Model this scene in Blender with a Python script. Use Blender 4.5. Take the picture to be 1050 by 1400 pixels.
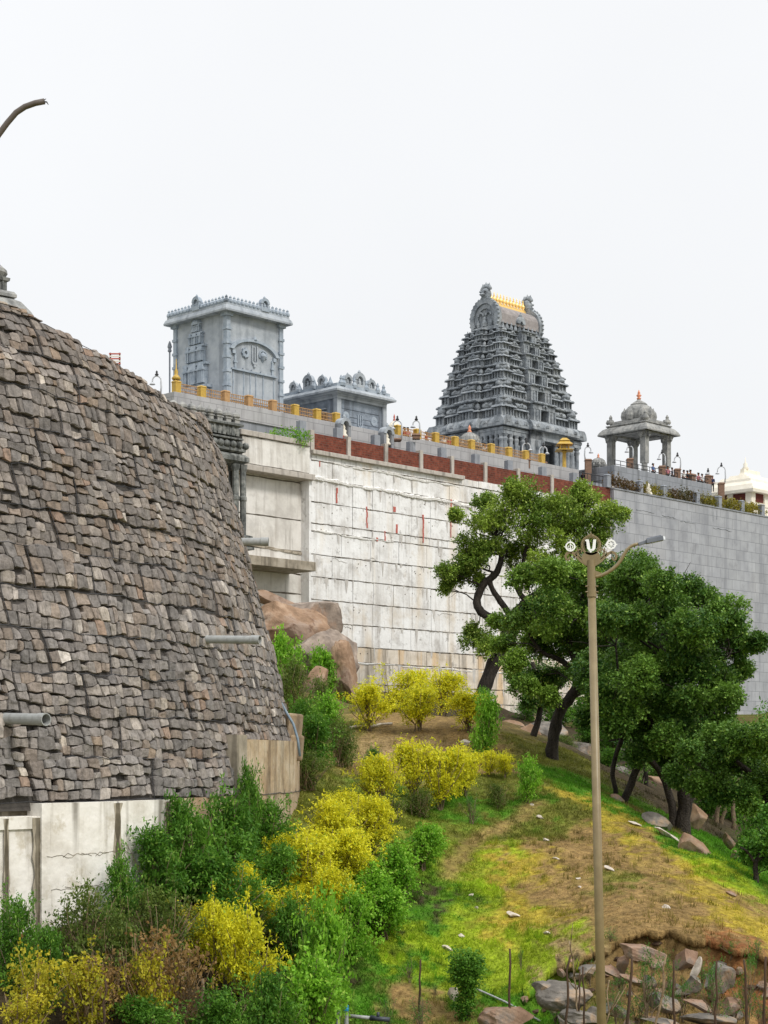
import bpy, bmesh, math, random
import numpy as np
from mathutils import Vector, Matrix

for o in list(bpy.data.objects):
    bpy.data.objects.remove(o)
SC = bpy.context.scene
COL = SC.collection
R = math.radians

# ------------------------------------------------------------------ camera
FPX, HZ, CX = 2400.0, 1040.0, 525.0          # focal length / horizon / centre of the photograph, in its pixels
cam = bpy.data.cameras.new('camera')
camo = bpy.data.objects.new('camera', cam)
COL.objects.link(camo)
camo.location = (0, 0, 0)
camo.rotation_euler = (R(90), 0, 0)
cam.sensor_fit = 'VERTICAL'
cam.sensor_height = 36
cam.sensor_width = 27
cam.lens = FPX / 1400 * 36
cam.shift_y = (HZ - 700) / 1400
cam.clip_start = 0.5
cam.clip_end = 3000
SC.camera = camo

# ------------------------------------------------------------------ light: bright overcast sky and a weak wide sun
SUN = Vector((0.52, -0.50, 0.72)).normalized()
w = bpy.data.worlds.new('World')
SC.world = w
w.use_nodes = True
nt = w.node_tree
nt.nodes.clear()
def _n(tree, t, **kw):
    nd = tree.nodes.new(t)
    for k, v in kw.items():
        setattr(nd, k, v)
    return nd
out = _n(nt, 'ShaderNodeOutputWorld')
sky = _n(nt, 'ShaderNodeTexSky', sky_type='NISHITA', sun_disc=False)
sky.sun_elevation = math.asin(SUN.z)
sky.sun_rotation = math.atan2(SUN.x, SUN.y)
bg1 = _n(nt, 'ShaderNodeBackground'); bg1.inputs[1].default_value = 0.1
nt.links.new(sky.outputs[0], bg1.inputs[0])
tc = _n(nt, 'ShaderNodeTexCoord')
sep = _n(nt, 'ShaderNodeSeparateXYZ'); nt.links.new(tc.outputs['Generated'], sep.inputs[0])
ramp = _n(nt, 'ShaderNodeValToRGB')
nt.links.new(sep.outputs[2], ramp.inputs[0])
cr = ramp.color_ramp
cr.elements[0].position = 0.0; cr.elements[0].color = (0.955, 0.965, 0.975, 1)
cr.elements[1].position = 1.0; cr.elements[1].color = (1.75, 1.8, 1.86, 1)
e = cr.elements.new(0.45); e.color = (1.0, 1.01, 1.025, 1)
nz = _n(nt, 'ShaderNodeTexNoise'); nz.inputs['Scale'].default_value = 2.2; nz.inputs['Detail'].default_value = 4
nt.links.new(tc.outputs['Generated'], nz.inputs['Vector'])
mr = _n(nt, 'ShaderNodeMapRange'); mr.inputs[1].default_value = 0.3; mr.inputs[2].default_value = 0.7
mr.inputs[3].default_value = 0.965; mr.inputs[4].default_value = 1.035
nt.links.new(nz.outputs[0], mr.inputs[0])
mul = _n(nt, 'ShaderNodeVectorMath', operation='SCALE')
nt.links.new(ramp.outputs[0], mul.inputs[0]); nt.links.new(mr.outputs[0], mul.inputs['Scale'])
bg2 = _n(nt, 'ShaderNodeBackground'); bg2.inputs[1].default_value = 1.0
nt.links.new(mul.outputs[0], bg2.inputs[0])
mx = _n(nt, 'ShaderNodeMixShader'); mx.inputs[0].default_value = 0.93       # cloud cover
nt.links.new(bg1.outputs[0], mx.inputs[1]); nt.links.new(bg2.outputs[0], mx.inputs[2])
nt.links.new(mx.outputs[0], out.inputs[0])
sl = bpy.data.lights.new('sun', 'SUN')
sl.energy = 2.0; sl.angle = R(12); sl.color = (1.0, 0.96, 0.9)
so = bpy.data.objects.new('sun', sl); COL.objects.link(so)
so.rotation_euler = (-SUN).to_track_quat('-Z', 'Y').to_euler()
SC.view_settings.view_transform = 'Standard'
SC.view_settings.look = 'None'
SC.view_settings.exposure = 0.0
SC.view_settings.gamma = 1

# ------------------------------------------------------------------ helpers
def P(px, py, Y):
    return ((px - CX) / FPX * Y, Y, (HZ - py) / FPX * Y)
def lin(r, g, b, k=1.0):
    f = lambda c: ((c / 255 + .055) / 1.055) ** 2.4 if c > 10 else c / 255 / 12.92
    return (f(r) * k, f(g) * k, f(b) * k)

def tag(o, label=None, cat=None, group=None, kind=None):
    if label: o['label'] = label
    if cat: o['category'] = cat
    if group: o['group'] = group
    if kind: o['kind'] = kind
    return o
def thing(name, label, cat, loc=(0, 0, 0), rz=0.0, group=None):
    o = bpy.data.objects.new(name, None)
    COL.objects.link(o)
    o.location = loc; o.rotation_euler = (0, 0, rz); o.empty_display_size = .2
    return tag(o, label, cat, group)
def copy_tree(o, parent=None):
    c = o.copy(); COL.objects.link(c); c.parent = parent
    for ch in [x for x in bpy.data.objects if x.parent == o]:
        copy_tree(ch, c)
    return c

class MB:
    """collects shapes into one mesh"""
    def __init__(s):
        s.v = []; s.f = []; s.c = []; s.T = None; s.col = None
    def add(s, vs, fs):
        b = len(s.v)
        s.v += [s.T(*p) for p in vs] if s.T else [tuple(p) for p in vs]
        s.f += [tuple(b + i for i in f) for f in fs]
        if s.col is not None: s.c += [s.col] * len(vs)
        return s
    def box(s, x0, y0, z0, x1, y1, z1):
        return s.add([(x0, y0, z0), (x1, y0, z0), (x1, y1, z0), (x0, y1, z0), (x0, y0, z1), (x1, y0, z1), (x1, y1, z1), (x0, y1, z1)],
                     [(0, 3, 2, 1), (4, 5, 6, 7), (0, 1, 5, 4), (1, 2, 6, 5), (2, 3, 7, 6), (3, 0, 4, 7)])
    def frus(s, x0, y0, x1, y1, z0, z1, i):
        """box whose top is inset by i"""
        return s.add([(x0, y0, z0), (x1, y0, z0), (x1, y1, z0), (x0, y1, z0), (x0 + i, y0 + i, z1), (x1 - i, y0 + i, z1), (x1 - i, y1 - i, z1), (x0 + i, y1 - i, z1)],
                     [(0, 3, 2, 1), (4, 5, 6, 7), (0, 1, 5, 4), (1, 2, 6, 5), (2, 3, 7, 6), (3, 0, 4, 7)])
    def rings(s, rings, close=True, caps=True):
        n = len(rings[0]); vs = [p for r in rings for p in r]; fs = []
        for k in range(len(rings) - 1):
            for i in range(n if close else n - 1):
                j = (i + 1) % n
                fs.append((k * n + i, k * n + j, (k + 1) * n + j, (k + 1) * n + i))
        if caps:
            fs.append(tuple(range(n))[::-1]); fs.append(tuple((len(rings) - 1) * n + i for i in range(n)))
        return s.add(vs, fs)
    def lathe(s, prof, n=12, c=(0, 0, 0), sq=False, rot=0.0):
        """prof: (radius, z) pairs; sq -> square plan"""
        rr = []
        for r, z in prof:
            r = max(r, 1e-3)
            if sq:
                rr.append([(c[0] + r * x, c[1] + r * y, c[2] + z) for x, y in ((-1, -1), (1, -1), (1, 1), (-1, 1))])
            else:
                rr.append([(c[0] + r * math.cos(rot + i * 2 * math.pi / n), c[1] + r * math.sin(rot + i * 2 * math.pi / n), c[2] + z) for i in range(n)])
        return s.rings(rr)
    def tube(s, pts, rad, n=8, caps=True):
        pts = [Vector(p) for p in pts]
        if not hasattr(rad, '__len__'): rad = [rad] * len(pts)
        rr = []; ref = None
        for i, p in enumerate(pts):
            t = (pts[min(i + 1, len(pts) - 1)] - pts[max(i - 1, 0)]).normalized()
            if ref is None:
                ref = t.cross(Vector((0, 0, 1)) if abs(t.z) < .9 else Vector((1, 0, 0))).normalized()
            u = ref - t * ref.dot(t)
            u = u.normalized() if u.length > 1e-4 else t.orthogonal().normalized()
            ref = u; v = t.cross(u)
            rr.append([tuple(p + (u * math.cos(k * 2 * math.pi / n) + v * math.sin(k * 2 * math.pi / n)) * rad[i]) for k in range(n)])
        return s.rings(rr, caps=caps)
    def prism(s, poly, y0, y1):
        """poly in x,z extruded along y"""
        n = len(poly)
        return s.add([(x, y0, z) for x, z in poly] + [(x, y1, z) for x, z in poly],
                     [tuple(range(n)), tuple(range(2 * n - 1, n - 1, -1))] + [(i, i + n, (i + 1) % n + n, (i + 1) % n) for i in range(n)])
    def prism_y(s, poly, x0, x1):
        """poly in y,z extruded along x"""
        n = len(poly)
        return s.add([(x0, y, z) for y, z in poly] + [(x1, y, z) for y, z in poly],
                     [tuple(range(n)), tuple(range(2 * n - 1, n - 1, -1))] + [(i, i + n, (i + 1) % n + n, (i + 1) % n) for i in range(n)])
    def arc_band(s, c, r0, r1, a0, a1, y0, y1, n=16, sx=1.0, sz=1.0):
        """flat ring segment in x,z with depth y0..y1"""
        poly = [(c[0] + sx * r1 * math.cos(a0 + (a1 - a0) * i / n), c[1] + sz * r1 * math.sin(a0 + (a1 - a0) * i / n)) for i in range(n + 1)]
        inn = [(c[0] + sx * r0 * math.cos(a0 + (a1 - a0) * i / n), c[1] + sz * r0 * math.sin(a0 + (a1 - a0) * i / n)) for i in range(n + 1)]
        for i in range(n):
            q = [poly[i], poly[i + 1], inn[i + 1], inn[i]]
            s.prism(q, y0, y1)
        return s
    def build(s, name, m, parent=None, smooth=False, bevel=0.0, recalc=True):
        me = bpy.data.meshes.new(name)
        me.from_pydata(s.v, [], s.f)
        if s.c and len(s.c) == len(s.v):
            at = me.color_attributes.new('Col', 'FLOAT_COLOR', 'POINT')
            at.data.foreach_set('color', np.array([(c[0], c[1], c[2], 1) for c in s.c], np.float32).ravel())
        if recalc:
            bm = bmesh.new(); bm.from_mesh(me)
            bmesh.ops.recalc_face_normals(bm, faces=bm.faces)
            bm.to_mesh(me); bm.free()
        if m: me.materials.append(m)
        if smooth:
            me.polygons.foreach_set('use_smooth', [True] * len(me.polygons))
        o = bpy.data.objects.new(name, me)
        COL.objects.link(o); o.parent = parent
        if bevel:
            b = o.modifiers.new('bevel', 'BEVEL'); b.width = bevel; b.segments = 2; b.limit_method = 'ANGLE'
        return o

def mesh_np(name, V, F, col, m, parent=None, smooth=False):
    """big mesh from arrays; F is (n,k); col per vertex (n,3) or None"""
    me = bpy.data.meshes.new(name)
    V = np.asarray(V, np.float32); F = np.asarray(F, np.int32)
    k = F.shape[1]
    me.vertices.add(len(V)); me.vertices.foreach_set('co', V.ravel())
    me.loops.add(F.size); me.loops.foreach_set('vertex_index', F.ravel())
    me.polygons.add(len(F))
    me.polygons.foreach_set('loop_start', np.arange(0, F.size, k, dtype=np.int32))
    me.polygons.foreach_set('loop_total', np.full(len(F), k, np.int32))
    if smooth: me.polygons.foreach_set('use_smooth', np.ones(len(F), bool))
    me.update(calc_edges=True)
    if col is not None:
        at = me.color_attributes.new('Col', 'FLOAT_COLOR', 'POINT')
        c4 = np.ones((len(V), 4), np.float32); c4[:, :3] = col
        at.data.foreach_set('color', c4.ravel())
    me.validate()
    if m: me.materials.append(m)
    o = bpy.data.objects.new(name, me)
    COL.objects.link(o); o.parent = parent
    return o

def vnoise(x, y, seed=0):
    """smooth value noise in 0..1"""
    xi = np.floor(x).astype(np.int64); yi = np.floor(y).astype(np.int64)
    fx = x - xi; fy = y - yi
    fx = fx * fx * (3 - 2 * fx); fy = fy * fy * (3 - 2 * fy)
    def h(a, b):
        n = (a * 374761393 + b * 668265263 + seed * 1442695041) & 0x7fffffff
        n = ((n ^ (n >> 13)) * 1274126177) & 0x7fffffff
        return ((n ^ (n >> 16)) & 0xffff) / 65535.0
    return (h(xi, yi) * (1 - fx) + h(xi + 1, yi) * fx) * (1 - fy) + (h(xi, yi + 1) * (1 - fx) + h(xi + 1, yi + 1) * fx) * fy
def fbm(x, y, seed=0, o=4):
    t = 0; a = .5
    for i in range(o):
        t = t + a * vnoise(x * 2 ** i, y * 2 ** i, seed + i); a *= .5
    return t

# ------------------------------------------------------------------ materials
def mat(name, cols, scale=3.0, rough=.85, bump=.25, bscale=None, streak=None, attr=False, metal=0.0, detail=8,
        stretch=(1, 1, 1), brick=None, spec=.3, attr_var=.5, patch=None):
    m = bpy.data.materials.new(name); m.use_nodes = True
    t = m.node_tree; t.nodes.clear(); L = t.links.new
    o = _n(t, 'ShaderNodeOutputMaterial'); p = _n(t, 'ShaderNodeBsdfPrincipled')
    L(p.outputs[0], o.inputs[0])
    p.inputs['Roughness'].default_value = rough; p.inputs['Metallic'].default_value = metal
    p.inputs['Specular IOR Level'].default_value = spec
    tc = _n(t, 'ShaderNodeTexCoord'); mp = _n(t, 'ShaderNodeMapping'); mp.inputs['Scale'].default_value = stretch
    L(tc.outputs['Object'], mp.inputs[0])
    nz = _n(t, 'ShaderNodeTexNoise'); nz.inputs['Scale'].default_value = scale; nz.inputs['Detail'].default_value = detail; nz.inputs['Roughness'].default_value = .62
    L(mp.outputs[0], nz.inputs['Vector'])
    rp = _n(t, 'ShaderNodeValToRGB'); L(nz.outputs[0], rp.inputs[0])
    el = rp.color_ramp.elements
    n = len(cols)
    pos = [.3 + .4 * i / max(n - 1, 1) for i in range(n)]
    el[0].position = pos[0]; el[0].color = (*cols[0], 1)
    el[1].position = pos[-1]; el[1].color = (*cols[-1], 1)
    for i in range(1, n - 1):
        q = el.new(pos[i]); q.color = (*cols[i], 1)
    c = rp.outputs[0]
    def mix(mode, fac, a, b):
        x = _n(t, 'ShaderNodeMix', data_type='RGBA', blend_type=mode)
        if isinstance(fac, float): x.inputs[0].default_value = fac
        else: L(fac, x.inputs[0])
        for s, i in ((a, 6), (b, 7)):
            if isinstance(s, tuple): x.inputs[i].default_value = (*s, 1)
            else: L(s, x.inputs[i])
        return x.outputs[2]
    if attr:
        at = _n(t, 'ShaderNodeAttribute', attribute_name='Col')
        c = mix('MULTIPLY', attr_var, at.outputs['Color'], c)
    if patch:       # (scale, lo, hi, colour): worn areas
        for (sc, lo, hi, colr, fac) in patch:
            n3 = _n(t, 'ShaderNodeTexNoise'); n3.inputs['Scale'].default_value = sc; n3.inputs['Detail'].default_value = 9; n3.inputs['Roughness'].default_value = .7
            L(tc.outputs['Object'], n3.inputs['Vector'])
            r3 = _n(t, 'ShaderNodeMapRange'); r3.inputs[1].default_value = .5 + (lo - .5) * .55; r3.inputs[2].default_value = .5 + (hi - .5) * .6; r3.inputs[4].default_value = fac
            L(n3.outputs[0], r3.inputs[0])
            c = mix('MIX', r3.outputs[0], c, colr)
    if streak:      # (horizontal scale, z scale, colour, amount)
        for (hs, zs, colr, lo, hi, fac) in streak:
            m2 = _n(t, 'ShaderNodeMapping'); m2.inputs['Scale'].default_value = (hs, hs, zs)
            L(tc.outputs['Object'], m2.inputs[0])
            n2 = _n(t, 'ShaderNodeTexNoise'); n2.inputs['Scale'].default_value = 1.0; n2.inputs['Detail'].default_value = 6
            L(m2.outputs[0], n2.inputs['Vector'])
            r2 = _n(t, 'ShaderNodeMapRange'); r2.inputs[1].default_value = .5 + (lo - .5) * .5; r2.inputs[2].default_value = .5 + (hi - .5) * .58; r2.inputs[4].default_value = fac
            L(n2.outputs[0], r2.inputs[0])
            c = mix('MIX', r2.outputs[0], c, colr)
    h = nz.outputs[0]
    if brick:       # (brick width, row height, mortar, mortar colour, variation dark)
        sx = _n(t, 'ShaderNodeSeparateXYZ'); L(tc.outputs['Object'], sx.inputs[0])
        ad = _n(t, 'ShaderNodeMath', operation='ADD'); L(sx.outputs[0], ad.inputs[0]); L(sx.outputs[1], ad.inputs[1])
        cb = _n(t, 'ShaderNodeCombineXYZ'); L(ad.outputs[0], cb.inputs[0]); L(sx.outputs[2], cb.inputs[1])
        br = _n(t, 'ShaderNodeTexBrick'); L(cb.outputs[0], br.inputs['Vector'])
        br.inputs['Scale'].default_value = 1; br.inputs['Brick Width'].default_value = brick[0]; br.inputs['Row Height'].default_value = brick[1]
        br.inputs['Mortar Size'].default_value = brick[2]; br.inputs['Mortar Smooth'].default_value = .1; br.inputs['Bias'].default_value = 0
        br.inputs['Color1'].default_value = (1, 1, 1, 1); v = brick[4]; br.inputs['Color2'].default_value = (v, v, v, 1); br.inputs['Mortar'].default_value = (1, 1, 1, 1)
        c = mix('MULTIPLY', 1.0, c, br.outputs['Color'])
        c = mix('MIX', br.outputs['Fac'], c, brick[3])
    L(c, p.inputs['Base Color'])
    if bump:
        bp = _n(t, 'ShaderNodeBump'); bp.inputs['Strength'].default_value = bump; bp.inputs['Distance'].default_value = .1
        if bscale:
            nb = _n(t, 'ShaderNodeTexNoise'); nb.inputs['Scale'].default_value = bscale; nb.inputs['Detail'].default_value = 6
            L(tc.outputs['Object'], nb.inputs['Vector']); h = nb.outputs[0]
        L(h, bp.inputs['Height']); L(bp.outputs[0], p.inputs['Normal'])
    return m

def leaf_mat(name, trans=.42, rough=.55, spec=.25):
    m = bpy.data.materials.new(name); m.use_nodes = True
    t = m.node_tree; t.nodes.clear(); L = t.links.new
    o = _n(t, 'ShaderNodeOutputMaterial'); p = _n(t, 'ShaderNodeBsdfPrincipled'); tr = _n(t, 'ShaderNodeBsdfTranslucent'); mx = _n(t, 'ShaderNodeMixShader')
    at = _n(t, 'ShaderNodeAttribute', attribute_name='Col')
    L(at.outputs['Color'], p.inputs['Base Color']); L(at.outputs['Color'], tr.inputs['Color'])
    p.inputs['Roughness'].default_value = rough; p.inputs['Specular IOR Level'].default_value = spec
    mx.inputs[0].default_value = trans
    L(p.outputs[0], mx.inputs[1]); L(tr.outputs[0], mx.inputs[2]); L(mx.outputs[0], o.inputs[0])
    return m

M = {}
M['gabion'] = mat('gabion_stone', [(.5, .5, .5), (.8, .8, .8), (1.1, 1.1, 1.1)], scale=5, bump=.5, bscale=9, attr=True, attr_var=1.0,
                  streak=[(17, 1.0, (.06, .056, .052), .55, .85, .5)])
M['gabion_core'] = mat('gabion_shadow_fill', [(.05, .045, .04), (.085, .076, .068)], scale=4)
CW = lin(232, 228, 222)
M['white_wall'] = mat('white_washed_concrete', [lin(204, 201, 197), lin(234, 233, 231), lin(243, 243, 242)], scale=.5, bump=.25, bscale=4, rough=.9,
                      streak=[(1.1, .12, lin(150, 140, 128), .57, .85, .42), (3.5, .25, lin(120, 112, 102), .64, .9, .4), (.5, .07, lin(212, 188, 150), .6, .8, .4)],
                      patch=[(.55, .58, .74, lin(176, 172, 167), .6), (1.5, .63, .76, lin(128, 124, 118), .55), (.22, .57, .72, lin(206, 194, 176), .5)])
M['wall_low'] = mat('stained_lower_concrete', [lin(190, 178, 160), lin(222, 212, 198), lin(232, 226, 216)], scale=.5, bump=.25, bscale=4, rough=.9,
                    streak=[(1.0, .15, lin(150, 138, 122), .5, .75, .7), (.8, .1, lin(214, 176, 120), .54, .72, .6), (3, .3, lin(105, 98, 88), .6, .82, .6)],
                    patch=[(.5, .56, .72, lin(150, 142, 132), .7)])
M['bay_wall'] = mat('cream_bay_concrete', [lin(194, 189, 182), lin(220, 216, 209), lin(233, 230, 225)], scale=.45, bump=.25, bscale=4, rough=.9,
                    streak=[(1.2, .15, lin(150, 140, 128), .56, .85, .45), (3, .3, lin(120, 110, 100), .62, .9, .4)],
                    patch=[(.5, .56, .8, lin(160, 155, 148), .4)])
M['joint_grime'] = mat('grey_joint_grime', [lin(126, 119, 110), lin(176, 170, 162)], scale=3)
M['drip_brown'] = mat('brown_drip_stain', [lin(140, 130, 112), lin(182, 172, 154)], scale=3)
M['drip'] = mat('pale_drip_stain', [lin(176, 171, 164), lin(206, 202, 197)], scale=2.5)
M['raw_concrete'] = mat('raw_concrete', [lin(128, 120, 106), lin(160, 150, 134), lin(178, 170, 156)], scale=1.2, bump=.25, bscale=5, rough=.92,
                        streak=[(2.5, .3, lin(80, 74, 62), .55, .8, .6)])
M['base_wall'] = mat('weathered_white_base_concrete', [lin(205, 198, 186), lin(232, 227, 218), lin(240, 236, 230)], scale=.9, bump=.3, bscale=4, rough=.92,
                     streak=[(1.3, .09, lin(92, 84, 70), .62, .78, .8), (4.5, .3, lin(128, 118, 98), .62, .9, .45)],
                     patch=[(1.2, .58, .72, lin(190, 180, 160), .7)])
M['stain'] = mat('dark_water_stained_concrete', [lin(66, 60, 50), lin(98, 90, 74), lin(140, 130, 112)], scale=1.5, bump=.3, streak=[(3, .1, lin(170, 160, 142), .55, .8, .6)])
M['rust_base'] = mat('rusty_stained_concrete', [lin(150, 128, 100), lin(184, 164, 136), lin(204, 190, 168)], scale=1.0, bump=.3, bscale=5, rough=.92,
                     streak=[(.7, .3, lin(160, 112, 72), .5, 1.0, .7), (1.3, .22, lin(66, 58, 46), .5, .86, .85), (6, .9, lin(92, 82, 66), .55, 1.0, .6)], patch=[(1.6, .52, .9, lin(196, 186, 168), .6), (3.5, .56, .9, lin(96, 84, 68), .6)])
M['dark_joint'] = mat('dark_joint', [lin(106, 98, 89), lin(150, 142, 132)], scale=2)
M['lime_crust'] = mat('white_lime_crust', [lin(225, 222, 216), lin(242, 240, 236)], scale=4, bump=.8, bscale=9)
M['red_paint'] = mat('red_paint', [lin(170, 84, 74), lin(198, 118, 106)], scale=6)
M['brick'] = mat('red_brick', [lin(88, 42, 30), lin(122, 60, 44), lin(150, 84, 64)], scale=3, bump=.3, brick=(.55, .19, .022, lin(104, 74, 62), .62))
M['post_concrete'] = mat('post_concrete', [lin(168, 160, 150), lin(192, 185, 176)], scale=3, streak=[(3, .3, lin(110, 104, 98), .55, .8, .6)])
M['grey_post'] = mat('grey_post', [lin(128, 132, 140), lin(150, 154, 160)], scale=2, streak=[(3, .3, lin(100, 102, 106), .55, .8, .5)])
G0, G1, G2 = lin(104, 112, 122), lin(132, 141, 152), lin(150, 158, 168)
M['granite'] = mat('grey_granite', [G0, G1, G2], scale=1.5, bump=.3, bscale=8, streak=[(1.6, .2, lin(78, 82, 88), .56, .8, .6)])
M['tower_stone'] = mat('pale_blue_grey_stone', [lin(142, 149, 156), lin(166, 172, 178), lin(181, 186, 190)], scale=.8, bump=.2, bscale=7,
                       streak=[(1.5, .12, lin(112, 118, 126), .56, .8, .55)], patch=[(1.1, .6, .75, lin(130, 136, 142), .4)])
M['relief'] = mat('relief_stone', [lin(132, 143, 155), lin(155, 165, 175), lin(172, 180, 188)], scale=2, bump=.2)
M['gopuram'] = mat('dark_granite', [lin(96, 101, 107), lin(138, 144, 149), lin(168, 172, 175)], scale=1.3, bump=.5, bscale=5,
                   streak=[(2.2, .35, lin(68, 70, 73), .54, .8, .6)], patch=[(.6, .52, .72, lin(172, 174, 174), .5)])
M['black_void'] = mat('dark_opening', [(.008, .008, .009), (.015, .015, .016)])
M['vault'] = mat('vault_stone', [lin(126, 120, 118), lin(158, 151, 148)], scale=2, bump=.2)
M['tile_wall'] = mat('grey_tile_cladding', [lin(150, 152, 158), lin(166, 168, 173), lin(176, 178, 182)], scale=.5, bump=.05, rough=.7,
                     brick=(1.5, 1.05, .022, lin(116, 118, 122), .88), streak=[(.9, .1, lin(132, 134, 140), .54, .8, .6), (.3, .12, lin(186, 186, 188), .55, .8, .5)], patch=[(.16, .54, .76, lin(142, 143, 148), .65), (.9, .6, .85, lin(128, 128, 132), .5)])
M['terrace_tile'] = mat('grey_parapet_tile', [lin(158, 157, 158), lin(178, 177, 177)], scale=.6, bump=.05, brick=(1.3, .75, .02, lin(128, 127, 128), .94),
                        streak=[(1.5, .15, lin(130, 128, 128), .56, .8, .5)])
M['platform'] = mat('platform_stone', [lin(132, 135, 140), lin(152, 155, 160)], scale=.8, brick=(1.8, 1.0, .02, lin(108, 110, 114), .93), bump=.05,
                    streak=[(1.4, .2, lin(96, 98, 100), .55, .8, .6)])
M['pavilion'] = mat('pavilion_granite', [lin(112, 113, 112), lin(146, 146, 143), lin(170, 168, 162)], scale=1.6, bump=.3, bscale=7,
                    streak=[(2, .25, lin(88, 88, 86), .55, .8, .6)])
M['carved'] = mat('weathered_carved_stone', [lin(74, 77, 76), lin(112, 114, 111), lin(150, 150, 145)], scale=2.2, bump=.4, bscale=8,
                  streak=[(2.5, .4, lin(50, 52, 50), .52, .75, .7)])
M['cream'] = mat('cream_plaster', [lin(222, 214, 196), lin(238, 232, 218)], scale=1.5, bump=.1)
M['maroon'] = mat('maroon_panel', [lin(84, 40, 34), lin(102, 50, 42)], scale=2)
M['gold'] = mat('gold_paint', [lin(172, 136, 48), lin(198, 164, 70)], scale=4, rough=.45, spec=.5, bump=.1)
M['bright_gold'] = mat('bright_gold', [lin(238, 192, 100), lin(252, 220, 150)], scale=4, rough=.32, metal=.35, bump=0)
M['ochre'] = mat('ochre_block', [lin(158, 122, 82), lin(186, 150, 108)], scale=4)
M['brown_stone'] = mat('brown_pedestal', [lin(112, 88, 74), lin(142, 114, 96)], scale=4)
M['copper'] = mat('copper_finial', [lin(196, 120, 88), lin(222, 154, 120)], scale=4, rough=.4, metal=.3, bump=0)
M['lamp_grey'] = mat('lamp_white_metal', [lin(176, 178, 182), lin(198, 200, 203)], rough=.5, bump=0)
M['dark_metal'] = mat('dark_metal', [lin(44, 44, 46), lin(62, 62, 64)], rough=.5, bump=0)
M['lamp_gold'] = mat('bronze_lamp_paint', [lin(120, 104, 72), lin(138, 122, 88)], scale=5, rough=.42, spec=.5, bump=.04)
M['emblem_white'] = mat('white_enamel', [lin(236, 236, 234), lin(246, 246, 244)], rough=.4, bump=0)
M['lamp_head'] = mat('grey_lamp_head', [lin(104, 108, 116), lin(124, 128, 136)], rough=.4, metal=.3, bump=0)
M['glass'] = mat('lamp_lens', [lin(215, 220, 226), lin(235, 238, 240)], rough=.1, bump=0, spec=.6)
M['brown_arm'] = mat('brown_lamp_arm', [lin(84, 76, 70), lin(106, 97, 90)], scale=6, rough=.5, bump=.05)
M['pvc'] = mat('grey_pvc', [lin(150, 152, 150), lin(178, 180, 178)], scale=5, rough=.5, bump=.05, streak=[(5, 5, lin(110, 108, 104), .55, .8, .5)])
M['bark'] = mat('dark_bark', [(.012, .010, .008), (.035, .028, .022), (.06, .05, .04)], scale=6, bump=.9, bscale=14, stretch=(1, 1, .3))
M['stem'] = mat('pale_stem', [lin(92, 78, 62), lin(140, 122, 98)], scale=8, bump=.4)
M['stake'] = mat('wooden_stake', [lin(58, 44, 34), lin(92, 72, 56)], scale=9, bump=.4, stretch=(1, 1, .2))
M['dry_twig'] = mat('dry_twig', [lin(104, 84, 62), lin(160, 140, 112)], scale=8, bump=.3)
M['leaf'] = leaf_mat('leaf')
M['tree_leaf'] = leaf_mat('tree_leaf', trans=.25, rough=.5)
M['grass'] = leaf_mat('grass_blade', trans=.5, rough=.7, spec=.15)
M['terrain'] = mat('hillside_soil', [(.45, .43, .40), (.9, .9, .88), (1.35, 1.33, 1.25)], scale=5.5, bump=1.0, bscale=9, attr=True, attr_var=1.0, rough=.95, spec=.1)
M['boulder_orange'] = mat('orange_boulder', [lin(104, 84, 66), lin(148, 120, 96), lin(182, 156, 132)], scale=.9, bump=.5, bscale=2.5, detail=10,
                          patch=[(.22, .52, .66, lin(140, 124, 112), .7), (.5, .6, .72, lin(96, 68, 50), .7)])
M['boulder_grey'] = mat('grey_boulder', [lin(98, 88, 80), lin(140, 126, 114), lin(172, 156, 142)], scale=1.1, bump=.5, bscale=3, detail=10,
                        patch=[(.4, .56, .7, lin(160, 124, 98), .6)])
M['rock_pink'] = mat('pinkish_rock', [lin(104, 82, 66), lin(146, 118, 98), lin(174, 150, 128)], scale=1.2, bump=.6, bscale=4, detail=10,
                     patch=[(1.1, .55, .68, lin(120, 112, 106), .7)])
M['rock_grey'] = mat('slate_grey_rock', [lin(74, 70, 66), lin(114, 108, 100), lin(154, 146, 136)], scale=1.3, bump=.6, bscale=4, detail=10,
                     patch=[(1.0, .58, .7, lin(170, 142, 112), .7)])
M['white_rock'] = mat('pale_stone', [lin(176, 162, 146), lin(214, 204, 190)], scale=5, bump=.4)
M['black_hole'] = M['black_void']
M['blue_cap'] = mat('blue_plastic', [lin(40, 128, 170), lin(66, 156, 194)], rough=.4, bump=0)
M['black_hose'] = mat('black_hose', [lin(34, 38, 44), lin(70, 76, 84)], rough=.4, bump=0)
M['hose_blue'] = mat('bluish_hose', [lin(96, 112, 124), lin(130, 146, 156)], rough=.4, bump=0)
M['skin'] = mat('skin', [lin(120, 78, 56), lin(140, 94, 70)], bump=0)
M['hair'] = mat('hair', [(.01, .01, .01), (.02, .018, .016)], bump=0)
for nm, c in (('red', (170, 50, 48)), ('white', (225, 222, 218)), ('navy', (40, 46, 76)), ('pink', (200, 130, 140)), ('black', (30, 30, 34)), ('blue', (90, 120, 170)), ('yellow', (220, 180, 60))):
    M['cloth_' + nm] = mat(nm + '_cloth', [lin(*c, .85), lin(*c)], bump=.1)
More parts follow.
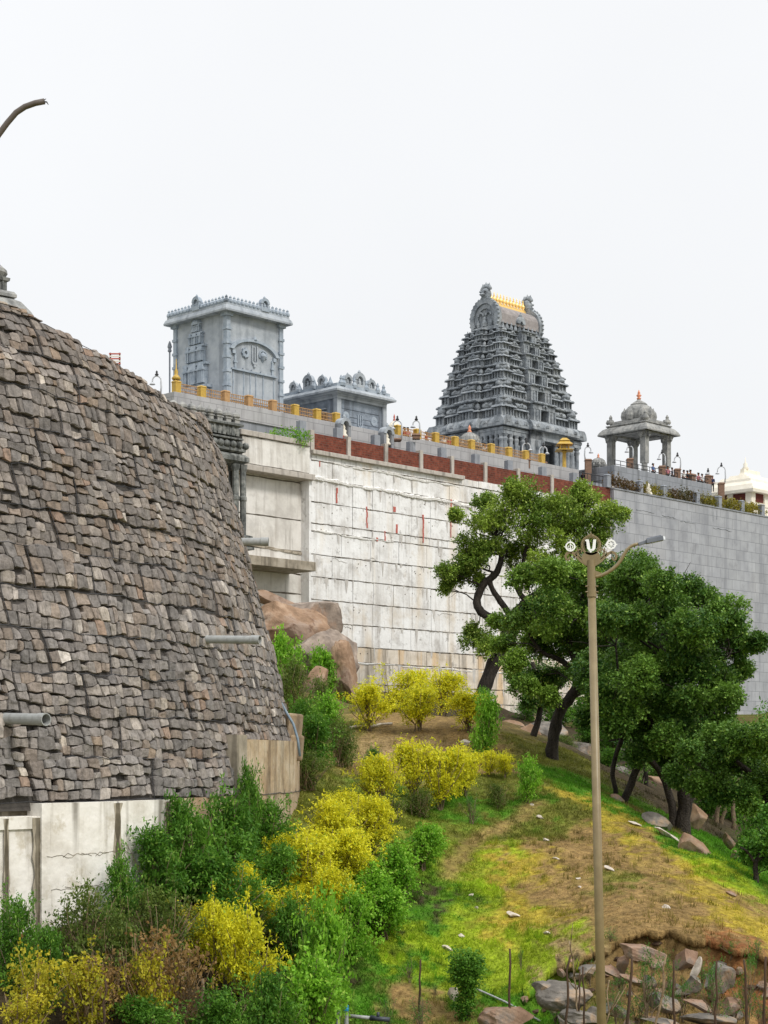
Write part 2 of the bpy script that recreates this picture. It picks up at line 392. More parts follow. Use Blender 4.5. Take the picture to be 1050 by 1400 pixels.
# ------------------------------------------------------------------ terrain
CTRL = [  # px, py, Y  (what the ground shows there, at its real distance)
 (0,1400,38),(150,1400,39),(250,1400,41),(400,1400,43.5),(500,1400,45),(600,1400,45),(700,1400,44.5),(850,1400,43),(1050,1400,42.5),
 (0,1270,42),(60,1255,42.3),(150,1225,44),(240,1180,47.5),(320,1140,51),(400,1105,57),(420,1050,64),(430,985,82),(445,968,108),(400,940,112),
 (300,1310,44),(400,1270,47.5),(450,1220,51),(500,1200,52.5),(560,1140,58),(620,1100,63),(560,1045,75),(500,995,95),(600,988,97),(480,975,120),(640,950,138),
 (600,1250,52),(640,1180,56.5),(600,1320,48.5),(700,1320,48),(700,1150,58),(740,1090,63),(700,1005,80),(690,985,92),(745,1050,72),
 (800,1200,54),(860,1250,50),(900,1220,52),(960,1270,48),(1000,1290,47),(1050,1310,46),(800,1300,48),(900,1300,47),(760,1140,60),
 (820,1083,65),(877,1125,61),(971,1175,57),(1032,1226,54),(1110,1290,51),(1150,1400,44),
 (850,1052,95),(900,1085,87),(900,1120,70),(960,1160,66),(1040,1206,62),(1100,1180,80),(900,1010,140),(760,1000,125),(745,992,158),(720,992,140),(780,1002,150),(700,978,150),(1040,975,188),(840,985,165),(1000,1060,120),(500,960,147),(650,950,152),
]
cp = np.array([P(*c) for c in CTRL] + [(-70,42,-6),(-70,70,-1),(-70,120,4),(-70,220,6),(90,42,-7),(90,70,-5.5),(90,120,0),(120,220,6),(0,220,6),(50,220,6),
    (-25,70,0),(-20,120,5),(-40,30,-7),(-15,30,-6.9),(0,32,-7),(15,32,-7),(40,30,-7),(-40,10,-7),(0,10,-7),(40,10,-7),(0,22,-7)], float)
def _tps(d2): return .5 * d2 * np.log(np.maximum(d2, 1e-9))
_n0 = len(cp)
_K = _tps(((cp[:, None, :2] - cp[None, :, :2]) ** 2).sum(-1)) + np.eye(_n0) * 2.0
_A = np.zeros((_n0 + 3, _n0 + 3)); _A[:_n0, :_n0] = _K
_A[:_n0, _n0] = 1; _A[:_n0, _n0 + 1:] = cp[:, :2]; _A[_n0:, :_n0] = _A[:_n0, _n0:].T
_w = np.linalg.solve(_A, np.concatenate([cp[:, 2], np.zeros(3)]))
SCARP = sorted([(P(px, py, Y)[0], Y) for px, py, Y in [(716,1344,46.3),(745,1320,47.4),(762,1314,47.6),(785,1322,47.3),(812,1312,47.6),(835,1298,48.2),(868,1289,48.6),(913,1283,48.6),(945,1300,47.6),(985,1306,47),(1032,1300,46.8),(1070,1312,46.2)]])
_sx = np.array([s[0] for s in SCARP]); _sy = np.array([s[1] for s in SCARP])
def height(x, y):
    x = np.atleast_1d(np.asarray(x, float)); y = np.atleast_1d(np.asarray(y, float))
    xc = np.clip(x, -70, 120); yc = np.clip(y, 10, 220)
    z = np.empty(len(xc))
    for i in range(0, len(xc), 20000):
        q = np.stack([xc[i:i + 20000], yc[i:i + 20000]], 1)
        z[i:i + 20000] = _tps(((q[:, None] - cp[None, :, :2]) ** 2).sum(-1)) @ _w[:_n0] + _w[_n0] + q @ _w[_n0 + 1:]
    z = np.clip(z, -7.2, 9)
    ys = np.interp(xc, _sx, _sy) + (fbm(xc * 1.6, yc * .3, 5) - .5) * 1.2
    d = np.clip((ys - yc) / .35, 0, 1) * np.clip((xc - _sx[0] + .3) / .8, 0, 1) * np.clip((45.0 - yc) / -1.5 + 1.6, 0, 1)
    z = z - .8 * d
    z = z + (fbm(xc * .35, yc * .35, 1) - .5) * .5 + (fbm(xc * 1.7, yc * 1.7, 2) - .5) * .16 + .35 * (fbm(xc * 1.1, yc * 1.1, 9) - .5) * d
    return z
def gz(x, y): return float(height([x], [y])[0])
def ground(px, py, y0=28.0, y1=200.0):
    """where the line of sight of a photo point meets the ground"""
    ys = np.linspace(y0, y1, 1400)
    zz = height((px - CX) / FPX * ys, ys)
    hit = np.where((HZ - py) / FPX * ys <= zz)[0]
    Y = ys[hit[0]] if len(hit) else y1
    x = (px - CX) / FPX * Y
    return (float(x), float(Y), gz(x, Y))
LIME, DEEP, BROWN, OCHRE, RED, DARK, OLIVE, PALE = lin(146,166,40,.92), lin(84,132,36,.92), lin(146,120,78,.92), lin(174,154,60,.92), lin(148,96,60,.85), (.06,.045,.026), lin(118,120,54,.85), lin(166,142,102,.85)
CANCH = [(560,1300,LIME),(620,1280,LIME),(700,1340,LIME),(650,1230,LIME),(600,1215,LIME),(640,1170,OLIVE),(665,1180,LIME),(700,1130,OLIVE),(760,1160,BROWN),(720,1190,BROWN),(690,1200,OCHRE),(800,1180,BROWN),(790,1240,BROWN),(850,1215,OLIVE),(850,1250,BROWN),
 (700,1245,OCHRE),(720,1225,BROWN),(900,1260,BROWN),(960,1285,BROWN),(780,1300,PALE),(730,1290,LIME),(700,1290,LIME),(790,1098,OCHRE),(840,1133,OCHRE),(890,1164,OCHRE),(932,1196,OCHRE),(982,1232,OCHRE),(850,1165,BROWN),(900,1200,BROWN),(950,1240,BROWN),(1000,1272,BROWN),(820,1150,BROWN),(780,1130,OLIVE),(870,1230,BROWN),(750,1200,BROWN),(760,1260,BROWN),(1030,1268,OCHRE),(1050,1285,OCHRE),
 (815,1090,DEEP),(850,1112,DEEP),(890,1140,DEEP),(930,1165,DEEP),(975,1200,LIME),(760,1062,DEEP),(780,1075,DEEP),(1010,1235,BROWN),(700,1080,OLIVE),(600,1010,BROWN),(540,1030,PALE),(520,1050,BROWN),(560,990,BROWN),(640,1000,BROWN),(620,1105,DEEP),(660,1090,OLIVE),(690,1115,DEEP),(640,1050,BROWN),
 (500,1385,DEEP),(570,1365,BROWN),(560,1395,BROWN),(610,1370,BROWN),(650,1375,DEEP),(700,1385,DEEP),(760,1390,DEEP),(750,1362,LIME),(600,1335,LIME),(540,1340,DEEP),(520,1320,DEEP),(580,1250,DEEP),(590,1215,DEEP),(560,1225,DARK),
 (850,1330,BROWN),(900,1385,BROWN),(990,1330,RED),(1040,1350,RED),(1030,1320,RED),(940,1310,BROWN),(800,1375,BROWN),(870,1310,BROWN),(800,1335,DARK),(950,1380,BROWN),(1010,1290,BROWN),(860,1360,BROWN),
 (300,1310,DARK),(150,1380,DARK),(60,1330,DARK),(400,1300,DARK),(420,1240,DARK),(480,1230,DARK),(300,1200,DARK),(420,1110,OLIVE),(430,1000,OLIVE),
 (890,1085,DARK),(860,1065,DARK),(920,1110,DARK),(880,1040,DARK),(820,1040,DARK),(790,1020,DARK),(950,1090,DARK),(760,1010,DARK),(870,1110,BROWN),(965,1150,DEEP),(1020,1195,DEEP),(1000,1100,DARK),(1050,1150,DARK),(1000,1050,DARK),(1040,1100,DARK),(720,1020,OLIVE),(745,1040,OLIVE)]  # DARK behind the ridge: brown litter, its colour darkened to deepen the trees' shade
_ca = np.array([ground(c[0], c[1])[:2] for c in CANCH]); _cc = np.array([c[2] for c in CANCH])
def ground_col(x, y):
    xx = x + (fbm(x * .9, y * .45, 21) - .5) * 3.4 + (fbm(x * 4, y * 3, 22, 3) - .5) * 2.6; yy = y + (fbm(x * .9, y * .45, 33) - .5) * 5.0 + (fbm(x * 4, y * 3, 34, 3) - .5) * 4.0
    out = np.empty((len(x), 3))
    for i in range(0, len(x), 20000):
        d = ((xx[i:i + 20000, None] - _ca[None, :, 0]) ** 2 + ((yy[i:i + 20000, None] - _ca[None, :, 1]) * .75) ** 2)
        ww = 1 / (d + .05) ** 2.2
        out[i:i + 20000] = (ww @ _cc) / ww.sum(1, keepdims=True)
    # worn foot track up the shoulder
    tr = np.array([ground(px, py)[:2] for px, py in [(612,1200),(622,1180),(640,1160),(662,1143),(690,1128),(722,1108),(735,1098)]])
    dmin = np.full(len(x), 9.0)
    for a, b in zip(tr[:-1], tr[1:]):
        ab = b - a; t = np.clip(((x - a[0]) * ab[0] + (y - a[1]) * ab[1]) / (ab @ ab), 0, 1)
        dmin = np.minimum(dmin, np.hypot(x - a[0] - t * ab[0], y - a[1] - t * ab[1]))
    k = np.clip(1.5 - dmin / .35 + (fbm(x * 3, y * 3, 41) - .5), 0, 1)[:, None] * .75
    out = out * (1 - k) + np.array(BROWN) * k
    far = np.clip((y - 170) / 30, 0, 1)[:, None]
    g = .5 + 1.0 * fbm(x * 3.0 + y * 1.2, y * 1.6, 51, 5)[:, None]
    return out * g * (1 - far) + far * np.array(OLIVE)
def axis(segs):
    r = []
    for a, b, s in segs: r.append(np.arange(a, b, s))
    return np.concatenate(r)
gx = axis([(-900,-70,60),(-70,-20,2),(-20,28,.22),(28,60,1),(60,120,4),(120,960,60)])
gy = axis([(-60,28,4),(28,40,.6),(40,76,.2),(76,112,.45),(112,200,1.2),(200,260,6),(260,1800,90)])
XX, YY = np.meshgrid(gx, gy); ZZ = height(XX.ravel(), YY.ravel())
nx_, ny_ = len(gx), len(gy)
idx = np.arange(nx_ * ny_).reshape(ny_, nx_)
FF = np.stack([idx[:-1, :-1], idx[:-1, 1:], idx[1:, 1:], idx[1:, :-1]], -1).reshape(-1, 4)
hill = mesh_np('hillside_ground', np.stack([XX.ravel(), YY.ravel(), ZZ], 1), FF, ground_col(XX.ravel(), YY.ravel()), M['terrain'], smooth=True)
tag(hill, kind='structure')

# short grass standing on the slope
rg = np.random.default_rng(4)
N = 330000
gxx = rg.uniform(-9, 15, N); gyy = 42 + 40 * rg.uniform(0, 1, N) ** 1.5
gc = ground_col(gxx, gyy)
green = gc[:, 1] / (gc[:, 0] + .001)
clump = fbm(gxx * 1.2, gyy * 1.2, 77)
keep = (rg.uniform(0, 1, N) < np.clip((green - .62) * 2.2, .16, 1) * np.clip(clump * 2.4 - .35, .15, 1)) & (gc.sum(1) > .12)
gxx, gyy, gc, clump = gxx[keep], gyy[keep], gc[keep], clump[keep]
gzz = height(gxx, gyy)
n = len(gxx); ang = rg.uniform(0, 6.283, n); hh = rg.uniform(.035, .10, n) * (.6 + clump) * np.clip((gc[:, 1] / (gc[:, 0] + .001) - .55) * 2.5, .45, 1); ww = .016 + .012 * rg.uniform(0, 1, n)
dx, dy = np.cos(ang) * ww, np.sin(ang) * ww
lx, ly = rg.normal(0, .05, n), rg.normal(-.03, .05, n)
gv = np.stack([np.stack([gxx - dx, gyy - dy, gzz - .02], 1), np.stack([gxx + dx, gyy + dy, gzz - .02], 1), np.stack([gxx + lx, gyy + ly, gzz + hh], 1)], 1).reshape(-1, 3)
gcol = np.repeat(gc * rg.uniform(1.0, 1.6, n)[:, None], 3, 0)
# taller tufts that break the surface
NT = 7000
tx = rg.uniform(-9, 15, NT); ty = 43 + 36 * rg.uniform(0, 1, NT) ** 1.4
tcol = ground_col(tx, ty); ok = (tcol.sum(1) > .1) & (rg.uniform(0, 1, NT) < np.clip(fbm(tx * .7, ty * .7, 91) * 3.2 - 1.1, .03, 1))
tx, ty, tcol = tx[ok], ty[ok], tcol[ok]; nt_ = len(tx); B_ = 12
sz = rg.uniform(.10, .24, nt_)
bx_ = np.repeat(tx, B_) + rg.normal(0, .06, nt_ * B_); by_ = np.repeat(ty, B_) + rg.normal(0, .06, nt_ * B_); bz_ = height(bx_, by_)
hh2 = np.repeat(sz, B_) * rg.uniform(.6, 1.2, nt_ * B_); an = rg.uniform(0, 6.283, nt_ * B_); w2 = rg.uniform(.008, .016, nt_ * B_)
ux, uy = np.cos(an) * w2, np.sin(an) * w2; ox, oy = rg.normal(0, .35, nt_ * B_) * hh2, rg.normal(0, .35, nt_ * B_) * hh2
gv = np.concatenate([gv, np.stack([np.stack([bx_ - ux, by_ - uy, bz_ - .02], 1), np.stack([bx_ + ux, by_ + uy, bz_ - .02], 1), np.stack([bx_ + ox, by_ + oy, bz_ + hh2], 1)], 1).reshape(-1, 3)])
gcol = np.concatenate([gcol, np.repeat(np.repeat(tcol * rg.uniform(.7, 1.5, nt_)[:, None] * np.array([[.9, 1.08, .8]]), B_, 0), 3, 0)])
gr = mesh_np('grass', gv, np.arange(len(gv)).reshape(-1, 3), gcol, M['grass'])
tag(gr, 'short patchy green and yellow grass covering the hillside', 'grass', kind='stuff')

# ------------------------------------------------------------------ the line of the big retaining walls
ALPHA = R(46)
AV = (math.cos(ALPHA), math.sin(ALPHA)); BV = (-AV[1], AV[0]); NV = (AV[1], -AV[0])
OW = P(425, HZ, 140)[:2]
def wall_pt(px, d=0.0):
    """(s, Y, X): where the column px meets the vertical plane standing d in front of the wall line"""
    k = (px - CX) / FPX
    ox, oy = OW[0] + NV[0] * d, OW[1] + NV[1] * d
    s = (k * oy - ox) / (AV[0] - k * AV[1])
    return s, oy + s * AV[1], ox + s * AV[0]
def ws(px, d=0.0): return wall_pt(px, d)[0]
def wz(px, py, d=0.0): return (HZ - py) / FPX * wall_pt(px, d)[1]
def along(C, v, px):
    k = (px - CX) / FPX
    return (k * C[1] - C[0]) / (v[0] - k * v[1])
def frame(name, label, cat, px, d=0.0, z=0.0, group=None):
    """an Empty on the wall line turned so that local x runs along the wall and -y faces the viewer"""
    s, Y, X = wall_pt(px, d)
    return thing(name, label, cat, (X, Y, z), ALPHA, group)
rnd = random.Random(7)

# white retaining wall -----------------------------------------------------------
W0 = thing('retaining_wall', 'tall whitewashed concrete retaining wall with stained joints below the red brick parapet', 'wall', (OW[0], OW[1], 0), ALPHA)
S1 = ws(841); Z_BB = wz(424, 617); Z_BT = wz(424, 591)
levels = [Z_BB - .02, 24.0, 22.55, 20.7, 19.0, 18.35, 16.5, 14.7, 12.9, 11.1, 9.3, 8.05, 6.3, 5.0, 3.0, 0.0]
core = MB(); core.box(.02, .12, -1, S1, 2.5, Z_BB - .1); core.build('joint_backing', M['dark_joint'], W0)
mb_ = MB(); mb_.box(-.22, -.03, -1, .02, 2.4, Z_BB - .1); mb_.build('end_face', M['white_wall'], W0, bevel=.02)
up, lo = MB(), MB()
def rough_slab(mb, s0, s1, z0, z1, y, th=.6):
    """a pour of concrete whose lower and upper edges wander a little"""
    n = max(2, int((s1 - s0) / .5)); fr = []
    for i in range(n + 1):
        x = s0 + (s1 - s0) * i / n
        a = z0 + rnd.uniform(0, .05); b = z1 - rnd.uniform(.0, .07)
        fr.append([(x, y, a), (x, y - .0, b), (x, y + th, b), (x, y + th, a)])
    mb.rings(fr)
for i in range(len(levels) - 1):
    z1, z0 = levels[i], levels[i + 1]
    s = 0.0
    wj = 2.35 if i % 5 else 3.4
    k = 0
    while s < S1 - .05:
        e = min(s + wj + rnd.uniform(-.05, .05), S1)
        if S1 - e < .8: e = S1
        rough_slab(lo if z1 < 9.4 else up, s + rnd.uniform(.006, .02), e - rnd.uniform(.015, .04), z0 + .012, z1 - rnd.uniform(.012, .03), -rnd.uniform(0, .035) - (.06 if i == 0 else 0))
        s = e
up.build('upper_panels', M['white_wall'], W0)
lo.build('lower_panels', M['wall_low'], W0)
gm, dp = MB(), MB()          # mould along the joints and drips below them
for z in levels[1:14]:
    s = 0.0
    while s < S1 - 1:
        ln = rnd.uniform(.4, 2.6)
        if rnd.random() < .75:
            n = max(3, int(ln / .18)); gm.tube([(min(s + ln * i / n, S1 - .05), -.02, z + rnd.uniform(-.03, .03)) for i in range(n + 1)], [rnd.uniform(.012, .055) for _ in range(n + 1)], 5)
        s += ln + rnd.uniform(.05, .5)
    for k in range(16):
        s = rnd.uniform(.3, S1 - .6); wd = rnd.uniform(.04, .22); L_ = rnd.uniform(.15, 1.3); y = -.0385 - .0004 * k
        dp.add([(s - wd, y, z), (s + wd, y, z), (s + wd * rnd.uniform(.4, .9), y, z - L_ * .5), (s + wd * rnd.uniform(.0, .4), y, z - L_), (s - wd * rnd.uniform(.0, .4), y, z - L_ * rnd.uniform(.8, 1)), (s - wd * rnd.uniform(.4, .9), y, z - L_ * .4)], [(0, 1, 2, 3, 4, 5)])
gm.build('joint_grime', M['joint_grime'], W0); dp.build('drip_stains', M['drip'], W0)
cop = MB(); cop.box(-.1, -.42, Z_BB - .22, ws(631), .2, Z_BB + .12)
cop.build('coping', M['post_concrete'], W0, bevel=.03)
ld = MB()      # rough ledges where the pours overflowed
for (z, s0, s1, th) in ((22.55, .1, 19.5, .20), (18.35, .3, 9.5, .12), (8.05, 3, S1, .08), (24.0, 2.5, 17.8, .1)):
    n = int((s1 - s0) / .25); fr = []
    for i in range(n + 1):
        x = s0 + (s1 - s0) * i / n
        q = th * (.35 + 1.2 * float(vnoise(np.array([x * 1.1]), np.array([z]), 3)[0])) * rnd.uniform(.6, 1.2)
        zc = z + .05 * math.sin(x * .9) + .03 * math.sin(x * 2.7) - .012 * (x - s0)
        fr.append([(x, .05, zc - q), (x, -q * .8, zc - q * .6), (x, -q, zc + q * .3), (x, .05, zc + q)])
    ld.rings(fr)
ld.build('lime_ledge', M['lime_crust'], W0)
rp = MB()
for px, y0, y1, wd in ((437,629,638,.10),(460,667,688,.14),(501,693,722,.12),(539,693,700,.34),(542,717,729,.2),(526,726,740,.13),(578,704,735,.13),(578,735,742,.09),(616,683,735,.11),(515,735,740,.2),(520,668,672,.1)):
    s = ws(px); z0, z1 = wz(px, y1), wz(px, y0)
    n = max(1, int((z1 - z0) / .35))
    for i in range(n):
        a, b = z0 + (z1 - z0) * i / n, z0 + (z1 - z0) * (i + 1) / n + .01
        j = rnd.uniform(-.03, .03)
        rp.box(s - wd / 2 + j, -.06 - .002 * i, a, s + wd / 2 + j + rnd.uniform(-.04, .04), -.02, b)
rp.build('red_paint_marks', M['red_paint'], W0)
cr_ = MB()
for k in range(9):            # hairline cracks and weep holes
    s = rnd.uniform(.6, 19); z = rnd.choice(levels[2:12]) + rnd.uniform(-.5, .1)
    pts = [(s, -.043, z)]
    for j in range(rnd.randint(4, 9)):
        s += rnd.uniform(.12, .35); z += rnd.uniform(-.16, .14); pts.append((s, -.043, z))
    cr_.tube(pts, .012, 4)
for k in range(46):
    s = rnd.uniform(.6, 21); z = rnd.choice(levels[2:13]) - rnd.uniform(.3, .8)
    cr_.lathe([(.055, 0), (.055, .01)], 8, (0, 0, 0)) if False else cr_.tube([(s, -.05, z), (s, .05, z)], .05, 7)
cr_.build('cracks_and_weep_holes', M['dark_joint'], W0)
# step where the bottom right of the wall juts forward
# brick parapet -----------------------------------------------------------------
BP = thing('brick_parapet', 'low red brick parapet with concrete posts along the top of the white wall', 'parapet wall', (OW[0], OW[1], 0), ALPHA)
POSTS = [427, 477, 528, 576, 618.5, 664, 709, 755, 797, 838]
for i, px in enumerate(POSTS):
    s = ws(px)
    if i:
        m_ = MB(); m_.box(ws(POSTS[i - 1]) + .2, .1, Z_BB - .08, s - .2, .5, Z_BT + rnd.uniform(-.04, .03)); m_.build('brick_panel', M['brick'], BP)
    m_ = MB(); m_.box(s - .19, -.06, Z_BB - .25, s + .19, .45, Z_BT + .22); m_.build('post', M['post_concrete'], BP, bevel=.02)
    if i < 9:
        m_ = MB(); m_.box(s - .85, .52, Z_BT - .6, s - .15, 1.0, Z_BT + .95); m_.build('grey_post', M['grey_post'], BP, bevel=.03)

# left bay of the wall with its overhanging beam and slab ---------------------------
LB = thing('retaining_wall', 'cream concrete bay of the retaining wall beside the carved pillars, with overhanging beam and slab', 'wall', (OW[0], OW[1], 0), ALPHA)
sL = ws(318, -.9)
m_ = MB(); m_.box(sL, 1.0, -1, -.06, 2.2, 23.6); m_.build('joint_backing', M['dark_joint'], LB)
pn = MB(); zl = [23.6, 22.2, 19.2, 16.7, 14.9, 13.3, 11.4, 9.6, 7.8, 5.0]
for i in range(len(zl) - 1):
    rough_slab(pn, sL, -.07, zl[i + 1] + .03, zl[i] - .03, .9 - rnd.uniform(0, .04))
pn.build('panels', M['bay_wall'], LB)
zb0, zb1 = wz(425, 656, .35), wz(425, 606, .35)
m_ = MB(); rough_slab(m_, ws(332, .35), ws(424, .35), zb0 + .5, zb1 - .3, -.3, 1.4)
m_.build('beam_face', M['bay_wall'], LB)
m_ = MB(); m_.box(ws(331, .4), -.42, zb0 - .0, ws(431, .4), 1.6, zb0 + .46); m_.build('beam_lip', M['post_concrete'], LB, bevel=.04)
m_ = MB(); m_.box(ws(329, .45), -.46, zb1 - .28, ws(424, .45), 1.6, zb1 + .14); m_.build('coping', M['post_concrete'], LB, bevel=.04)
sd = 2.2
zs1 = wz(430, 770, sd); 
m_ = MB(); m_.box(ws(322, sd), -sd, zs1 - .62, ws(432, sd), 1.1, zs1 + .1); m_.build('balcony_slab', M['raw_concrete'], LB, bevel=.04)
ld = MB(); n = 18
ld.rings([[(sL + (abs(sL) - .1) * i / n, 1.0, 16.9 - .02 * i), (sL + (abs(sL) - .1) * i / n, .86 - rnd.uniform(0, .1), 16.8 - .02 * i), (sL + (abs(sL) - .1) * i / n, .86 - rnd.uniform(0, .1), 16.98 - .02 * i), (sL + (abs(sL) - .1) * i / n, 1.0, 17.1 - .02 * i)] for i in range(n + 1)])
ld.build('rough_ledge', M['raw_concrete'], LB)

# grey clad wall on the right ---------------------------------------------------------
GWd = .35
S2, S3 = ws(839.5, GWd), ws(1330, GWd)
Z_G = wz(840, 668.5, GWd)
GW = thing('clad_wall', 'tall grey wall clad in pale stone slabs, planters along its top', 'wall', (OW[0], OW[1], 0), ALPHA)
m_ = MB(); m_.box(S2, -GWd, -2, S3, 3.5, Z_G); m_.build('cladding', M['tile_wall'], GW)
m_ = MB(); m_.box(S2 - .05, -GWd - .08, Z_G - .02, S3, .4, Z_G + .12); m_.build('coping', M['platform'], GW)
m_ = MB()
for (px, py, a, b) in ((905,705,0,2.4),(930,712,0,2.6),(975,722,0,3.4),(870,697,0,3.0)):
    s = ws(px, GWd); z = wz(px, py, GWd); pts = []
    for i in range(9):
        pts.append((s + b * i / 8, -GWd - .004, z + rnd.uniform(-.07, .07)))
    m_.tube(pts, [.02 + .03 * rnd.random() for _ in pts], 4)
for px, py in ((975, 706), (980, 704)):
    s = ws(px, GWd); z = wz(px, py, GWd); m_.box(s - .06, -GWd - .01, z - .5, s + .06, -GWd + .1, z + .5)
m_.build('stain_cracks', M['platform'], GW)

# terrace behind: stone deck, parapet ---------------------------------------------------
TD = -3.0
Z_T = wz(425, 572, TD)
sT0, sT1 = ws(238, TD), ws(790, TD)
deck = MB()
deck.box(ws(238, TD) + .4, -TD + .6, 8, ws(1330, 0) + 6, 70, Z_T - .75)
dk = deck.build('temple_terrace', M['platform']); dk.location = (OW[0], OW[1], 0); dk.rotation_euler = (0, 0, ALPHA); tag(dk, kind='structure')
TP = thing('terrace_parapet', 'pale grey tiled parapet of the upper terrace, running behind the brick parapet', 'parapet wall', (OW[0], OW[1], 0), ALPHA)
m_ = MB(); m_.box(sT0, -TD, 10, sT1, -TD + .6, Z_T - 1.25); m_.build('lower_band', M['platform'], TP)
m_ = MB(); m_.box(sT0 - .1, -TD - .14, Z_T - 1.25, sT1, -TD + .7, Z_T); m_.build('tile_band', M['terrace_tile'], TP, bevel=.02)
m_ = MB(); m_.box(sT0 - .1, -TD + .7, 10, sT0 + .5, 30, Z_T); m_.build('side_band', M['terrace_tile'], TP, bevel=.02)

# gold railing
GR = thing('gold_railing', 'gold painted railing with square posts on the grey terrace parapet', 'railing', (OW[0], OW[1], 0), ALPHA)
RP = [245, 279.5, 312, 344, 376.5, 407, 437, 463, 548, 574, 599, 625.5, 648, 675, 699, 722, 744]
for i, px in enumerate(RP):
    s = ws(px, TD + .1)
    brown = i in (2, 3, 4)
    m_ = MB(); m_.box(s - .28, -TD - .02, Z_T + .003, s + .28, -TD + .48, Z_T + .80); m_.frus(s - .33, -TD - .06, s + .33, -TD + .54, Z_T + .80, Z_T + .94, .08)
    po = m_.build('post', M['ochre' if brown else 'gold'], GR, bevel=.03)
    if brown: po['label'] = 'unpainted ochre stone post'
    if i == 0:
        m_ = MB(); m_.lathe([(.3, 0), (.36, .12), (.22, .3), (.12, .42), (.16, .6), (.05, .9), (.02, 1.6)], 10, (s, -TD + .26, Z_T + 1.02)); m_.build('spire', M['gold'], GR, smooth=True)
for i in range(len(RP) - 1):
    if RP[i + 1] - RP[i] > 40: continue
    a, b = ws(RP[i], TD + .1) + .36, ws(RP[i + 1], TD + .1) - .36
    m_ = MB()
    for z in (.22, .5, .78): m_.tube([(a, -TD + .26, Z_T + z), (b, -TD + .26, Z_T + z)], .035, 6)
    for k in range(9):
        x = a + (b - a) * (k + .5) / 9
        m_.tube([(x, -TD + .26, Z_T), (x, -TD + .26, Z_T + .78)], .028, 5)
    m_.build('rail', M['ochre'], GR)
# ------------------------------------------------------------------ gabion bastion
GC = (-29.388, 58.347)
GR_Z = [-6, -1.2, .373, 2.245, 4.757, 7.034, 10.14, 11.33, 12.037, 13.5]
GR_R = [26.9, 26.55, 26.31, 25.94, 25.32, 24.69, 23.91, 23.36, 22.93, 22.3]
def grad(z): return float(np.interp(z, GR_Z, GR_R))
def gpt(phi, z, out=0.0):
    r = grad(z) + out
    return (GC[0] + r * math.cos(phi), GC[1] + r * math.sin(phi), z)
PH0, PH1 = R(-58), R(32)
GT = 12.03
_TL = ((-60, 388), (0, 413), (55, 437), (130, 480), (181, 513), (220, 543), (255, 560), (262, 568))
def _zt(phi):
    z = 11.8
    for _ in range(4):
        x, y, _q = gpt(phi, z); px = CX + x / y * FPX
        z = min((HZ - float(np.interp(px, [q[0] for q in _TL], [q[1] for q in _TL]))) / FPX * y, GT + .3)
    return z
_tp = np.linspace(PH0 - .05, PH1 + .05, 200); _tz = []
for q in _tp: _tz.append(_zt(float(q)))
_tz = np.array(_tz); _im = int(np.argmax([CX + gpt(float(q), 11.8)[0] / gpt(float(q), 11.8)[1] * FPX for q in _tp])); _tz[_im:] = _tz[_im]
_tz = np.convolve(np.pad(_tz, 3, mode='edge'), np.ones(7) / 7, 'valid')
def ztop(phi): return float(np.interp(phi, _tp, _tz))       # the crest of the bastion is not level
GB = thing('gabion_wall', 'huge curved bastion of wire caged grey and brown stones leaning back at the left', 'wall', (GC[0], GC[1], 0))
def rel(p): return (p[0] - GC[0], p[1] - GC[1], p[2])
core = MB(); rr = []
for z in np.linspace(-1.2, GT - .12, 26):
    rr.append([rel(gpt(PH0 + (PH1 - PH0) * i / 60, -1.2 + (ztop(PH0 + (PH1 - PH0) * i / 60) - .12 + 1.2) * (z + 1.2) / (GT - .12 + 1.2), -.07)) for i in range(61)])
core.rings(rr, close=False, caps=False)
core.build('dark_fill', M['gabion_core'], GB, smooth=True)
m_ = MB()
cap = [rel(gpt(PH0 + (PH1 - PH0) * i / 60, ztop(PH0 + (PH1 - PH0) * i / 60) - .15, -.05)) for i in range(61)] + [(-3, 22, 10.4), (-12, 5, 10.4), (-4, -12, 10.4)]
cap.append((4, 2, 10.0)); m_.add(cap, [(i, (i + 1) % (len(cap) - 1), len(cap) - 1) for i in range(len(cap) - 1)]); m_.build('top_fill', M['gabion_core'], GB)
PAL = [lin(132,126,122), lin(124,117,113), lin(148,138,130), lin(138,122,110), lin(118,113,111), lin(160,150,140), lin(126,118,114), lin(146,126,108), lin(124,120,119), lin(140,132,128)]
ODD = [lin(160,134,108), lin(178,164,146), lin(158,124,98), lin(186,178,168)]
st = MB(); rs = random.Random(11)
ANG_B = -.2555
course_h = 1.06; GT = max(GT, float(_tz.max()))
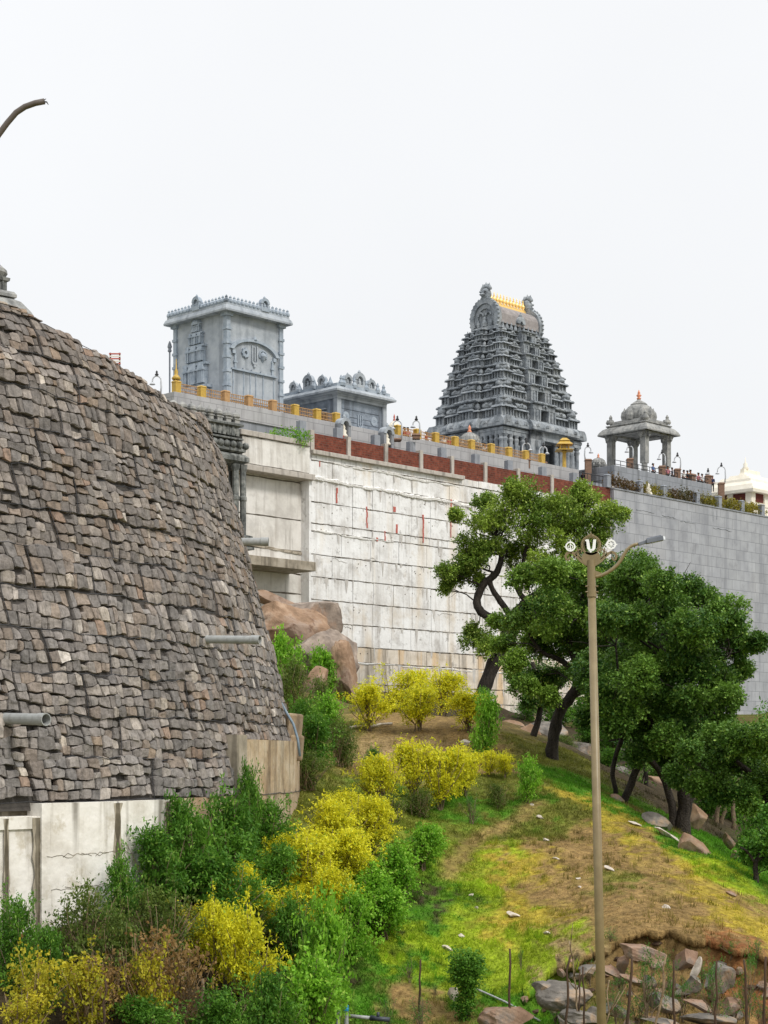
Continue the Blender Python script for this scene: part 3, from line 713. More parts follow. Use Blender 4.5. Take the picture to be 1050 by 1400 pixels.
# baskets follow the slope of the hill a little: the courses dip towards the far side
def wg(phi, z, o):
    e = min(1, max(0, (GT - z) / .8)) * min(1, max(0, (z + 1.2) / .8))
    return gpt(phi + .0022 * math.sin(z * 3.1 + phi * 50) + .002 * math.sin(z * 1.3 - phi * 90), z + e * (.025 * math.sin(phi * 31 + z * 2.7) + .025 * math.sin(phi * 71 - z * 6.3 + 1) + .02 * math.sin(phi * 153 + z * 9.1) + .02 * math.sin(phi * 320 - z * 14)), o)
z_lo = -1.0
ncourse = int((GT - z_lo) / course_h) + 1
for ci in range(ncourse):
    cz0 = z_lo + ci * course_h; cz1 = min(cz0 + course_h, GT)
    hue = rs.uniform(.9, 1.08); warm = .5 + .5 * math.sin(ci * 1.3)
    nrow = rs.choice([3, 4, 4]); setb = rs.uniform(-.05, .05)
    zs = [cz0 + .01 + (cz1 - cz0 - .02) * k / nrow for k in range(nrow + 1)]
    nb = int((PH1 - PH0) * 25 / 2.1)
    for bi in range(nb):                       # each wire basket
        b0 = PH0 + (PH1 - PH0) * bi / nb + (ci % 2) * .5 * (PH1 - PH0) / nb; b1 = b0 + (PH1 - PH0) / nb
        bulge = rs.uniform(-.05, .06) + setb
        bsh = rs.uniform(.88, 1.1); btz = rs.uniform(-.05, .05); bt1 = rs.uniform(-.06, .06)
        for k in range(nrow):
            cnt = rs.choice([6, 6, 7, 8]); cuts = [0] + sorted((j + rs.uniform(-.3, .3)) / cnt for j in range(1, cnt)) + [1]
            for j in range(cnt):
                u0, u1 = cuts[j], cuts[j + 1]
                sl_ = rs.uniform(-.12, .12) * .3
                za, zb = zs[k] + rs.uniform(-.025, .025), zs[k + 1] + rs.uniform(-.025, .025)
                zt_p = ztop((b0 + b1) / 2 + (u0 + u1 - 1) / 2 * (b1 - b0)) + rs.uniform(-.05, .05)
                if za > zt_p - .07: continue
                zb = min(zb, zt_p)
                if za < .56 and b1 > ANG_B: continue
                if rs.random() < .12: zb = zs[k] + (zs[k + 1] - zs[k]) * rs.uniform(.5, .8)
                g = .012
                ph = lambda u: b0 + .003 + (b1 - b0 - .006) * u
                L_ = (u1 - u0)
                def q(u, v, o, dz=0.0):
                    zz = za + (zb - za) * v + btz + bt1 * u + dz
                    x = b0 + (b1 - b0) * (.016 + .968 * u)
                    bl = .07 * (1 - (2 * u - 1) ** 2) * (1 - ((zz - cz0) / (cz1 - cz0) * 2 - 1) ** 2)
                    return rel(wg(x, zz, o + bulge + bl))
                gu = .02 * L_; gv = .015
                mid = rs.uniform(.35, .65)
                outer = [(u0 + gu + rs.uniform(0, .07) * L_, gv + rs.uniform(0, .07)), (u0 + L_ * mid, gv + rs.uniform(-.06, .06)), (u1 - gu - rs.uniform(0, .07) * L_, gv + rs.uniform(0, .07)),
                         (u1 - gu, .5 + rs.uniform(-.2, .2)), (u1 - gu - rs.uniform(0, .07) * L_, 1 - gv - rs.uniform(0, .08)), (u0 + L_ * (1 - mid), 1 - gv + rs.uniform(-.06, .06)),
                         (u0 + gu + rs.uniform(0, .07) * L_, 1 - gv - rs.uniform(0, .08)), (u0 + gu, .5 + rs.uniform(-.2, .2))]
                d = rs.uniform(.0, .055); tu, tv = rs.uniform(-.035, .035), rs.uniform(-.03, .02)
                um, vm = (u0 + u1) / 2, .5
                sc1 = rs.uniform(.82, .94)
                c0 = rs.choice(PAL) if rs.random() > .055 else rs.choice(ODD)
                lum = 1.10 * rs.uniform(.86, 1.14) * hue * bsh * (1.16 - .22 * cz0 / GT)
                c0 = tuple(.5 * q_ + .5 * sum(c0) / 3 * k_ for q_, k_ in zip(c0, (1.07, 1.0, .92))); wk = .02 * warm + .04 * (cz0 / GT)
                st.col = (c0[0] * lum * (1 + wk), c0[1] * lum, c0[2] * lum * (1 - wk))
                back = [q(u, v, -.14) for u, v in outer]
                rim = [q(u, v, d - .018) for u, v in outer]
                inn = [q(um + (u - um) * sc1, vm + (v - vm) * sc1, d + .022 + tu * (u - um) / max(L_, .01) + tv * (v - .5) + rs.uniform(-.012, .012)) for u, v in outer]
                vs = back + rim + inn; n8 = 8
                fs = [(i, (i + 1) % 8, 8 + (i + 1) % 8, 8 + i) for i in range(8)] + [(8 + i, 8 + (i + 1) % 8, 16 + (i + 1) % 8, 16 + i) for i in range(8)] + [tuple(range(16, 24))]
                st.add(vs, fs)
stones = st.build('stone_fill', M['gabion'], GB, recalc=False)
wm = MB()      # dark lacing wires of the baskets
for ci in range(ncourse):
    cz0 = z_lo + ci * course_h
    pts = [rel(wg(PH0 + (PH1 - PH0) * i / 120, min(cz0, ztop(PH0 + (PH1 - PH0) * i / 120) - .1) + rs.uniform(-.02, .02), .05 + rs.uniform(-.01, .03))) for i in range(121)]
    wm.tube(pts, .012, 4)
    nb = int((PH1 - PH0) * 25 / 2.1)
    for bi in range(nb):
        b0 = PH0 + (PH1 - PH0) * bi / nb + (ci % 2) * .5 * (PH1 - PH0) / nb
        if rs.random() < .7 and cz0 + course_h * .5 < ztop(b0): wm.tube([rel(wg(b0, cz0 + t * course_h / 4, .04)) for t in range(5) if cz0 + t * course_h / 4 < ztop(b0) - .1 or t == 0 and cz0 < ztop(b0)], .010, 4)
wm.build('wire_cage', M['dark_metal'], GB)

# concrete footing of the bastion ------------------------------------------------------
def ph_at(px, r, z=0):
    k = (px - CX) / FPX
    A_, B_, C_ = k * k + 1, -2 * (k * GC[0] + GC[1]), GC[0] ** 2 + GC[1] ** 2 - r * r
    Y = (-B_ - math.sqrt(max(B_ * B_ - 4 * A_ * C_, 0))) / (2 * A_)
    return math.atan2(Y - GC[1], k * Y - GC[0])
BW = thing('concrete_footing', 'whitewashed streaky concrete footing wall under the stone bastion', 'wall', (GC[0], GC[1], 0))
def arc_slab(a0, a1, z0, z1, r0, r1, n=24):
    mb = MB(); rr = []
    for i in range(n + 1):
        a = a0 + (a1 - a0) * i / n; c, s_ = math.cos(a), math.sin(a)
        rr.append([(r1 * c, r1 * s_, z0), (r1 * c, r1 * s_, z1), (r0 * c, r0 * s_, z1), (r0 * c, r0 * s_, z0)])
    return mb.rings(rr)
RB = 26.75
cuts = [-40, 44, 63, 150, 166, 232]
for i, (pa, pb, zt, r) in enumerate(((-260, 10, -1.32, RB), (12.5, 50, -1.32, RB - .0), (57, 160, -1.02, RB + .12), (163, 232, -1.02, RB + .1))):
    arc_slab(ph_at(pa, r), ph_at(pb, r), -7.5, zt, 25.6, r).build('panel', M['base_wall'], BW)
arc_slab(ph_at(-260, 26.5), ph_at(330, 26.3), -7.5, -1.1, 25.5, 26.35, 50).build('recessed_panel', M['stain'], BW)
arc_slab(ph_at(-260, RB + .03), ph_at(56, RB + .03), -1.62, -1.33, 25.7, RB + .06).build('coping', M['base_wall'], BW)
for pa, pb, zb_ in ((-60, -48, -5), (6, 12, -7), (46.5, 57, -7.4), (157, 165.5, -7), (226, 234, -7)):
    r_ = RB + .124 if pa > 57 else RB + .066; top = -1.06 if pa > 100 else -1.36
    a0, a1 = ph_at(pa, r_), ph_at(pb, r_); rq = random.Random(int(pa * 3))
    for lay, (f_, m2) in enumerate(((1.25, 'drip_brown'), (.75, 'stain'))):
        mb = MB(); rr = []; nz_ = 26
        for i in range(nz_ + 1):
            z = top + (zb_ - top) * i / nz_; am = (a0 + a1) / 2 + rq.uniform(-.0006, .0006); hw_ = abs(a1 - a0) / 2 * f_ * rq.uniform(.55, 1.25)
            rr.append([((r_ + .002 + lay * .002) * math.cos(am + s2 * hw_), (r_ + .002 + lay * .002) * math.sin(am + s2 * hw_), z) for s2 in (-1, 0, 1)])
        mb.rings(rr, close=False, caps=False); mb.build('water_stain', M[m2], BW)
mb = MB(); rc = random.Random(3)
for zc_ in (-2.3, -3.1, -3.9, -4.6):
    for seg in range(5):
        a = ph_at(62 + seg * 22 + rc.uniform(0, 8), 26.87); pts = []
        for j in range(7): pts.append(((RB + .125) * math.cos(a + j * .006), (RB + .125) * math.sin(a + j * .006), zc_ + rc.uniform(-.06, .06)))
        mb.tube(pts, .007, 4)
mb.build('surface_cracks', M['stain'], BW)
arc_slab(ph_at(234, 26.7), ph_at(322, 26.6), -7.5, -1.0, 25.6, 26.6).build('panel', M['rust_base'], BW)['label'] = 'rusty brown panel'
AB = thing('concrete_buttress', 'rust streaked rounded concrete buttress at the foot of the bastion corner', 'buttress', (GC[0], GC[1], 0))
ang0 = ph_at(331, 26.75)
zc = .62
arc_slab(ang0, R(26), -7, zc, 25.2, 26.55, 40).build('curved_face', M['rust_base'], AB)
arc_slab(ang0 - .006, ang0 + .022, -7, zc + .12, 25.0, 26.66, 6).build('edge_rib', M['raw_concrete'], AB)

# drain pipes ------------------------------------------------------------------------------
def drain(px, py, Yr, length, label, rad=.11, tilt=-.03):
    z = (HZ - py) / FPX * Yr
    a = ph_at(px, grad(z))
    p0 = Vector(gpt(a, z, -.3)); dirv = Vector((math.cos(a), math.sin(a), tilt)).normalized()
    t = thing('drain_pipe', label, 'pipe', tuple(p0), 0, 'drain pipes sticking out of the stone bastion')
    mb = MB(); d = dirv
    ref = Vector((0, 0, 1)); u = d.cross(ref).normalized(); v = d.cross(u)
    ring = lambda l, r: [tuple(d * l + (u * math.cos(k * math.pi / 10) + v * math.sin(k * math.pi / 10)) * r) for k in range(20)]
    L_ = length + .3
    mb.rings([ring(0, rad), ring(L_ - .28, rad), ring(L_ - .26, rad * 1.1), ring(L_, rad * 1.1), ring(L_, rad * .94), ring(.3, rad * .92)], caps=False)
    mb.build('pipe', M['pvc'], t, smooth=False)
    mb = MB(); mb.add(ring(.32, rad * .92), [tuple(range(20))]); mb.build('inner_dark', M['black_void'], t)
    return t
drain(5, 984, 43.5, 1.55, 'grey open ended drain pipe low on the bastion at the left edge of the picture', .135)
drain(278, 886, 54.0, 1.75, 'grey drain pipe in the middle of the bastion face near its right curve', .115)
drain(328, 749, 59.5, .95, 'short pale drain pipe poking out behind the bastion edge above the concrete slab', .13, .0)
hp = MB(); hp.tube([P(385, 962, 57.5), P(392, 975, 57), P(401, 990, 56.6), P(407, 1010, 56.3), P(410, 1034, 56.2)], .045, 8)
tag(hp.build('hose', M['hose_blue'], None, smooth=True), 'bluish hose curving down beside the bastion corner', 'hose')
for (px, py, s, lb) in ((400, 993, .5, 'upper brown concrete block wedged beside the bastion corner'), (402, 1022, .48, 'lower brown concrete block under another beside the bastion corner')):
    mb = MB(); mb.box(-s * .55, -s * .5, -.42, s * .55, s * .6, .42)
    o = mb.build('concrete_block', M['rust_base'], None, bevel=.08); o.location = P(px, py, 57.6); o.rotation_euler = (.05, .08, .5)
    tag(o, lb, 'block', 'concrete blocks by the bastion')

# small striped board behind the top of the bastion
t = thing('slatted_board', 'small board of red brown and white slats peeking over the stone bastion', 'board', P(157, 500, 72))
mb = MB(); mb.box(-.22, .02, -3, -.16, .08, .54); mb.box(.16, .02, -3, .22, .08, .54); mb.build('upright', M['dark_metal'], t)
for i in range(5):
    mb = MB(); z = .06 + i * .10; mb.box(-.24, -.02, z, .24, .02, z + .055); mb.build('slat', M['red_paint' if i % 2 == 0 else 'cream'], t)

# vimana peeking in at the left -----------------------------------------------------------------
t = thing('shrine_tower', 'grey tiered shrine tower half hidden behind the bastion at the left edge', 'shrine', P(-14, 440, 95), R(40))
k = 95 / FPX
def sq(mb, r, z0, z1, i=0): mb.frus(-r, -r, r, r, z0, z1, i)
mb = MB(); 
prof = [(62 * k, 0), (64 * k, 3 * k), (58 * k, 12 * k), (44 * k, 26 * k), (30 * k, 32 * k)]
mb.lathe(prof, 4, (0, 0, 0), sq=False, rot=R(45)); mb.build('curved_roof', M['pavilion'], t)
mb = MB(); mb.lathe([(38 * k, 32 * k), (38 * k, 36 * k), (34 * k, 40 * k)], 4, rot=R(45)); mb.build('slab', M['pavilion'], t)
mb = MB(); mb.lathe([(24 * k, 40 * k), (24 * k, 54 * k), (28 * k, 55 * k), (29 * k, 59 * k), (22 * k, 61 * k)], 4, rot=R(45))
for i in range(4):
    for j in (-1, 0, 1):
        a = R(90 * i); c, s_ = math.cos(a), math.sin(a); x, y = 17.5 * k, j * 10 * k
        mb.lathe([(2 * k, 40 * k), (2 * k, 54 * k)], 6, (x * c - y * s_, x * s_ + y * c, 0))
mb.build('pillared_storey', M['carved'], t)
mb = MB(); mb.lathe([(20 * k, 60 * k), (24 * k, 66 * k), (23 * k, 71 * k), (16 * k, 77 * k), (6 * k, 80 * k), (4 * k, 84 * k), (1 * k, 90 * k)], 12); mb.build('dome', M['pavilion'], t, smooth=False)

# ------------------------------------------------------------------ carved pillared hall corner
CDd = 1.4
CH = thing('carved_hall', 'weathered grey carved stone hall corner with paired pillars between bastion and white wall', 'building', (OW[0], OW[1], 0), ALPHA)
def cz(py): return wz(330, py, CDd)
def cs(px): return ws(px, CDd)
L0 = cs(200)
yF = -CDd
def cornice(mb, z0, z1, s1, out, prof=((0, 0), (.25, 1), (.7, 1), (1, .3))):
    """moulding that wraps the front and the right hand end"""
    rr = []
    for v, o in prof:
        z = z0 + (z1 - z0) * v; e = out * o
        rr.append([(L0, yF - e, z), (s1 + e, yF - e, z), (s1 + e, 2.6, z), (L0, 2.6, z)])
    mb.rings(rr)
mb = MB(); mb.box(L0, yF + 1.0, 4, cs(327), 2.6, cz(575)); mb.build('core_wall', M['carved'], CH)
mb = MB()
cornice(mb, cz(635), cz(622), cs(333), .32); cornice(mb, cz(620), cz(613), cs(331), .2); mb.build('lower_cornice', M['carved'], CH)
mb = MB(); cornice(mb, cz(604), cz(600), cs(326), .28); cornice(mb, cz(598), cz(586), cs(325), .12); cornice(mb, cz(586), cz(580), cs(326), .3); mb.build('upper_cornice', M['carved'], CH)
mb = MB()
for i in range(15):                    # carved balls under the frieze
    s = cs(334) - i * .62
    mb.lathe([(.06, -.3), (.24, -.18), (.3, 0), (.24, .18), (.06, .28)], 8, (s, yF - .12, cz(610)))
for i in range(4): mb.lathe([(.06, -.3), (.24, -.18), (.3, 0), (.24, .18), (.06, .28)], 8, (cs(334) + .1, yF + .5 + i * .62, cz(610)))
mb.build('bead_row', M['carved'], CH, smooth=True)
mb = MB()
for i in range(22):                    # frieze of little figures as blocks with heads
    s = cs(326) - i * .45 - .2
    h = .2 * (1 if i % 2 else .7)
    mb.frus(s - .15, yF - .18, s + .15, yF + .1, cz(598), cz(598) + .5 + h, .05)
    mb.lathe([(.03, 0), (.11, .08), (.1, .18), (.02, .26)], 6, (s, yF - .1, cz(598) + .5 + h))
mb.build('carved_frieze', M['carved'], CH)
mb = MB()
for i in range(14):                    # lotus domes along the top
    s = cs(323.5) - i * .86
    mb.box(s - .24, yF - .1, cz(582), s + .24, yF + .4, cz(575)); mb.box(s - .32, yF - .16, cz(575.5), s + .32, yF + .46, cz(574))
    mb.lathe([(.22, 0), (.38, .14), (.36, .32), (.2, .5), (.05, .56), (.02, .7)], 10, (s, yF + .14, cz(574)))
mb.build('lotus_dome_row', M['pavilion'], CH)
for px in (322, 332):
    mb = MB(); s = ws(px, CDd)
    mb.lathe([(.30, cz(748)), (.30, cz(735)), (.25, cz(733)), (.25, cz(686)), (.31, cz(684)), (.31, cz(680)), (.25, cz(678)), (.25, cz(645)), (.32, cz(641)), (.36, cz(636))], 8, (s, yF - .02, 0), rot=R(22.5))
    mb.build('pillar', M['carved'], CH)
mb = MB()
for (z0, z1, o) in ((737, 731, .42), (744, 739, .62), (753, 746, .5)): cornice(mb, cz(z0), cz(z1), cs(335), o)
mb.build('base_moulding', M['carved'], CH)
mb = MB(); mb.box(L0, yF + .4, 4, cs(318), 2.4, cz(752)); mb.build('plinth', M['raw_concrete'], CH)

# ------------------------------------------------------------------ block buildings on the terrace
def corner_frame(name, label, cat, px, d, zb):
    s, Y, X = wall_pt(px, d)
    return thing(name, label, cat, (X, Y, zb), ALPHA), (X, Y)
def niche(mb, x, y, z, w_, h_, face):
    """horseshoe niche standing on a roof edge; face 'f' faces -y, 'l' faces -x"""
    def put(sub):
        return sub
    T0 = mb.T
    if face == 'l':
        mb.T = lambda a, b, c: (x + b, y + a, z + c)
    else:
        mb.T = lambda a, b, c: (x + a, y + b, z + c)
    mb.box(-w_ / 2, 0, 0, w_ / 2, .35, h_ * .3)
    mb.box(-w_ / 2, .02, h_ * .3, -w_ * .30, .33, h_ * .62); mb.box(w_ * .30, .02, h_ * .3, w_ / 2, .33, h_ * .62)
    mb.arc_band((0, h_ * .6), w_ * .28, w_ * .56, 0, math.pi, -.02, .36, 12)
    mb.box(-w_ * .3, .26, h_ * .3, w_ * .3, .3, h_ * .85)
    mb.lathe([(w_ * .14, 0), (w_ * .16, h_ * .16), (w_ * .1, h_ * .26), (w_ * .1, h_ * .34), (w_ * .02, h_ * .42)], 8, (0, .16, h_ * .3))
    mb.lathe([(w_ * .1, 0), (w_ * .13, h_ * .06), (w_ * .02, h_ * .2)], 8, (0, .16, h_ * .6 + w_ * .55))
    mb.T = T0

# building A: tall block with two reliefs
TA, CA_ = corner_frame('temple_block', 'tall pale grey blue temple block with a tower relief and an arched emblem relief', 'building', 310, -7, Z_T - .75)
WA, DA = along(CA_, AV, 386), along(CA_, BV, 238)
kA = CA_[1] / FPX
zA = lambda py: (HZ - py) * kA - (Z_T - .75)
HT = zA(426)
mb = MB(); mb.box(.12, .12, 0, WA, DA, HT); mb.build('wall', M['tower_stone'], TA)
for (x, y) in ((0, 0), (WA - .3, 0), (0, DA - .3), (WA - .3, DA - .3)):
    mb = MB(); mb.box(x, y, 0, x + .42, y + .42, HT)
    for z in np.arange(.9, HT, 1.15): mb.box(x - .07, y - .07, z, x + .49, y + .49, z + .22)
    mb.frus(x - .16, y - .16, x + .58, y + .58, HT - .28, HT, -.0)
    mb.build('corner_pilaster', M['relief'], TA)
mb = MB(); o_ = .62
def wrap(mb, W, D, prof):
    mb.rings([[(-o, -o, z), (W + o, -o, z), (W + o, D + o, z), (-o, D + o, z)] for o, z in prof])
wrap(mb, WA, DA, [(.1, HT), (.42, HT + .04), (o_, HT - .02), (o_ + .02, HT + .12), (.52, HT + .40), (.42, HT + .48), (.42, HT + .62), (.1, HT + .64)])
mb.build('cornice', M['tower_stone'], TA)
mb = MB(); zz = HT + .62
def crest(mb, W, D, zz, step=.42):
    def leafv(x, y):
        mb.lathe([(.12, 0), (.22, .14), (.20, .30), (.10, .44), (.13, .52), (.02, .66)], 6, (x, y, zz))
    n = int((W + .6) / step)
    for i in range(n + 1): leafv(-.3 + (W + .6) * i / n, -.3)
    n = int((D + .6) / step)
    for i in range(n + 1): leafv(-.3, -.3 + (D + .6) * i / n)
    mb.box(-.38, -.38, zz - .02, W + .38, D + .38, zz + .12)
crest(mb, WA, DA, zz); mb.build('leaf_crest', M['relief'], TA)
mb = MB(); niche(mb, WA * .62, -.5, zz, .85, 1.05, 'f'); mb.build('niche', M['relief'], TA)
mb = MB(); niche(mb, -.5, DA * .50, zz, .85, 1.1, 'l'); mb.build('niche', M['relief'], TA)
mb = MB(); mb.lathe([(.1, 0), (.2, .12), (.08, .25), (.03, .5)], 8, (WA * .45, .6, zz)); mb.build('finial', M['copper'], TA)
# front relief: arch, emblem discs and forked mark over a shelf with small columns
xa, xb = along(CA_, AV, 318), along(CA_, AV, 377)
xm = (xa + xb) / 2; za_ = zA(475); y0 = .12
mb = MB(); hw = (xb - xa) / 2
mb.arc_band((xm, za_ - .25), 1.0, 1.17, R(12), R(168), y0 - .26, y0 + .02, 20, sx=hw, sz=1.15)
mb.box(xa - .02, y0 - .2, za_ - .35, xa + .3, y0, za_ - .05); mb.box(xb - .3, y0 - .2, za_ - .35, xb + .02, y0, za_ - .05)
mb.lathe([(.08, 0), (.2, .12), (.12, .3), (.02, .4)], 8, (xm, y0 - .18, za_ + .98)); mb.build('relief_arch', M['relief'], TA)
mb = MB(); zsf = zA(503)
mb.box(xa - .1, y0 - .22, zsf, xb + .1, y0, zsf + .13)
for f_ in (.03, .27, .42, .55, .72, .97):
    x = xa + (xb - xa) * f_; mb.box(x - .045, y0 - .06, zA(541), x + .045, y0, zsf)
mb.box(xa - .2, y0 - .14, zA(545), xb + .35, y0, zA(541.5))
for f_ in (.07, .93):
    x = xa + (xb - xa) * f_; mb.box(x - .1, y0 - .12, zsf + .13, x + .1, y0, za_ - .3); mb.box(x - .18, y0 - .16, zsf + .6, x + .18, y0, zsf + .75)
mb.build('relief_shelf', M['relief'], TA)
mb = MB(); zc_ = za_ + .02
for dx in (-.26, 0, .26): mb.box(xm + .05 + dx - .055, y0 - .16, zc_ - .65, xm + .05 + dx + .055, y0, zc_ + .62 - (.12 if dx == 0 else 0))
mb.arc_band((xm + .05, zc_ - .62), .2, .33, math.pi, 2 * math.pi, y0 - .16, y0, 10); mb.box(xm - .05, y0 - .16, zc_ - 1.15, xm + .15, y0, zc_ - .9)
mb.box(xm - .3, y0 - .18, zsf + .13, xm + .4, y0, zsf + .3); mb.box(xm - 1.25, y0 - .18, zsf + .13, xm - .65, y0, zsf + .3); mb.box(xm + .72, y0 - .18, zsf + .13, xm + 1.3, y0, zsf + .3)
mb.build('forked_mark_relief', M['tower_stone'], TA)
mb = MB(); mb.arc_band((xm - .95, zc_ - .12), .16, .36, 0, 2 * math.pi, y0 - .16, y0, 18)
for i in range(8):
    a = i * math.pi / 4; mb.box(xm - .95 + .38 * math.cos(a) - .05, y0 - .14, zc_ - .12 + .38 * math.sin(a) - .05, xm - .95 + .38 * math.cos(a) + .05, y0, zc_ - .12 + .38 * math.sin(a) + .05)
mb.build('wheel_relief', M['relief'], TA)
mb = MB(); mb.lathe([(.04, -.5), (.2, -.3), (.36, -.02), (.33, .15), (.15, .3), (.04, .42)], 12, (xm + 1.0, y0, zc_ - .1)); mb.arc_band((xm + 1.0, zc_ - .05), .36, .46, R(-30), R(210), y0 - .12, y0, 12)
mb.build('conch_relief', M['relief'], TA)
# left relief: half tower carved on the side face
mb = MB()
ya, yb = along(CA_, BV, 289), along(CA_, BV, 252)      # right and left end at the foot
T0 = lambda u, v, z: (.12 - v, u, z)
mb.T = T0
yc_ = (ya + yb) / 2 + .15; lev = [(556, 519), (519, 487), (487, 462), (462, 444), (444, 431)]
for i, (p0, p1) in enumerate(lev):
    z0, z1 = zA(p0), zA(p1); wd = (yb - ya) * (1 - .17 * i) / 2; h = z1 - z0
    dp = .62 - .09 * i
    mb.box(yc_ - wd * .92, 0, z0, yc_ + wd * .8, dp * .6, z1 - h * .15)
    mb.box(yc_ - wd * 1.06, 0, z1 - h * .14, yc_ + wd * 1.0, dp * .85, z1 - h * .04)
    for (c_, q_) in ((-.62, .34), (.12, .42), (.72, .2)):
        a, b = yc_ + wd * (c_ - q_ * .8), yc_ + wd * (c_ + q_ * .8)
        mb.box(a, 0, z0 + h * .06, b, dp, z0 + h * .62)
        mb.box(a - .06, 0, z0 + h * .6, b + .06, dp + .1, z0 + h * .68)
        mb.frus(a, -.3, b, dp + .04, z0 + h * .68, z0 + h * .97, .1)
        for t_ in (0.15, .85): mb.box(a + (b - a) * t_ - .05, 0, z0 + h * .06, a + (b - a) * t_ + .05, dp + .06, z0 + h * .6)
mb.lathe([(.5, 0), (.55, .2), (.3, .55), (.05, .8)], 8, (yc_, 0, zA(434)))
mb.T = None
mb.build('tower_relief', M['relief'], TA)
mb = MB()
s_ = along(CA_, BV, 232)
t = thing('lightning_rod', 'thin grey pole with a bulbous head standing left of the tall temple block', 'pole', (*[c + s_ * b_ for c, b_ in zip(CA_, BV)], Z_T - .75))
mb.tube([(0, 0, 0), (0, 0, zA(462))], .07, 8); mb.build('shaft', M['grey_post'], t)
mb = MB(); mb.lathe([(.08, 0), (.18, .1), (.12, .3), (.2, .45), (.14, .7), (.04, .95)], 8, (0, 0, zA(462))); mb.build('head', M['grey_post'], t)

# building B: lower block with horseshoe crests
TB, CB_ = corner_frame('temple_block', 'lower square grey temple block crowned with horseshoe niches, right of the tall block', 'building', 461, -6, Z_T - .75)
WB, DB = along(CB_, AV, 526), along(CB_, BV, 380)
kB = CB_[1] / FPX; zB = lambda py: (HZ - py) * kB - (Z_T - .75)
HB = zB(538)
mb = MB(); mb.box(.15, .15, 0, WB, DB, HB); mb.build('wall', M['granite'], TB)
mb = MB()
for (x, y) in ((0, 0), (WB - .25, 0), (0, DB - .3)): mb.box(x, y, 0, x + .5, y + .5, HB)
mb.box(-.06, -.06, HB - .35, WB + .1, DB, HB - .05); mb.box(-.14, -.14, HB - .12, WB + .16, DB, HB)
mb.box(along(CB_, AV, 470), .02, zB(583), along(CB_, AV, 518), .2, zB(579))
mb.build('pilasters', M['tower_stone'], TB)
mb = MB(); wrap(mb, WB, DB, [(.1, HB), (.3, HB), (.45, HB + .12), (.72, HB + .12), (.74, HB + .28), (.5, HB + .55), (.3, HB + .6), (.3, HB + .72)]); mb.build('cornice', M['tower_stone'], TB)
for px, w_, h_ in ((473, .85, 1.0), (489, 1.15, 1.35), (505, .85, 1.0)):
    mb = MB(); niche(mb, along(CB_, AV, px), -.35, HB + .68, w_, h_, 'f'); mb.build('niche', M['tower_stone'], TB)
for px, w_, h_ in ((443, .85, .95), (424, 1.1, 1.3), (404, .85, .95)):
    mb = MB(); niche(mb, -.35, along(CB_, BV, px), HB + .68, w_, h_, 'l'); mb.build('niche', M['tower_stone'], TB)
mb = MB()
for px in (463, 466, 481, 497, 513, 521): mb.lathe([(.2, 0), (.25, .25), (.12, .5), (.16, .62), (.03, .9)], 7, (along(CB_, AV, px), -.3, HB + .68))
for px in (455, 449, 434, 413): mb.lathe([(.2, 0), (.25, .25), (.12, .5), (.03, .8)], 7, (-.3, along(CB_, BV, px), HB + .68))
mb.box(-.36, -.36, HB + .6, WB + .3, DB, HB + .84); mb.build('crest', M['relief'], TB)
mb = MB()
x = along(CB_, AV, 493.5); z = zB(577)
for dx in (-.24, 0, .24): mb.box(x + dx - .045, .06, z + .15, x + dx + .045, .16, z + 1.0)
mb.arc_band((x, z + .16), .19, .29, math.pi, 2 * math.pi, .06, .16, 8); mb.box(x - .05, .06, z - .25, x + .05, .16, z - .02)
mb.build('forked_mark_relief', M['relief'], TB)
for px in (474, 512.5):
    mb = MB(); x = along(CB_, AV, px); z = zB(566); mb.arc_band((x, z), .12, .4, 0, 2 * math.pi, .07, .16, 14); mb.arc_band((x, z), .0, .1, 0, 2 * math.pi, .08, .16, 8); mb.build('round_relief', M['relief'], TB)
mb = MB(); y = along(CB_, BV, 436); mb.box(-.32, y - 1.0, zB(562), .15, y + 1.0, zB(560)); mb.box(-.12, y - .9, zB(556.5), .15, y + .7, zB(555)); mb.build('ledge', M['tower_stone'], TB)
mb = MB(); mb.box(.0, y - .9, zB(580), .17, y + .5, zB(563)); mb.build('opening', M['black_void'], TB)
mb = MB()
for i, z in enumerate((zB(556), zB(566), zB(573))): mb.box(along(CB_, AV, 469), .1, z, along(CB_, AV, 519), .155, z + .05)
mb.build('stone_joints', M['granite'], TB)

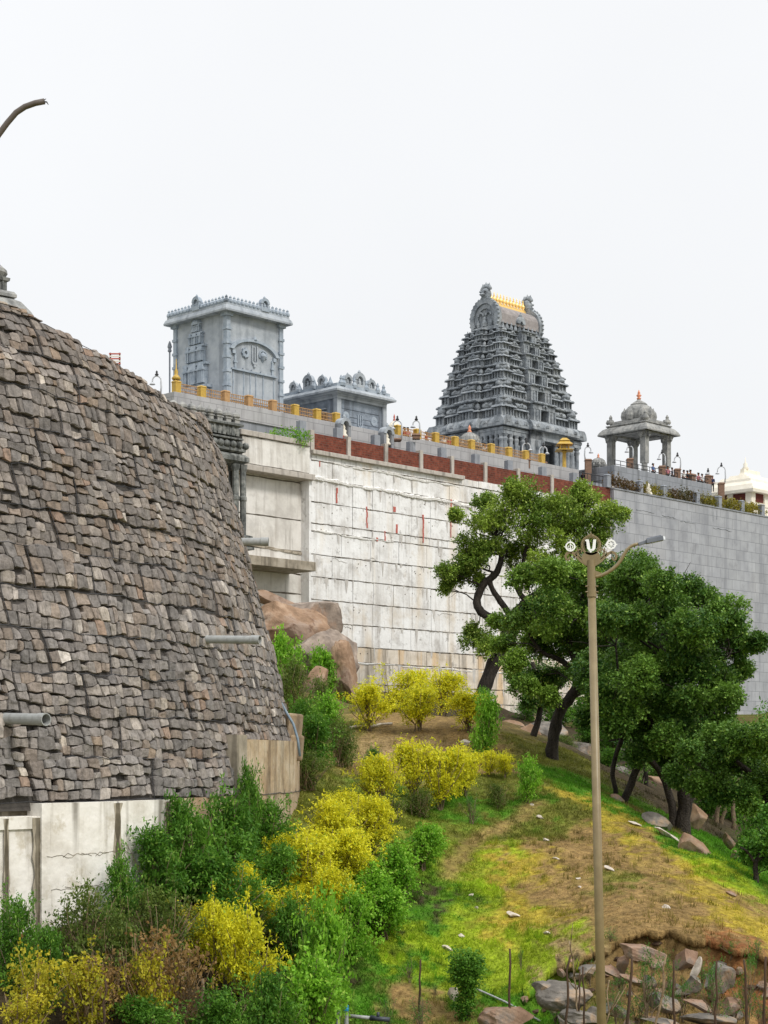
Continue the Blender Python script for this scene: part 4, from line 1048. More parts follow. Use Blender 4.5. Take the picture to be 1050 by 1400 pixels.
# ------------------------------------------------------------------ the gopuram
GZ = Z_T - .75
GP, CG = corner_frame('gopuram', 'tall dark granite temple gateway tower of stepped carved tiers with golden finials', 'tower', 688, -9.5, GZ)
kG = CG[1] / FPX; zG = lambda py: (HZ - py) * kG - GZ
WG, DG_ = along(CG, AV, 793), along(CG, BV, 592)
LV = [568, 538.5, 513, 490, 468.5, 450, 434.5]       # tops of the storeys seen at the near corner
def face_T(x0, y0, W, D, side):
    if side == 0: return lambda u, v, z: (x0 + u, y0 - v, z)
    if side == 1: return lambda u, v, z: (x0 - v, y0 + u, z)
    if side == 2: return lambda u, v, z: (x0 + u, y0 + D + v, z)
    return lambda u, v, z: (x0 + W + v, y0 + u, z)
def aedicule(mb, u, w_, h, v0, dome):
    """a little shrine on the storey: base, shaft with colonnettes, eave and roof"""
    a, b = u - w_ / 2, u + w_ / 2; d = v0
    mb.box(a - .05, -.3, 0, b + .05, d + .1, h * .08)
    mb.box(a + .06, -.3, h * .08, b - .06, d - .14, h * .42)
    n = max(2, int(w_ / .42))
    for i in range(n + 1):
        x = a + .08 + (w_ - .16) * i / n; mb.box(x - .055, -.2, h * .08, x + .055, d + .02, h * .42)
    mb.frus(a - .16, -.3, b + .16, d + .3, h * .43, h * .52, .12)
    mb.box(a + .1, -.3, h * .52, b - .1, d - .04, h * .60)
    if dome:
        r = w_ * .5
        mb.lathe([(r * .9, h * .60), (r * 1.04, h * .68), (r * .9, h * .80), (r * .5, h * .9), (r * .14, h * .95), (r * .18, h * .99), (.02, h * 1.1)], 8, (u, d - r * .75, 0), rot=R(22.5))
    else:
        pr = [(d - .75, h * .6), (d + .08, h * .6), (d + .13, h * .68), (d - .02, h * .8), (d - .3, h * .88), (d - .75, h * .9)]
        n0 = len(pr)
        mb.add([(a, y, z) for y, z in pr] + [(b, y, z) for y, z in pr], [tuple(range(n0)), tuple(range(2 * n0 - 1, n0 - 1, -1))] + [(i, i + n0, (i + 1) % n0 + n0, (i + 1) % n0) for i in range(n0)])
        mb.arc_band((u, h * .70), .08, .24, 0, math.pi, 0, d + .18, 8)
        for q in (-.3, .3): mb.lathe([(.1, 0), (.11, .06), (.02, .22)], 5, (u + q * w_, d - .35, h * .88))
def tier(part, x0, y0, W, D, z0, h, win, tiny=False):
    mb = MB()
    mb.box(x0 + .35, y0 + .35, z0, x0 + W - .35, y0 + D - .35, z0 + h)
    vz = None
    for side in range(4):
        T = face_T(x0, y0, W, D, side); ln = W if side in (0, 2) else D
        mb.T = lambda u, v, z, T=T: T(u, v, z + z0)
        bay = ln * (.30 if side in (0, 2) else .32); pr = .42
        c0, c1 = ln / 2 - bay / 2, ln / 2 + bay / 2
        ww = bay * .36 if side in (0, 2) else 0
        # projecting bay left open in the middle for the window
        for (a, b) in ((c0, ln / 2 - ww / 2), (ln / 2 + ww / 2, c1)):
            if ww:
                mb.box(a, -.6, 0, b, pr, h * .66)
                for x in (a + .08, b - .08): mb.box(x - .09, pr - .02, h * .06, x + .09, pr + .14, h * .60)
                mb.lathe([(.11, h * .08), (.15, h * .3), (.1, h * .42), (.12, h * .5), (.03, h * .6)], 6, ((a + b) / 2, pr + .06, 0))
        if ww:
            mb.box(c0, -.6, h * .62, c1, pr + .05, h * .84); mb.box(c0, -.6, 0, c1, pr + .08, h * .08)
            mb.arc_band((ln / 2, h * .74), .14, .34, 0, math.pi, 0, pr + .2, 8)
        else:
            aedicule(mb, ln / 2, bay * .62, h, pr + .1, False)
            for q in (-1, 1): aedicule(mb, ln / 2 + q * bay * .42, bay * .22, h * .86, pr - .06, True)
        # corner shrines, side shrines
        kw = ln * .125
        for q in (0, 1):
            u = kw * .5 if q == 0 else ln - kw * .5
            aedicule(mb, u, kw, h * 1.08, .16, True)
            u = kw * 1.85 if q == 0 else ln - kw * 1.85
            aedicule(mb, u, kw * 1.15, h * .92, .02, False)
            u = kw * 2.7 if q == 0 else ln - kw * 2.7
            if c0 - kw * 2.45 > .1:
                mb.lathe([(.1, h * .06), (.16, h * .25), (.1, h * .38), (.12, h * .46), (.03, h * .58)], 6, (u, -.1, 0))
        # eave of the storey
        for (a, b, p_) in ((-.02, c0 - .02, -.12), (c0 - .06, c1 + .06, pr + .02), (c1 + .02, ln + .02, -.12)):
            e = [(-.7, h * .86), (p_ - .08, h * .86), (p_ + .25, h * .875), (p_ + .28, h * .915), (p_ + .14, h * .97), (p_ - .1, h * 1.0), (-.7, h * 1.0)]
            n0 = len(e)
            mb.add([(a, y, z) for y, z in e] + [(b, y, z) for y, z in e], [tuple(range(n0)), tuple(range(2 * n0 - 1, n0 - 1, -1))] + [(i, i + n0, (i + 1) % n0 + n0, (i + 1) % n0) for i in range(n0)])
            k_ = max(1, int((b - a) / .8))
            for i in range(k_):
                x = a + (b - a) * (i + .5) / k_; mb.arc_band((x, h * .9), .03, .13, 0, math.pi, p_ - .1, p_ + .3, 6)
    mb.T = None
    o = mb.build('storey', M['gopuram'], part, recalc=True)
    if win:
        for side in (0, 2):
            T = face_T(x0, y0, W, D, side); m2 = MB(); bay = W * .30; ww = bay * .36
            m2.T = lambda u, v, z, T=T: T(u, v, z + z0)
            m2.box(W / 2 - ww / 2 - .05, -.5, h * .06, W / 2 + ww / 2 + .05, -.3, h * .64)
            m2.build('window', M['black_void'], o)
    return o
# ground storey
hb = zG(568); cxG, cyG = WG / 2, DG_ / 2
mb = MB(); 
ex0, ex1 = along(CG, AV, 737), along(CG, AV, 768)
mb.box(.4, .4, 0, WG - .4, DG_ - .4, hb - .1) if False else None
mb.box(.4, .4, 0, ex0, DG_ - .4, hb - .1); mb.box(ex1, .4, 0, WG - .4, DG_ - .4, hb - .1); mb.box(ex0, .4, zG(594), ex1, DG_ - .4, hb - .1); mb.box(ex0 - .1, 4.5, 0, ex1 + .1, 5.0, zG(594))
bx0, bx1 = along(CG, AV, 721), along(CG, AV, 780)
mb.box(bx0, -.45, 0, ex0, .5, hb - .15); mb.box(ex1, -.45, 0, bx1, .5, hb - .15); mb.box(bx0, -.45, zG(593), bx1, .5, hb - .15)
for side in range(4):
    T = face_T(0, 0, WG, DG_, side); ln = WG if side in (0, 2) else DG_
    mb.T = T
    sp = [0.02, .10, .17, .25, .32] ; sp = sp + [1 - q for q in sp]
    for q in sp:
        u = ln * q + (.15 if q < .05 else -.15 if q > .95 else 0)
        mb.lathe([(.30, 0), (.30, .9), (.22, 1.0), (.22, hb * .30), (.27, hb * .32), (.22, hb * .36), (.22, hb * .62), (.30, hb * .66), (.2, hb * .69), (.34, hb * .74)], 8, (u, -.1, 0), rot=R(22.5))
    for q in (.06, .135, .21, .285, .715, .79, .865, .94):
        u = ln * q; mb.box(u - .25, -.5, hb * .12, u + .25, -.22, hb * .6); mb.lathe([(.1, hb * .2), (.2, hb * .34), (.12, hb * .45), (.15, hb * .5), (.03, hb * .58)], 6, (u, -.2, 0))
    if side == 1:
        mb.box(ln * .32, -.5, 0, ln * .68, .35, hb * .8)
        for q in (.34, .44, .56, .66): mb.lathe([(.28, 0), (.22, 1), (.22, hb * .6), (.32, hb * .7)], 8, (ln * q, .38, 0))
    mb.box(-.1, -.5, 0, ln + .1, .25, .7) if side else None
    mb.box(-.05, -.6, hb * .73, ln + .05, .1, hb * .84)
    mb.box(-.12, -.6, hb * .79, ln + .12, .17, hb * .83)
mb.T = None
for x in (ex0 - .25, ex0 - .8, ex1 + .3, ex1 + .8): mb.lathe([(.3, 0), (.22, 1), (.22, hb * .55), (.3, hb * .6), (.34, hb * .7)], 8, (x, -.5, 0))
base = mb.build('base_storey', M['gopuram'], GP)
mb = MB()
def big_eave(mb, W, D, z, h, bays):
    for side in range(4):
        T = face_T(0, 0, W, D, side); ln = W if side in (0, 2) else D
        mb.T = T
        c0, c1 = (bx0 - .2, bx1 + .2) if side in (0,) else (ln * .3, ln * .7)
        for (a, b, p_) in ((-.5, c0, .0), (c0 - .1, c1 + .1, .5), (c1, ln + .5, .0)):
            e = [(-.7, z), (p_, z), (p_ + .48, z + .02), (p_ + .5, z + h * .3), (p_ + .36, z + h * .7), (p_ + .1, z + h), (-.7, z + h)]
            n0 = len(e)
            mb.add([(a, y, q) for y, q in e] + [(b, y, q) for y, q in e], [tuple(range(n0)), tuple(range(2 * n0 - 1, n0 - 1, -1))] + [(i, i + n0, (i + 1) % n0 + n0, (i + 1) % n0) for i in range(n0)])
            k_ = max(1, int((b - a) / 1.3))
            for i in range(k_):
                x = a + (b - a) * (i + .5) / k_; mb.arc_band((x, z + h * .35), .06, .26, 0, math.pi, p_ - .1, p_ + .56, 8)
    mb.T = None
big_eave(mb, WG, DG_, hb - .95, .95, True)
mb.build('main_eave', M['gopuram'], GP)
mb = MB(); mb.box(ex0 - .02, 4.3, 0, ex1 + .02, 4.49, zG(594)); mb.build('doorway', M['black_void'], GP)
WT, DT = 6.9, 4.0
zt_ = zG(434.5)
nT = len(LV) - 1
for i in range(nT):
    z0 = zG(LV[i]) - (.0 if i == 0 else 0); h = zG(LV[i + 1]) - z0
    t0 = (i + .12) / nT
    ease = t0 * (1.0 + .04 * (1 - t0))
    W = WG - .5 + (WT - WG + .5) * ease; D = DG_ - .4 + (DT - DG_ + .4) * ease
    o = tier(GP, cxG - W / 2, cyG - D / 2, W, D, z0, h, True)
# vaulted roof with horseshoe gables
mb = MB(); zr = zG(434.5); hr = zG(398.5) - zr
W, D = 6.0, 3.0
x0, y0_ = cxG - W / 2, cyG - D / 2
mb.box(x0 + .1, y0_ + .1, zr, x0 + W - .1, y0_ + D - .1, zr + .8)
for side in range(4):
    mb.T = face_T(x0, y0_, W, D, side); ln = W if side in (0, 2) else D
    k_ = int(ln / .62)
    for i in range(k_): 
        u = ln * (i + .5) / k_; mb.lathe([(.16, zr), (.2, zr + .35), (.12, zr + .6), (.15, zr + .72), (.03, zr + .95)], 6, (u, .14, 0))
mb.T = None
mb.build('neck_storey', M['gopuram'], GP)
mb = MB(); pr = []
for i in range(17):
    a = math.pi * i / 16; c_, s_ = math.cos(a), math.sin(a)
    pr.append((cyG - (D / 2 + .28) * c_ * (1 if s_ > .25 else .96), zr + .7 + hr * .80 * max(s_, 0) ** .8))
mb.prism_y(pr, x0 - .1, x0 + W + .1); mb.build('vault', M['vault'], GP, smooth=False)
mb = MB(); u = cxG; 
mb.T = face_T(x0, y0_, W, D, 0)
mb.arc_band((W / 2, zr + .95), .2, .62, 0, math.pi, -.6, .46, 12, sz=1.25); mb.lathe([(.1, 0), (.2, .1), (.03, .4)], 6, (W / 2, .3, zr + 1.7)); mb.T = None
mb.build('dormer', M['gopuram'], GP)
for q in (-1, 1):
    xg = x0 - .12 if q < 0 else x0 + W + .12
    mb = MB(); 
    mb.T = (lambda a, b, c: (xg - b, cyG + a, c)) if q < 0 else (lambda a, b, c: (xg + b, cyG + a, c))
    zc2 = zr + 1.2; rx = D / 2 + .36; rz = hr * .80
    mb.arc_band((0, zc2), .74, 1.0, R(-28), R(208), -.1, .52, 22, sx=rx, sz=rz)
    mb.arc_band((0, zc2), .5, .72, R(-20), R(200), -.1, .34, 18, sx=rx, sz=rz)
    for i in range(21):
        a = R(-28 + 236 * i / 20); mb.lathe([(.05, -.14), (.17, 0), (.05, .16)], 6, (rx * 1.0 * math.cos(a), .4, zc2 + rz * 1.0 * math.sin(a)))
    mb.box(-rx * .55, -.3, zr + .1, rx * .55, .22, zc2 + rz * .5); mb.box(-rx * .9, -.2, zr - .1, rx * .9, .5, zr + .35)
    mb.lathe([(.24, 0), (.3, .35), (.18, .65), (.2, .8), (.03, 1.05)], 8, (0, .34, zr + .4))
    for s2 in (-1, 1): mb.lathe([(.16, 0), (.2, .3), (.12, .55), (.03, .8)], 7, (s2 * .85, .34, zr + .4)); mb.arc_band((s2 * .5, zc2 + .3), .25, .42, 0, math.pi, 0, .44, 10)
    # lion face crest
    zt2 = zc2 + rz
    mb.lathe([(.3, -.15), (.5, .15), (.54, .5), (.44, .85), (.26, 1.0)], 10, (0, .15, zt2))
    mb.lathe([(.2, -.12), (.34, 0), (.2, .16)], 8, (0, .72, zt2 + .28))
    for s2 in (-1, 1): mb.lathe([(.05, -.12), (.16, 0), (.05, .12)], 7, (s2 * .3, .68, zt2 + .62))
    for j in range(7):
        a = R(200 - 220 * j / 6) if False else R(20 + 140 * j / 6)
        mb.lathe([(.16, 0), (.2, .14), (.12, .3), (.02, .46 + .12 * (j % 2))], 6, (.58 * math.cos(a), .15, zt2 + .72 + .36 * math.sin(a)))
    mb.T = None
    mb.build('gable', M['gopuram'], GP)
zf = zr + .7 + hr * .8
mb = MB(); mb.box(x0 + .2, cyG - .22, zf - .12, x0 + W - .2, cyG + .22, zf + .12); mb.box(x0 + .2, cyG - .14, zf + .1, x0 + W - .2, cyG + .14, zf + .3); mb.build('ridge_beam', M['bright_gold'], GP)
for i in range(11):
    mb = MB(); x = x0 + .45 + (W - .9) * i / 10
    mb.lathe([(.14, 0), (.2, .06), (.1, .16), (.21, .34), (.2, .5), (.08, .62), (.13, .72), (.05, .84), (.07, .92), (.01, 1.15)], 10, (x, cyG, zf + .28)); mb.build('finial', M['bright_gold'], GP, smooth=True)

# ------------------------------------------------------------------ pavilion on its platform
PLd = -4.0
sP, YP, XP = wall_pt(840, PLd)
PZ = (HZ - 636) / FPX * YP
PL = thing('pavilion_platform', 'grey stone platform wall carrying the domed pavilion and the lamps', 'wall', (XP, YP, 0), ALPHA)
LP = along((XP, YP), BV, 770)
PE = along((XP, YP), AV, 972)
mb = MB(); mb.box(0, 0, 20, PE, LP, PZ - .9); mb.build('core', M['platform'], PL)
mb = MB(); mb.box(-.1, -.1, PZ - 1.35, PE, .45, PZ); mb.box(-.1, .45, PZ - 1.35, .45, LP, PZ); mb.build('parapet_band', M['platform'], PL, bevel=.03)
PV, CP_ = corner_frame('pavilion', 'open grey stone pavilion with four carved columns, wide curved eave and small dome', 'pavilion', 885, -7.0, PZ - .9)
kP = CP_[1] / FPX; zP = lambda py: (HZ - py) * kP - (PZ - .9)
WP, DP = along(CP_, AV, 930), along(CP_, BV, 817)
hc = zP(585)
inn = .165
cols = [(WP * inn, DP * inn), (WP * (1 - inn), DP * inn), (WP * inn, DP * (1 - inn)), (WP * (1 - inn), DP * (1 - inn))]
for x, y in cols:
    mb = MB(); a = .40
    mb.box(x - a * 1.1, y - a * 1.1, 0, x + a * 1.1, y + a * 1.1, .9); mb.box(x - a * .9, y - a * .9, .9, x + a * .9, y + a * .9, 1.7)
    mb.lathe([(a * .8, 1.7), (a * .85, 2.2), (a * .95, 2.25), (a * .8, 2.4), (a * .8, 2.9)], 8, (x, y, 0), rot=R(22.5))
    mb.box(x - a * .85, y - a * .85, 2.9, x + a * .85, y + a * .85, hc - .7)
    mb.frus(x - a * .9, y - a * .9, x + a * .9, y + a * .9, hc - .7, hc - .1, -.22)
    for dx, dy in ((1, 0), (-1, 0), (0, 1), (0, -1)): mb.box(x + dx * .45 - .2, y + dy * .45 - .2, hc - .5, x + dx * .45 + .2, y + dy * .45 + .2, hc - .1); mb.lathe([(.04, -.3), (.14, -.15), (.1, 0)], 6, (x + dx * .6, y + dy * .6, hc - .45))
    co = mb.build('column', M['pavilion'], PV)
    m2 = MB(); m2.box(x - a * 1.16, y - a * 1.16, .0, x + a * 1.16, y + a * 1.16, .86 + .2); m2.build('brown_base', M['brown_stone'], co)
mb = MB()
c_ = inn
mb.box(WP * inn - .4, DP * inn - .4, hc - .12, WP * (1 - inn) + .4, DP * inn + .4, hc + .35); mb.box(WP * inn - .4, DP * (1 - inn) - .4, hc - .12, WP * (1 - inn) + .4, DP * (1 - inn) + .4, hc + .35)
mb.box(WP * inn - .4, DP * inn + .4, hc - .12, WP * inn + .4, DP * (1 - inn) - .4, hc + .35); mb.box(WP * (1 - inn) - .4, DP * inn + .4, hc - .12, WP * (1 - inn) + .4, DP * (1 - inn) - .4, hc + .35)
mb.build('beams', M['pavilion'], PV)
mb = MB()
def wrap2(mb, W, D, prof): mb.rings([[(o, o, z), (W - o, o, z), (W - o, D - o, z), (o, D - o, z)] for o, z in prof])
ze = hc + .0
wrap2(mb, WP, DP, [(WP * .3, ze + .1), (.35, ze + .05), (.0, ze - .1), (-.02, ze + .02), (.12, ze + .3), (.4, ze + .62), (.72, ze + .8), (.74, ze + .86)])
wrap2(mb, WP, DP, [(.74, ze + .84), (.62, ze + .9), (.62, ze + 1.0), (.95, ze + 1.1), (.95, ze + 1.25), (1.1, ze + 1.3)])
mb.build('eave', M['pavilion'], PV)
mb = MB(); xc_, yc2 = WP / 2, DP / 2
wrap2(mb, WP, DP, [(1.25, ze + 1.25), (1.3, ze + 1.5), (1.7, ze + 1.62)])
mb.lathe([(1.42, ze + 1.5), (1.55, ze + 1.75), (1.62, ze + 2.2), (1.5, ze + 2.7), (1.15, ze + 3.1), (.9, ze + 3.22), (.92, ze + 3.34), (.55, ze + 3.62), (.2, ze + 3.82), (.14, ze + 3.95)], 16, (xc_, yc2, 0))
for i in range(8):
    a = R(45 * i); r = 1.55
    mb.lathe([(.3, ze + 1.55), (.42, ze + 2.0), (.34, ze + 2.45), (.12, ze + 2.7), (.03, ze + 2.95)], 8, (xc_ + r * math.cos(a), yc2 + r * math.sin(a), 0))
mb.build('dome', M['pavilion'], PV, smooth=False)
mb = MB(); mb.lathe([(.2, 0), (.26, .1), (.12, .22), (.3, .42), (.12, .58), (.16, .68), (.02, 1.05)], 10, (xc_, yc2, ze + 3.9)); mb.build('finial', M['copper'], PV, smooth=True)
for x, y in ((1.0, 1.0), (WP - 1.0, 1.0), (1.0, DP - 1.0), (WP - 1.0, DP - 1.0)):
    mb = MB(); mb.lathe([(.26, 0), (.34, .18), (.22, .45), (.16, .6), (.2, .72), (.05, .98)], 7, (x, y, ze + 1.22)); mb.lathe([(.1, 0), (.2, .2), (.08, .5)], 6, (x + .4, y, ze + 1.22)); mb.lathe([(.1, 0), (.2, .2), (.08, .5)], 6, (x, y + .4, ze + 1.22)); mb.build('corner_figure', M['pavilion'], PV)

# ------------------------------------------------------------------ cream shrine on the right
sW, YW, XW = wall_pt(1028, -3.0)
CWs = thing('cream_shrine', 'cream plastered shrine with stepped pyramid roof and dark red band, beyond the planters', 'shrine', (XW, YW, 0), ALPHA)
kW = YW / FPX; zW = lambda py: (HZ - py) * kW
Wd, Dd = 8.6, along((XW, YW), BV, 966)
z0 = zW(700)
mb = MB(); mb.box(.35, .35, 20, Wd - .35, Dd - .35, zW(664)); mb.build('wall', M['cream'], CWs)
mb = MB(); 
for x in (.25, 2.9, 5.8): mb.box(x, .2, 20, x + .8, .4, zW(666))
for y in (.25, 2.6): mb.box(.2, y, 20, .4, y + .7, zW(666))
mb.build('pilasters', M['cream'], CWs)
for b_ in ((1.2, .3, zW(684), 2.8, .38, zW(668)), (4.0, .3, zW(684), 5.6, .38, zW(668)), (.3, .95, zW(687), .38, Dd - .6, zW(668))): mb = MB(); mb.box(*b_); mb.build('red_panel', M['maroon'], CWs)
mb = MB(); mb.box(.1, .1, zW(690), Wd, Dd, zW(686)); mb.box(-.1, -.1, 20, Wd, Dd, zW(700)); mb.build('ledge', M['cream'], CWs, bevel=.04)
mb = MB(); pr = [(-.35, zW(672)), (-.4, zW(668)), (-.1, zW(661)), (.3, zW(657))]
zc3 = zW(657); apex = zW(637)
tops = [(.3, 657), (.42, 655.5), (.5, 652), (1.0, 651), (1.15, 647.5), (1.7, 646.5), (1.85, 643), (2.5, 642), (2.65, 638.5), (3.3, 637), (3.5, 633)]
mb.rings([[(o, o, z), (Wd - o, o, z), (Wd - o, Dd - o, z), (o, Dd - o, z)] for o, z in pr + [(min(o, Dd / 2 - .25), zW(p)) for o, p in tops]])
mb.build('stepped_roof', M['cream'], CWs)
mb = MB(); mb.lathe([(.3, 0), (.42, .2), (.2, .45), (.26, .7), (.08, .9), (.02, 1.5)], 10, (Wd / 2 - 1.0, Dd / 2, zW(634))); mb.lathe([(.2, 0), (.28, .3), (.03, .9)], 8, (-.1, Dd - .2, zW(664))); mb.build('finial', M['cream'], CWs, smooth=True)
# ------------------------------------------------------------------ small things on the terraces
def arched_lamp(px, py_tip, py_foot, d, label, z0=None, flip=1):
    s, Y, X = wall_pt(px, d); k = Y / FPX
    zf = (HZ - py_foot) * k; H = (py_foot - py_tip) * k
    t = thing('arched_lamp', label, 'lamp', (X, Y, zf), 0, 'white swan neck lamps along the terraces')
    base = zf - (z0 if z0 is not None else Z_T - .75)
    mb = MB(); mb.box(-.32, -.32, -max(base, .1), .32, .32, 0); mb.frus(-.4, -.4, .4, .4, 0, .16, .1); mb.build('pedestal', M['brown_stone'], t, bevel=.03)
    w_ = H * .5; r = .055
    pts = [(flip * w_ * .35, 0, .1), (flip * w_ * .42, 0, H * .35), (flip * w_ * .40, 0, H * .6)]
    for i in range(9):
        a = math.pi * i / 8; pts.append((flip * (w_ * .02 + w_ * .38 * math.cos(a)), 0, H * .66 + w_ * .42 * math.sin(a)))
    pts.append((flip * -w_ * .37, 0, H * .56))
    mb = MB(); mb.tube(pts, [r * 1.3] * 3 + [r] * 10, 8); mb.build('swan_neck', M['lamp_grey'], t, smooth=True)
    mb = MB(); x = flip * -w_ * .37; mb.lathe([(.05, .1), (.12, .06), (.24, -.08), (.22, -.1), (.02, -.06)], 10, (x, 0, H * .54)); mb.build('lamp_shade', M['lamp_grey'], t, smooth=True)
    mb = MB(); x = 0; mb.lathe([(.1, 0), (.16, .1), (.06, .22), (.1, .3), (.02, .42)], 8, (flip * w_ * .02, 0, H * .66 + w_ * .43)); mb.build('crown_knob', M['dark_metal'], t, smooth=True)
    return t
arched_lamp(214, 510, 541, -6, 'white swan neck lamp above the bastion edge, left of the tall temple block')
arched_lamp(543, 571, 602, -2.2, 'white swan neck lamp beside the small dome right of the lower temple block')
arched_lamp(569, 572, 596, -.4, 'white swan neck lamp on the brick parapet right of the second arch')
arched_lamp(720, 602, 630, -3.2, 'swan neck lamp in front of the left door columns of the gopuram', flip=-1)
arched_lamp(743, 607, 634, -3.6, 'swan neck lamp in front of the dark doorway of the gopuram', flip=-1)
arched_lamp(804, 608, 630, -6.5, 'white swan neck lamp between the gopuram and the pavilion', flip=-1)
arched_lamp(861, 607, 629, -4.6, 'white swan neck lamp between the left columns of the pavilion', PZ - .5)
arched_lamp(905, 617, 639, -4.4, 'white swan neck lamp left of the right hand pavilion column', PZ - .5)
arched_lamp(926, 621, 643, -4.4, 'white swan neck lamp just right of the pavilion', PZ - .5)
arched_lamp(968, 644, 652, -4.4, 'smallest swan neck lamp on the platform, left of the cream shrine', PZ - .5)
arched_lamp(986, 634, 662, -5.0, 'white swan neck lamp by the left roof edge of the cream shrine', Z_T - .75)
# pedestals without lamps along the platform
for i, (px, py, h, lb) in enumerate(((948, 651, .9, 'brown pedestal block with people beside it, right part of the platform'), )):
    s, Y, X = wall_pt(px, PLd - .3); t = thing('pedestal', lb, 'pedestal', (X, Y, PZ - .2), ALPHA)
    mb = MB(); mb.box(-.36, -.1, 0, .36, .5, h); mb.build('block', M['brown_stone'], t, bevel=.03); mb = MB(); mb.frus(-.44, -.18, .44, .58, h, h + .16, .1); mb.build('cap', M['brown_stone'], t)
rl = MB()
for i in range(40):
    s = .3 + i * 1.0
    if s > PE - .2: break
    rl.tube([(s, .2, PZ), (s, .2, PZ + .62)], .035, 5)
for z in (.2, .6): rl.tube([(.2, .2, PZ + z), (PE - .1, .2, PZ + z)], .035, 6)
t = thing('platform_railing', 'thin dark railing along the edge of the pavilion platform', 'railing', (XP, YP, 0), ALPHA)
rl.build('rails', M['dark_metal'], t)

def small_dome(px, py_top, py_foot, d, wpx, label, m='pavilion', fin='copper'):
    s, Y, X = wall_pt(px, d); k = Y / FPX; H = (py_foot - py_top) * k; r = wpx / 2 * k
    zf = (HZ - py_foot) * k
    t = thing('small_shrine', label, 'shrine', (X, Y, zf), ALPHA)
    mb = MB(); mb.box(-r * .7, -r * .7, -max(zf - Z_T + .75, .4), r * .7, r * .7, H * .1); mb.build('body', M[m], t)
    mb = MB(); mb.lathe([(r * 1.0, H * .08), (r * 1.05, H * .14), (r * .86, H * .17), (r * 1.0, H * .34), (r * .86, H * .5), (r * .5, H * .64), (r * .2, H * .7)], 16)
    for i in range(16):
        a = i * math.pi / 8; mb.tube([(r * c_ * math.cos(a), r * c_ * math.sin(a), H * z_) for c_, z_ in ((1.0, .2), (1.02, .34), (.88, .5), (.5, .64))], r * .035, 5)
    for i in range(8):
        a = i * math.pi / 4; mb.lathe([(r * .14, H * .1), (r * .2, H * .2), (r * .03, H * .32)], 6, (r * math.cos(a), r * math.sin(a), 0))
    mb.build('dome', M[m], t)
    mb = MB(); mb.lathe([(r * .18, H * .68), (r * .22, H * .74), (r * .1, H * .8), (r * .16, H * .87), (r * .02, H * 1.0)], 8); mb.build('finial', M[fin], t, smooth=True)
small_dome(642, 581, 615, -5.0, 29, 'small ribbed grey dome with copper finial in front of the gopuram base')
small_dome(818, 620, 640, -8, 20, 'tiny grey dome with copper finial between gopuram and pavilion')
small_dome(539, 566, 598, -4.2, 17, 'small pale dome with red and white finial right of the lower temple block', 'cream', 'red_paint')

def torana(px, d, py0, py1, wpx, label):
    s, Y, X = wall_pt(px, d); k = Y / FPX; H = (py1 - py0) * k; w_ = wpx * k * 1.15
    t = thing('niche_arch', label, 'arch', (X, Y, (HZ - py1) * k), ALPHA, 'stone niche arches on the parapet')
    mb = MB()
    for q in (-1, 1): mb.box(q * w_ * .5 - w_ * .16, -.2, -1.2, q * w_ * .5 + w_ * .16, .5, H * .62)
    mb.box(-w_ * .35, .3, -1.2, w_ * .35, .45, H * .75)
    mb.build('jambs', M['platform'], t)
    mb = MB(); mb.arc_band((0, H * .55), w_ * .36, w_ * .66, 0, math.pi, -.28, .5, 14, sz=1.05); mb.lathe([(.1, 0), (.16, .12), (.03, .35)], 7, (0, 0, H * .55 + w_ * .66)); mb.build('arch', M['tower_stone'], t)
    mb = MB(); h = H * .7; mb.lathe([(.3, 0), (.34, h * .12), (.2, h * .3), (.24, h * .5), (.1, h * .62), (.15, h * .7), (.12, h * .82), (.03, h * .98)], 10, (0, .05, -.1)); mb.build('statue', M['cream'], t, smooth=True)
torana(470.5, -1.0, 570, 596, 13, 'left stone niche arch with a pale statue, below the corner of the lower temple block')
torana(529.5, -1.0, 583, 607, 13, 'right stone niche arch with a statue, below the right end of the lower temple block')

# golden lantern pillar
s, Y, X = wall_pt(771.5, -3.3); k = Y / FPX
t = thing('lantern_pillar', 'bright yellow gold lantern pillar with small double roof by the gopuram doorway', 'lantern', (X, Y, Z_T - .75), 0)
zt = lambda py: (HZ - py) * k - (Z_T - .75)
mb = MB(); mb.lathe([(.34, 0), (.34, zt(645)), (.2, zt(643)), (.17, zt(620)), (.3, zt(617))], 8); mb.build('pillar', M['gold'], t)
mb = MB(); mb.box(-.48, -.48, zt(616), .48, .48, zt(614.5))
for x in (-.4, .4):
    for y in (-.4, .4): mb.box(x - .06, y - .06, zt(614.5), x + .06, y + .06, zt(608))
mb.box(-.2, -.2, zt(614.5), .2, .2, zt(609)); mb.build('lantern_box', M['gold'], t)
mb = MB(); mb.frus(-.78, -.78, .78, .78, zt(608.5), zt(603), .42); mb.frus(-.5, -.5, .5, .5, zt(603), zt(599), .3); mb.frus(-.86, -.86, .86, .86, zt(616.3), zt(614.6), .3); mb.build('roof', M['gold'], t)

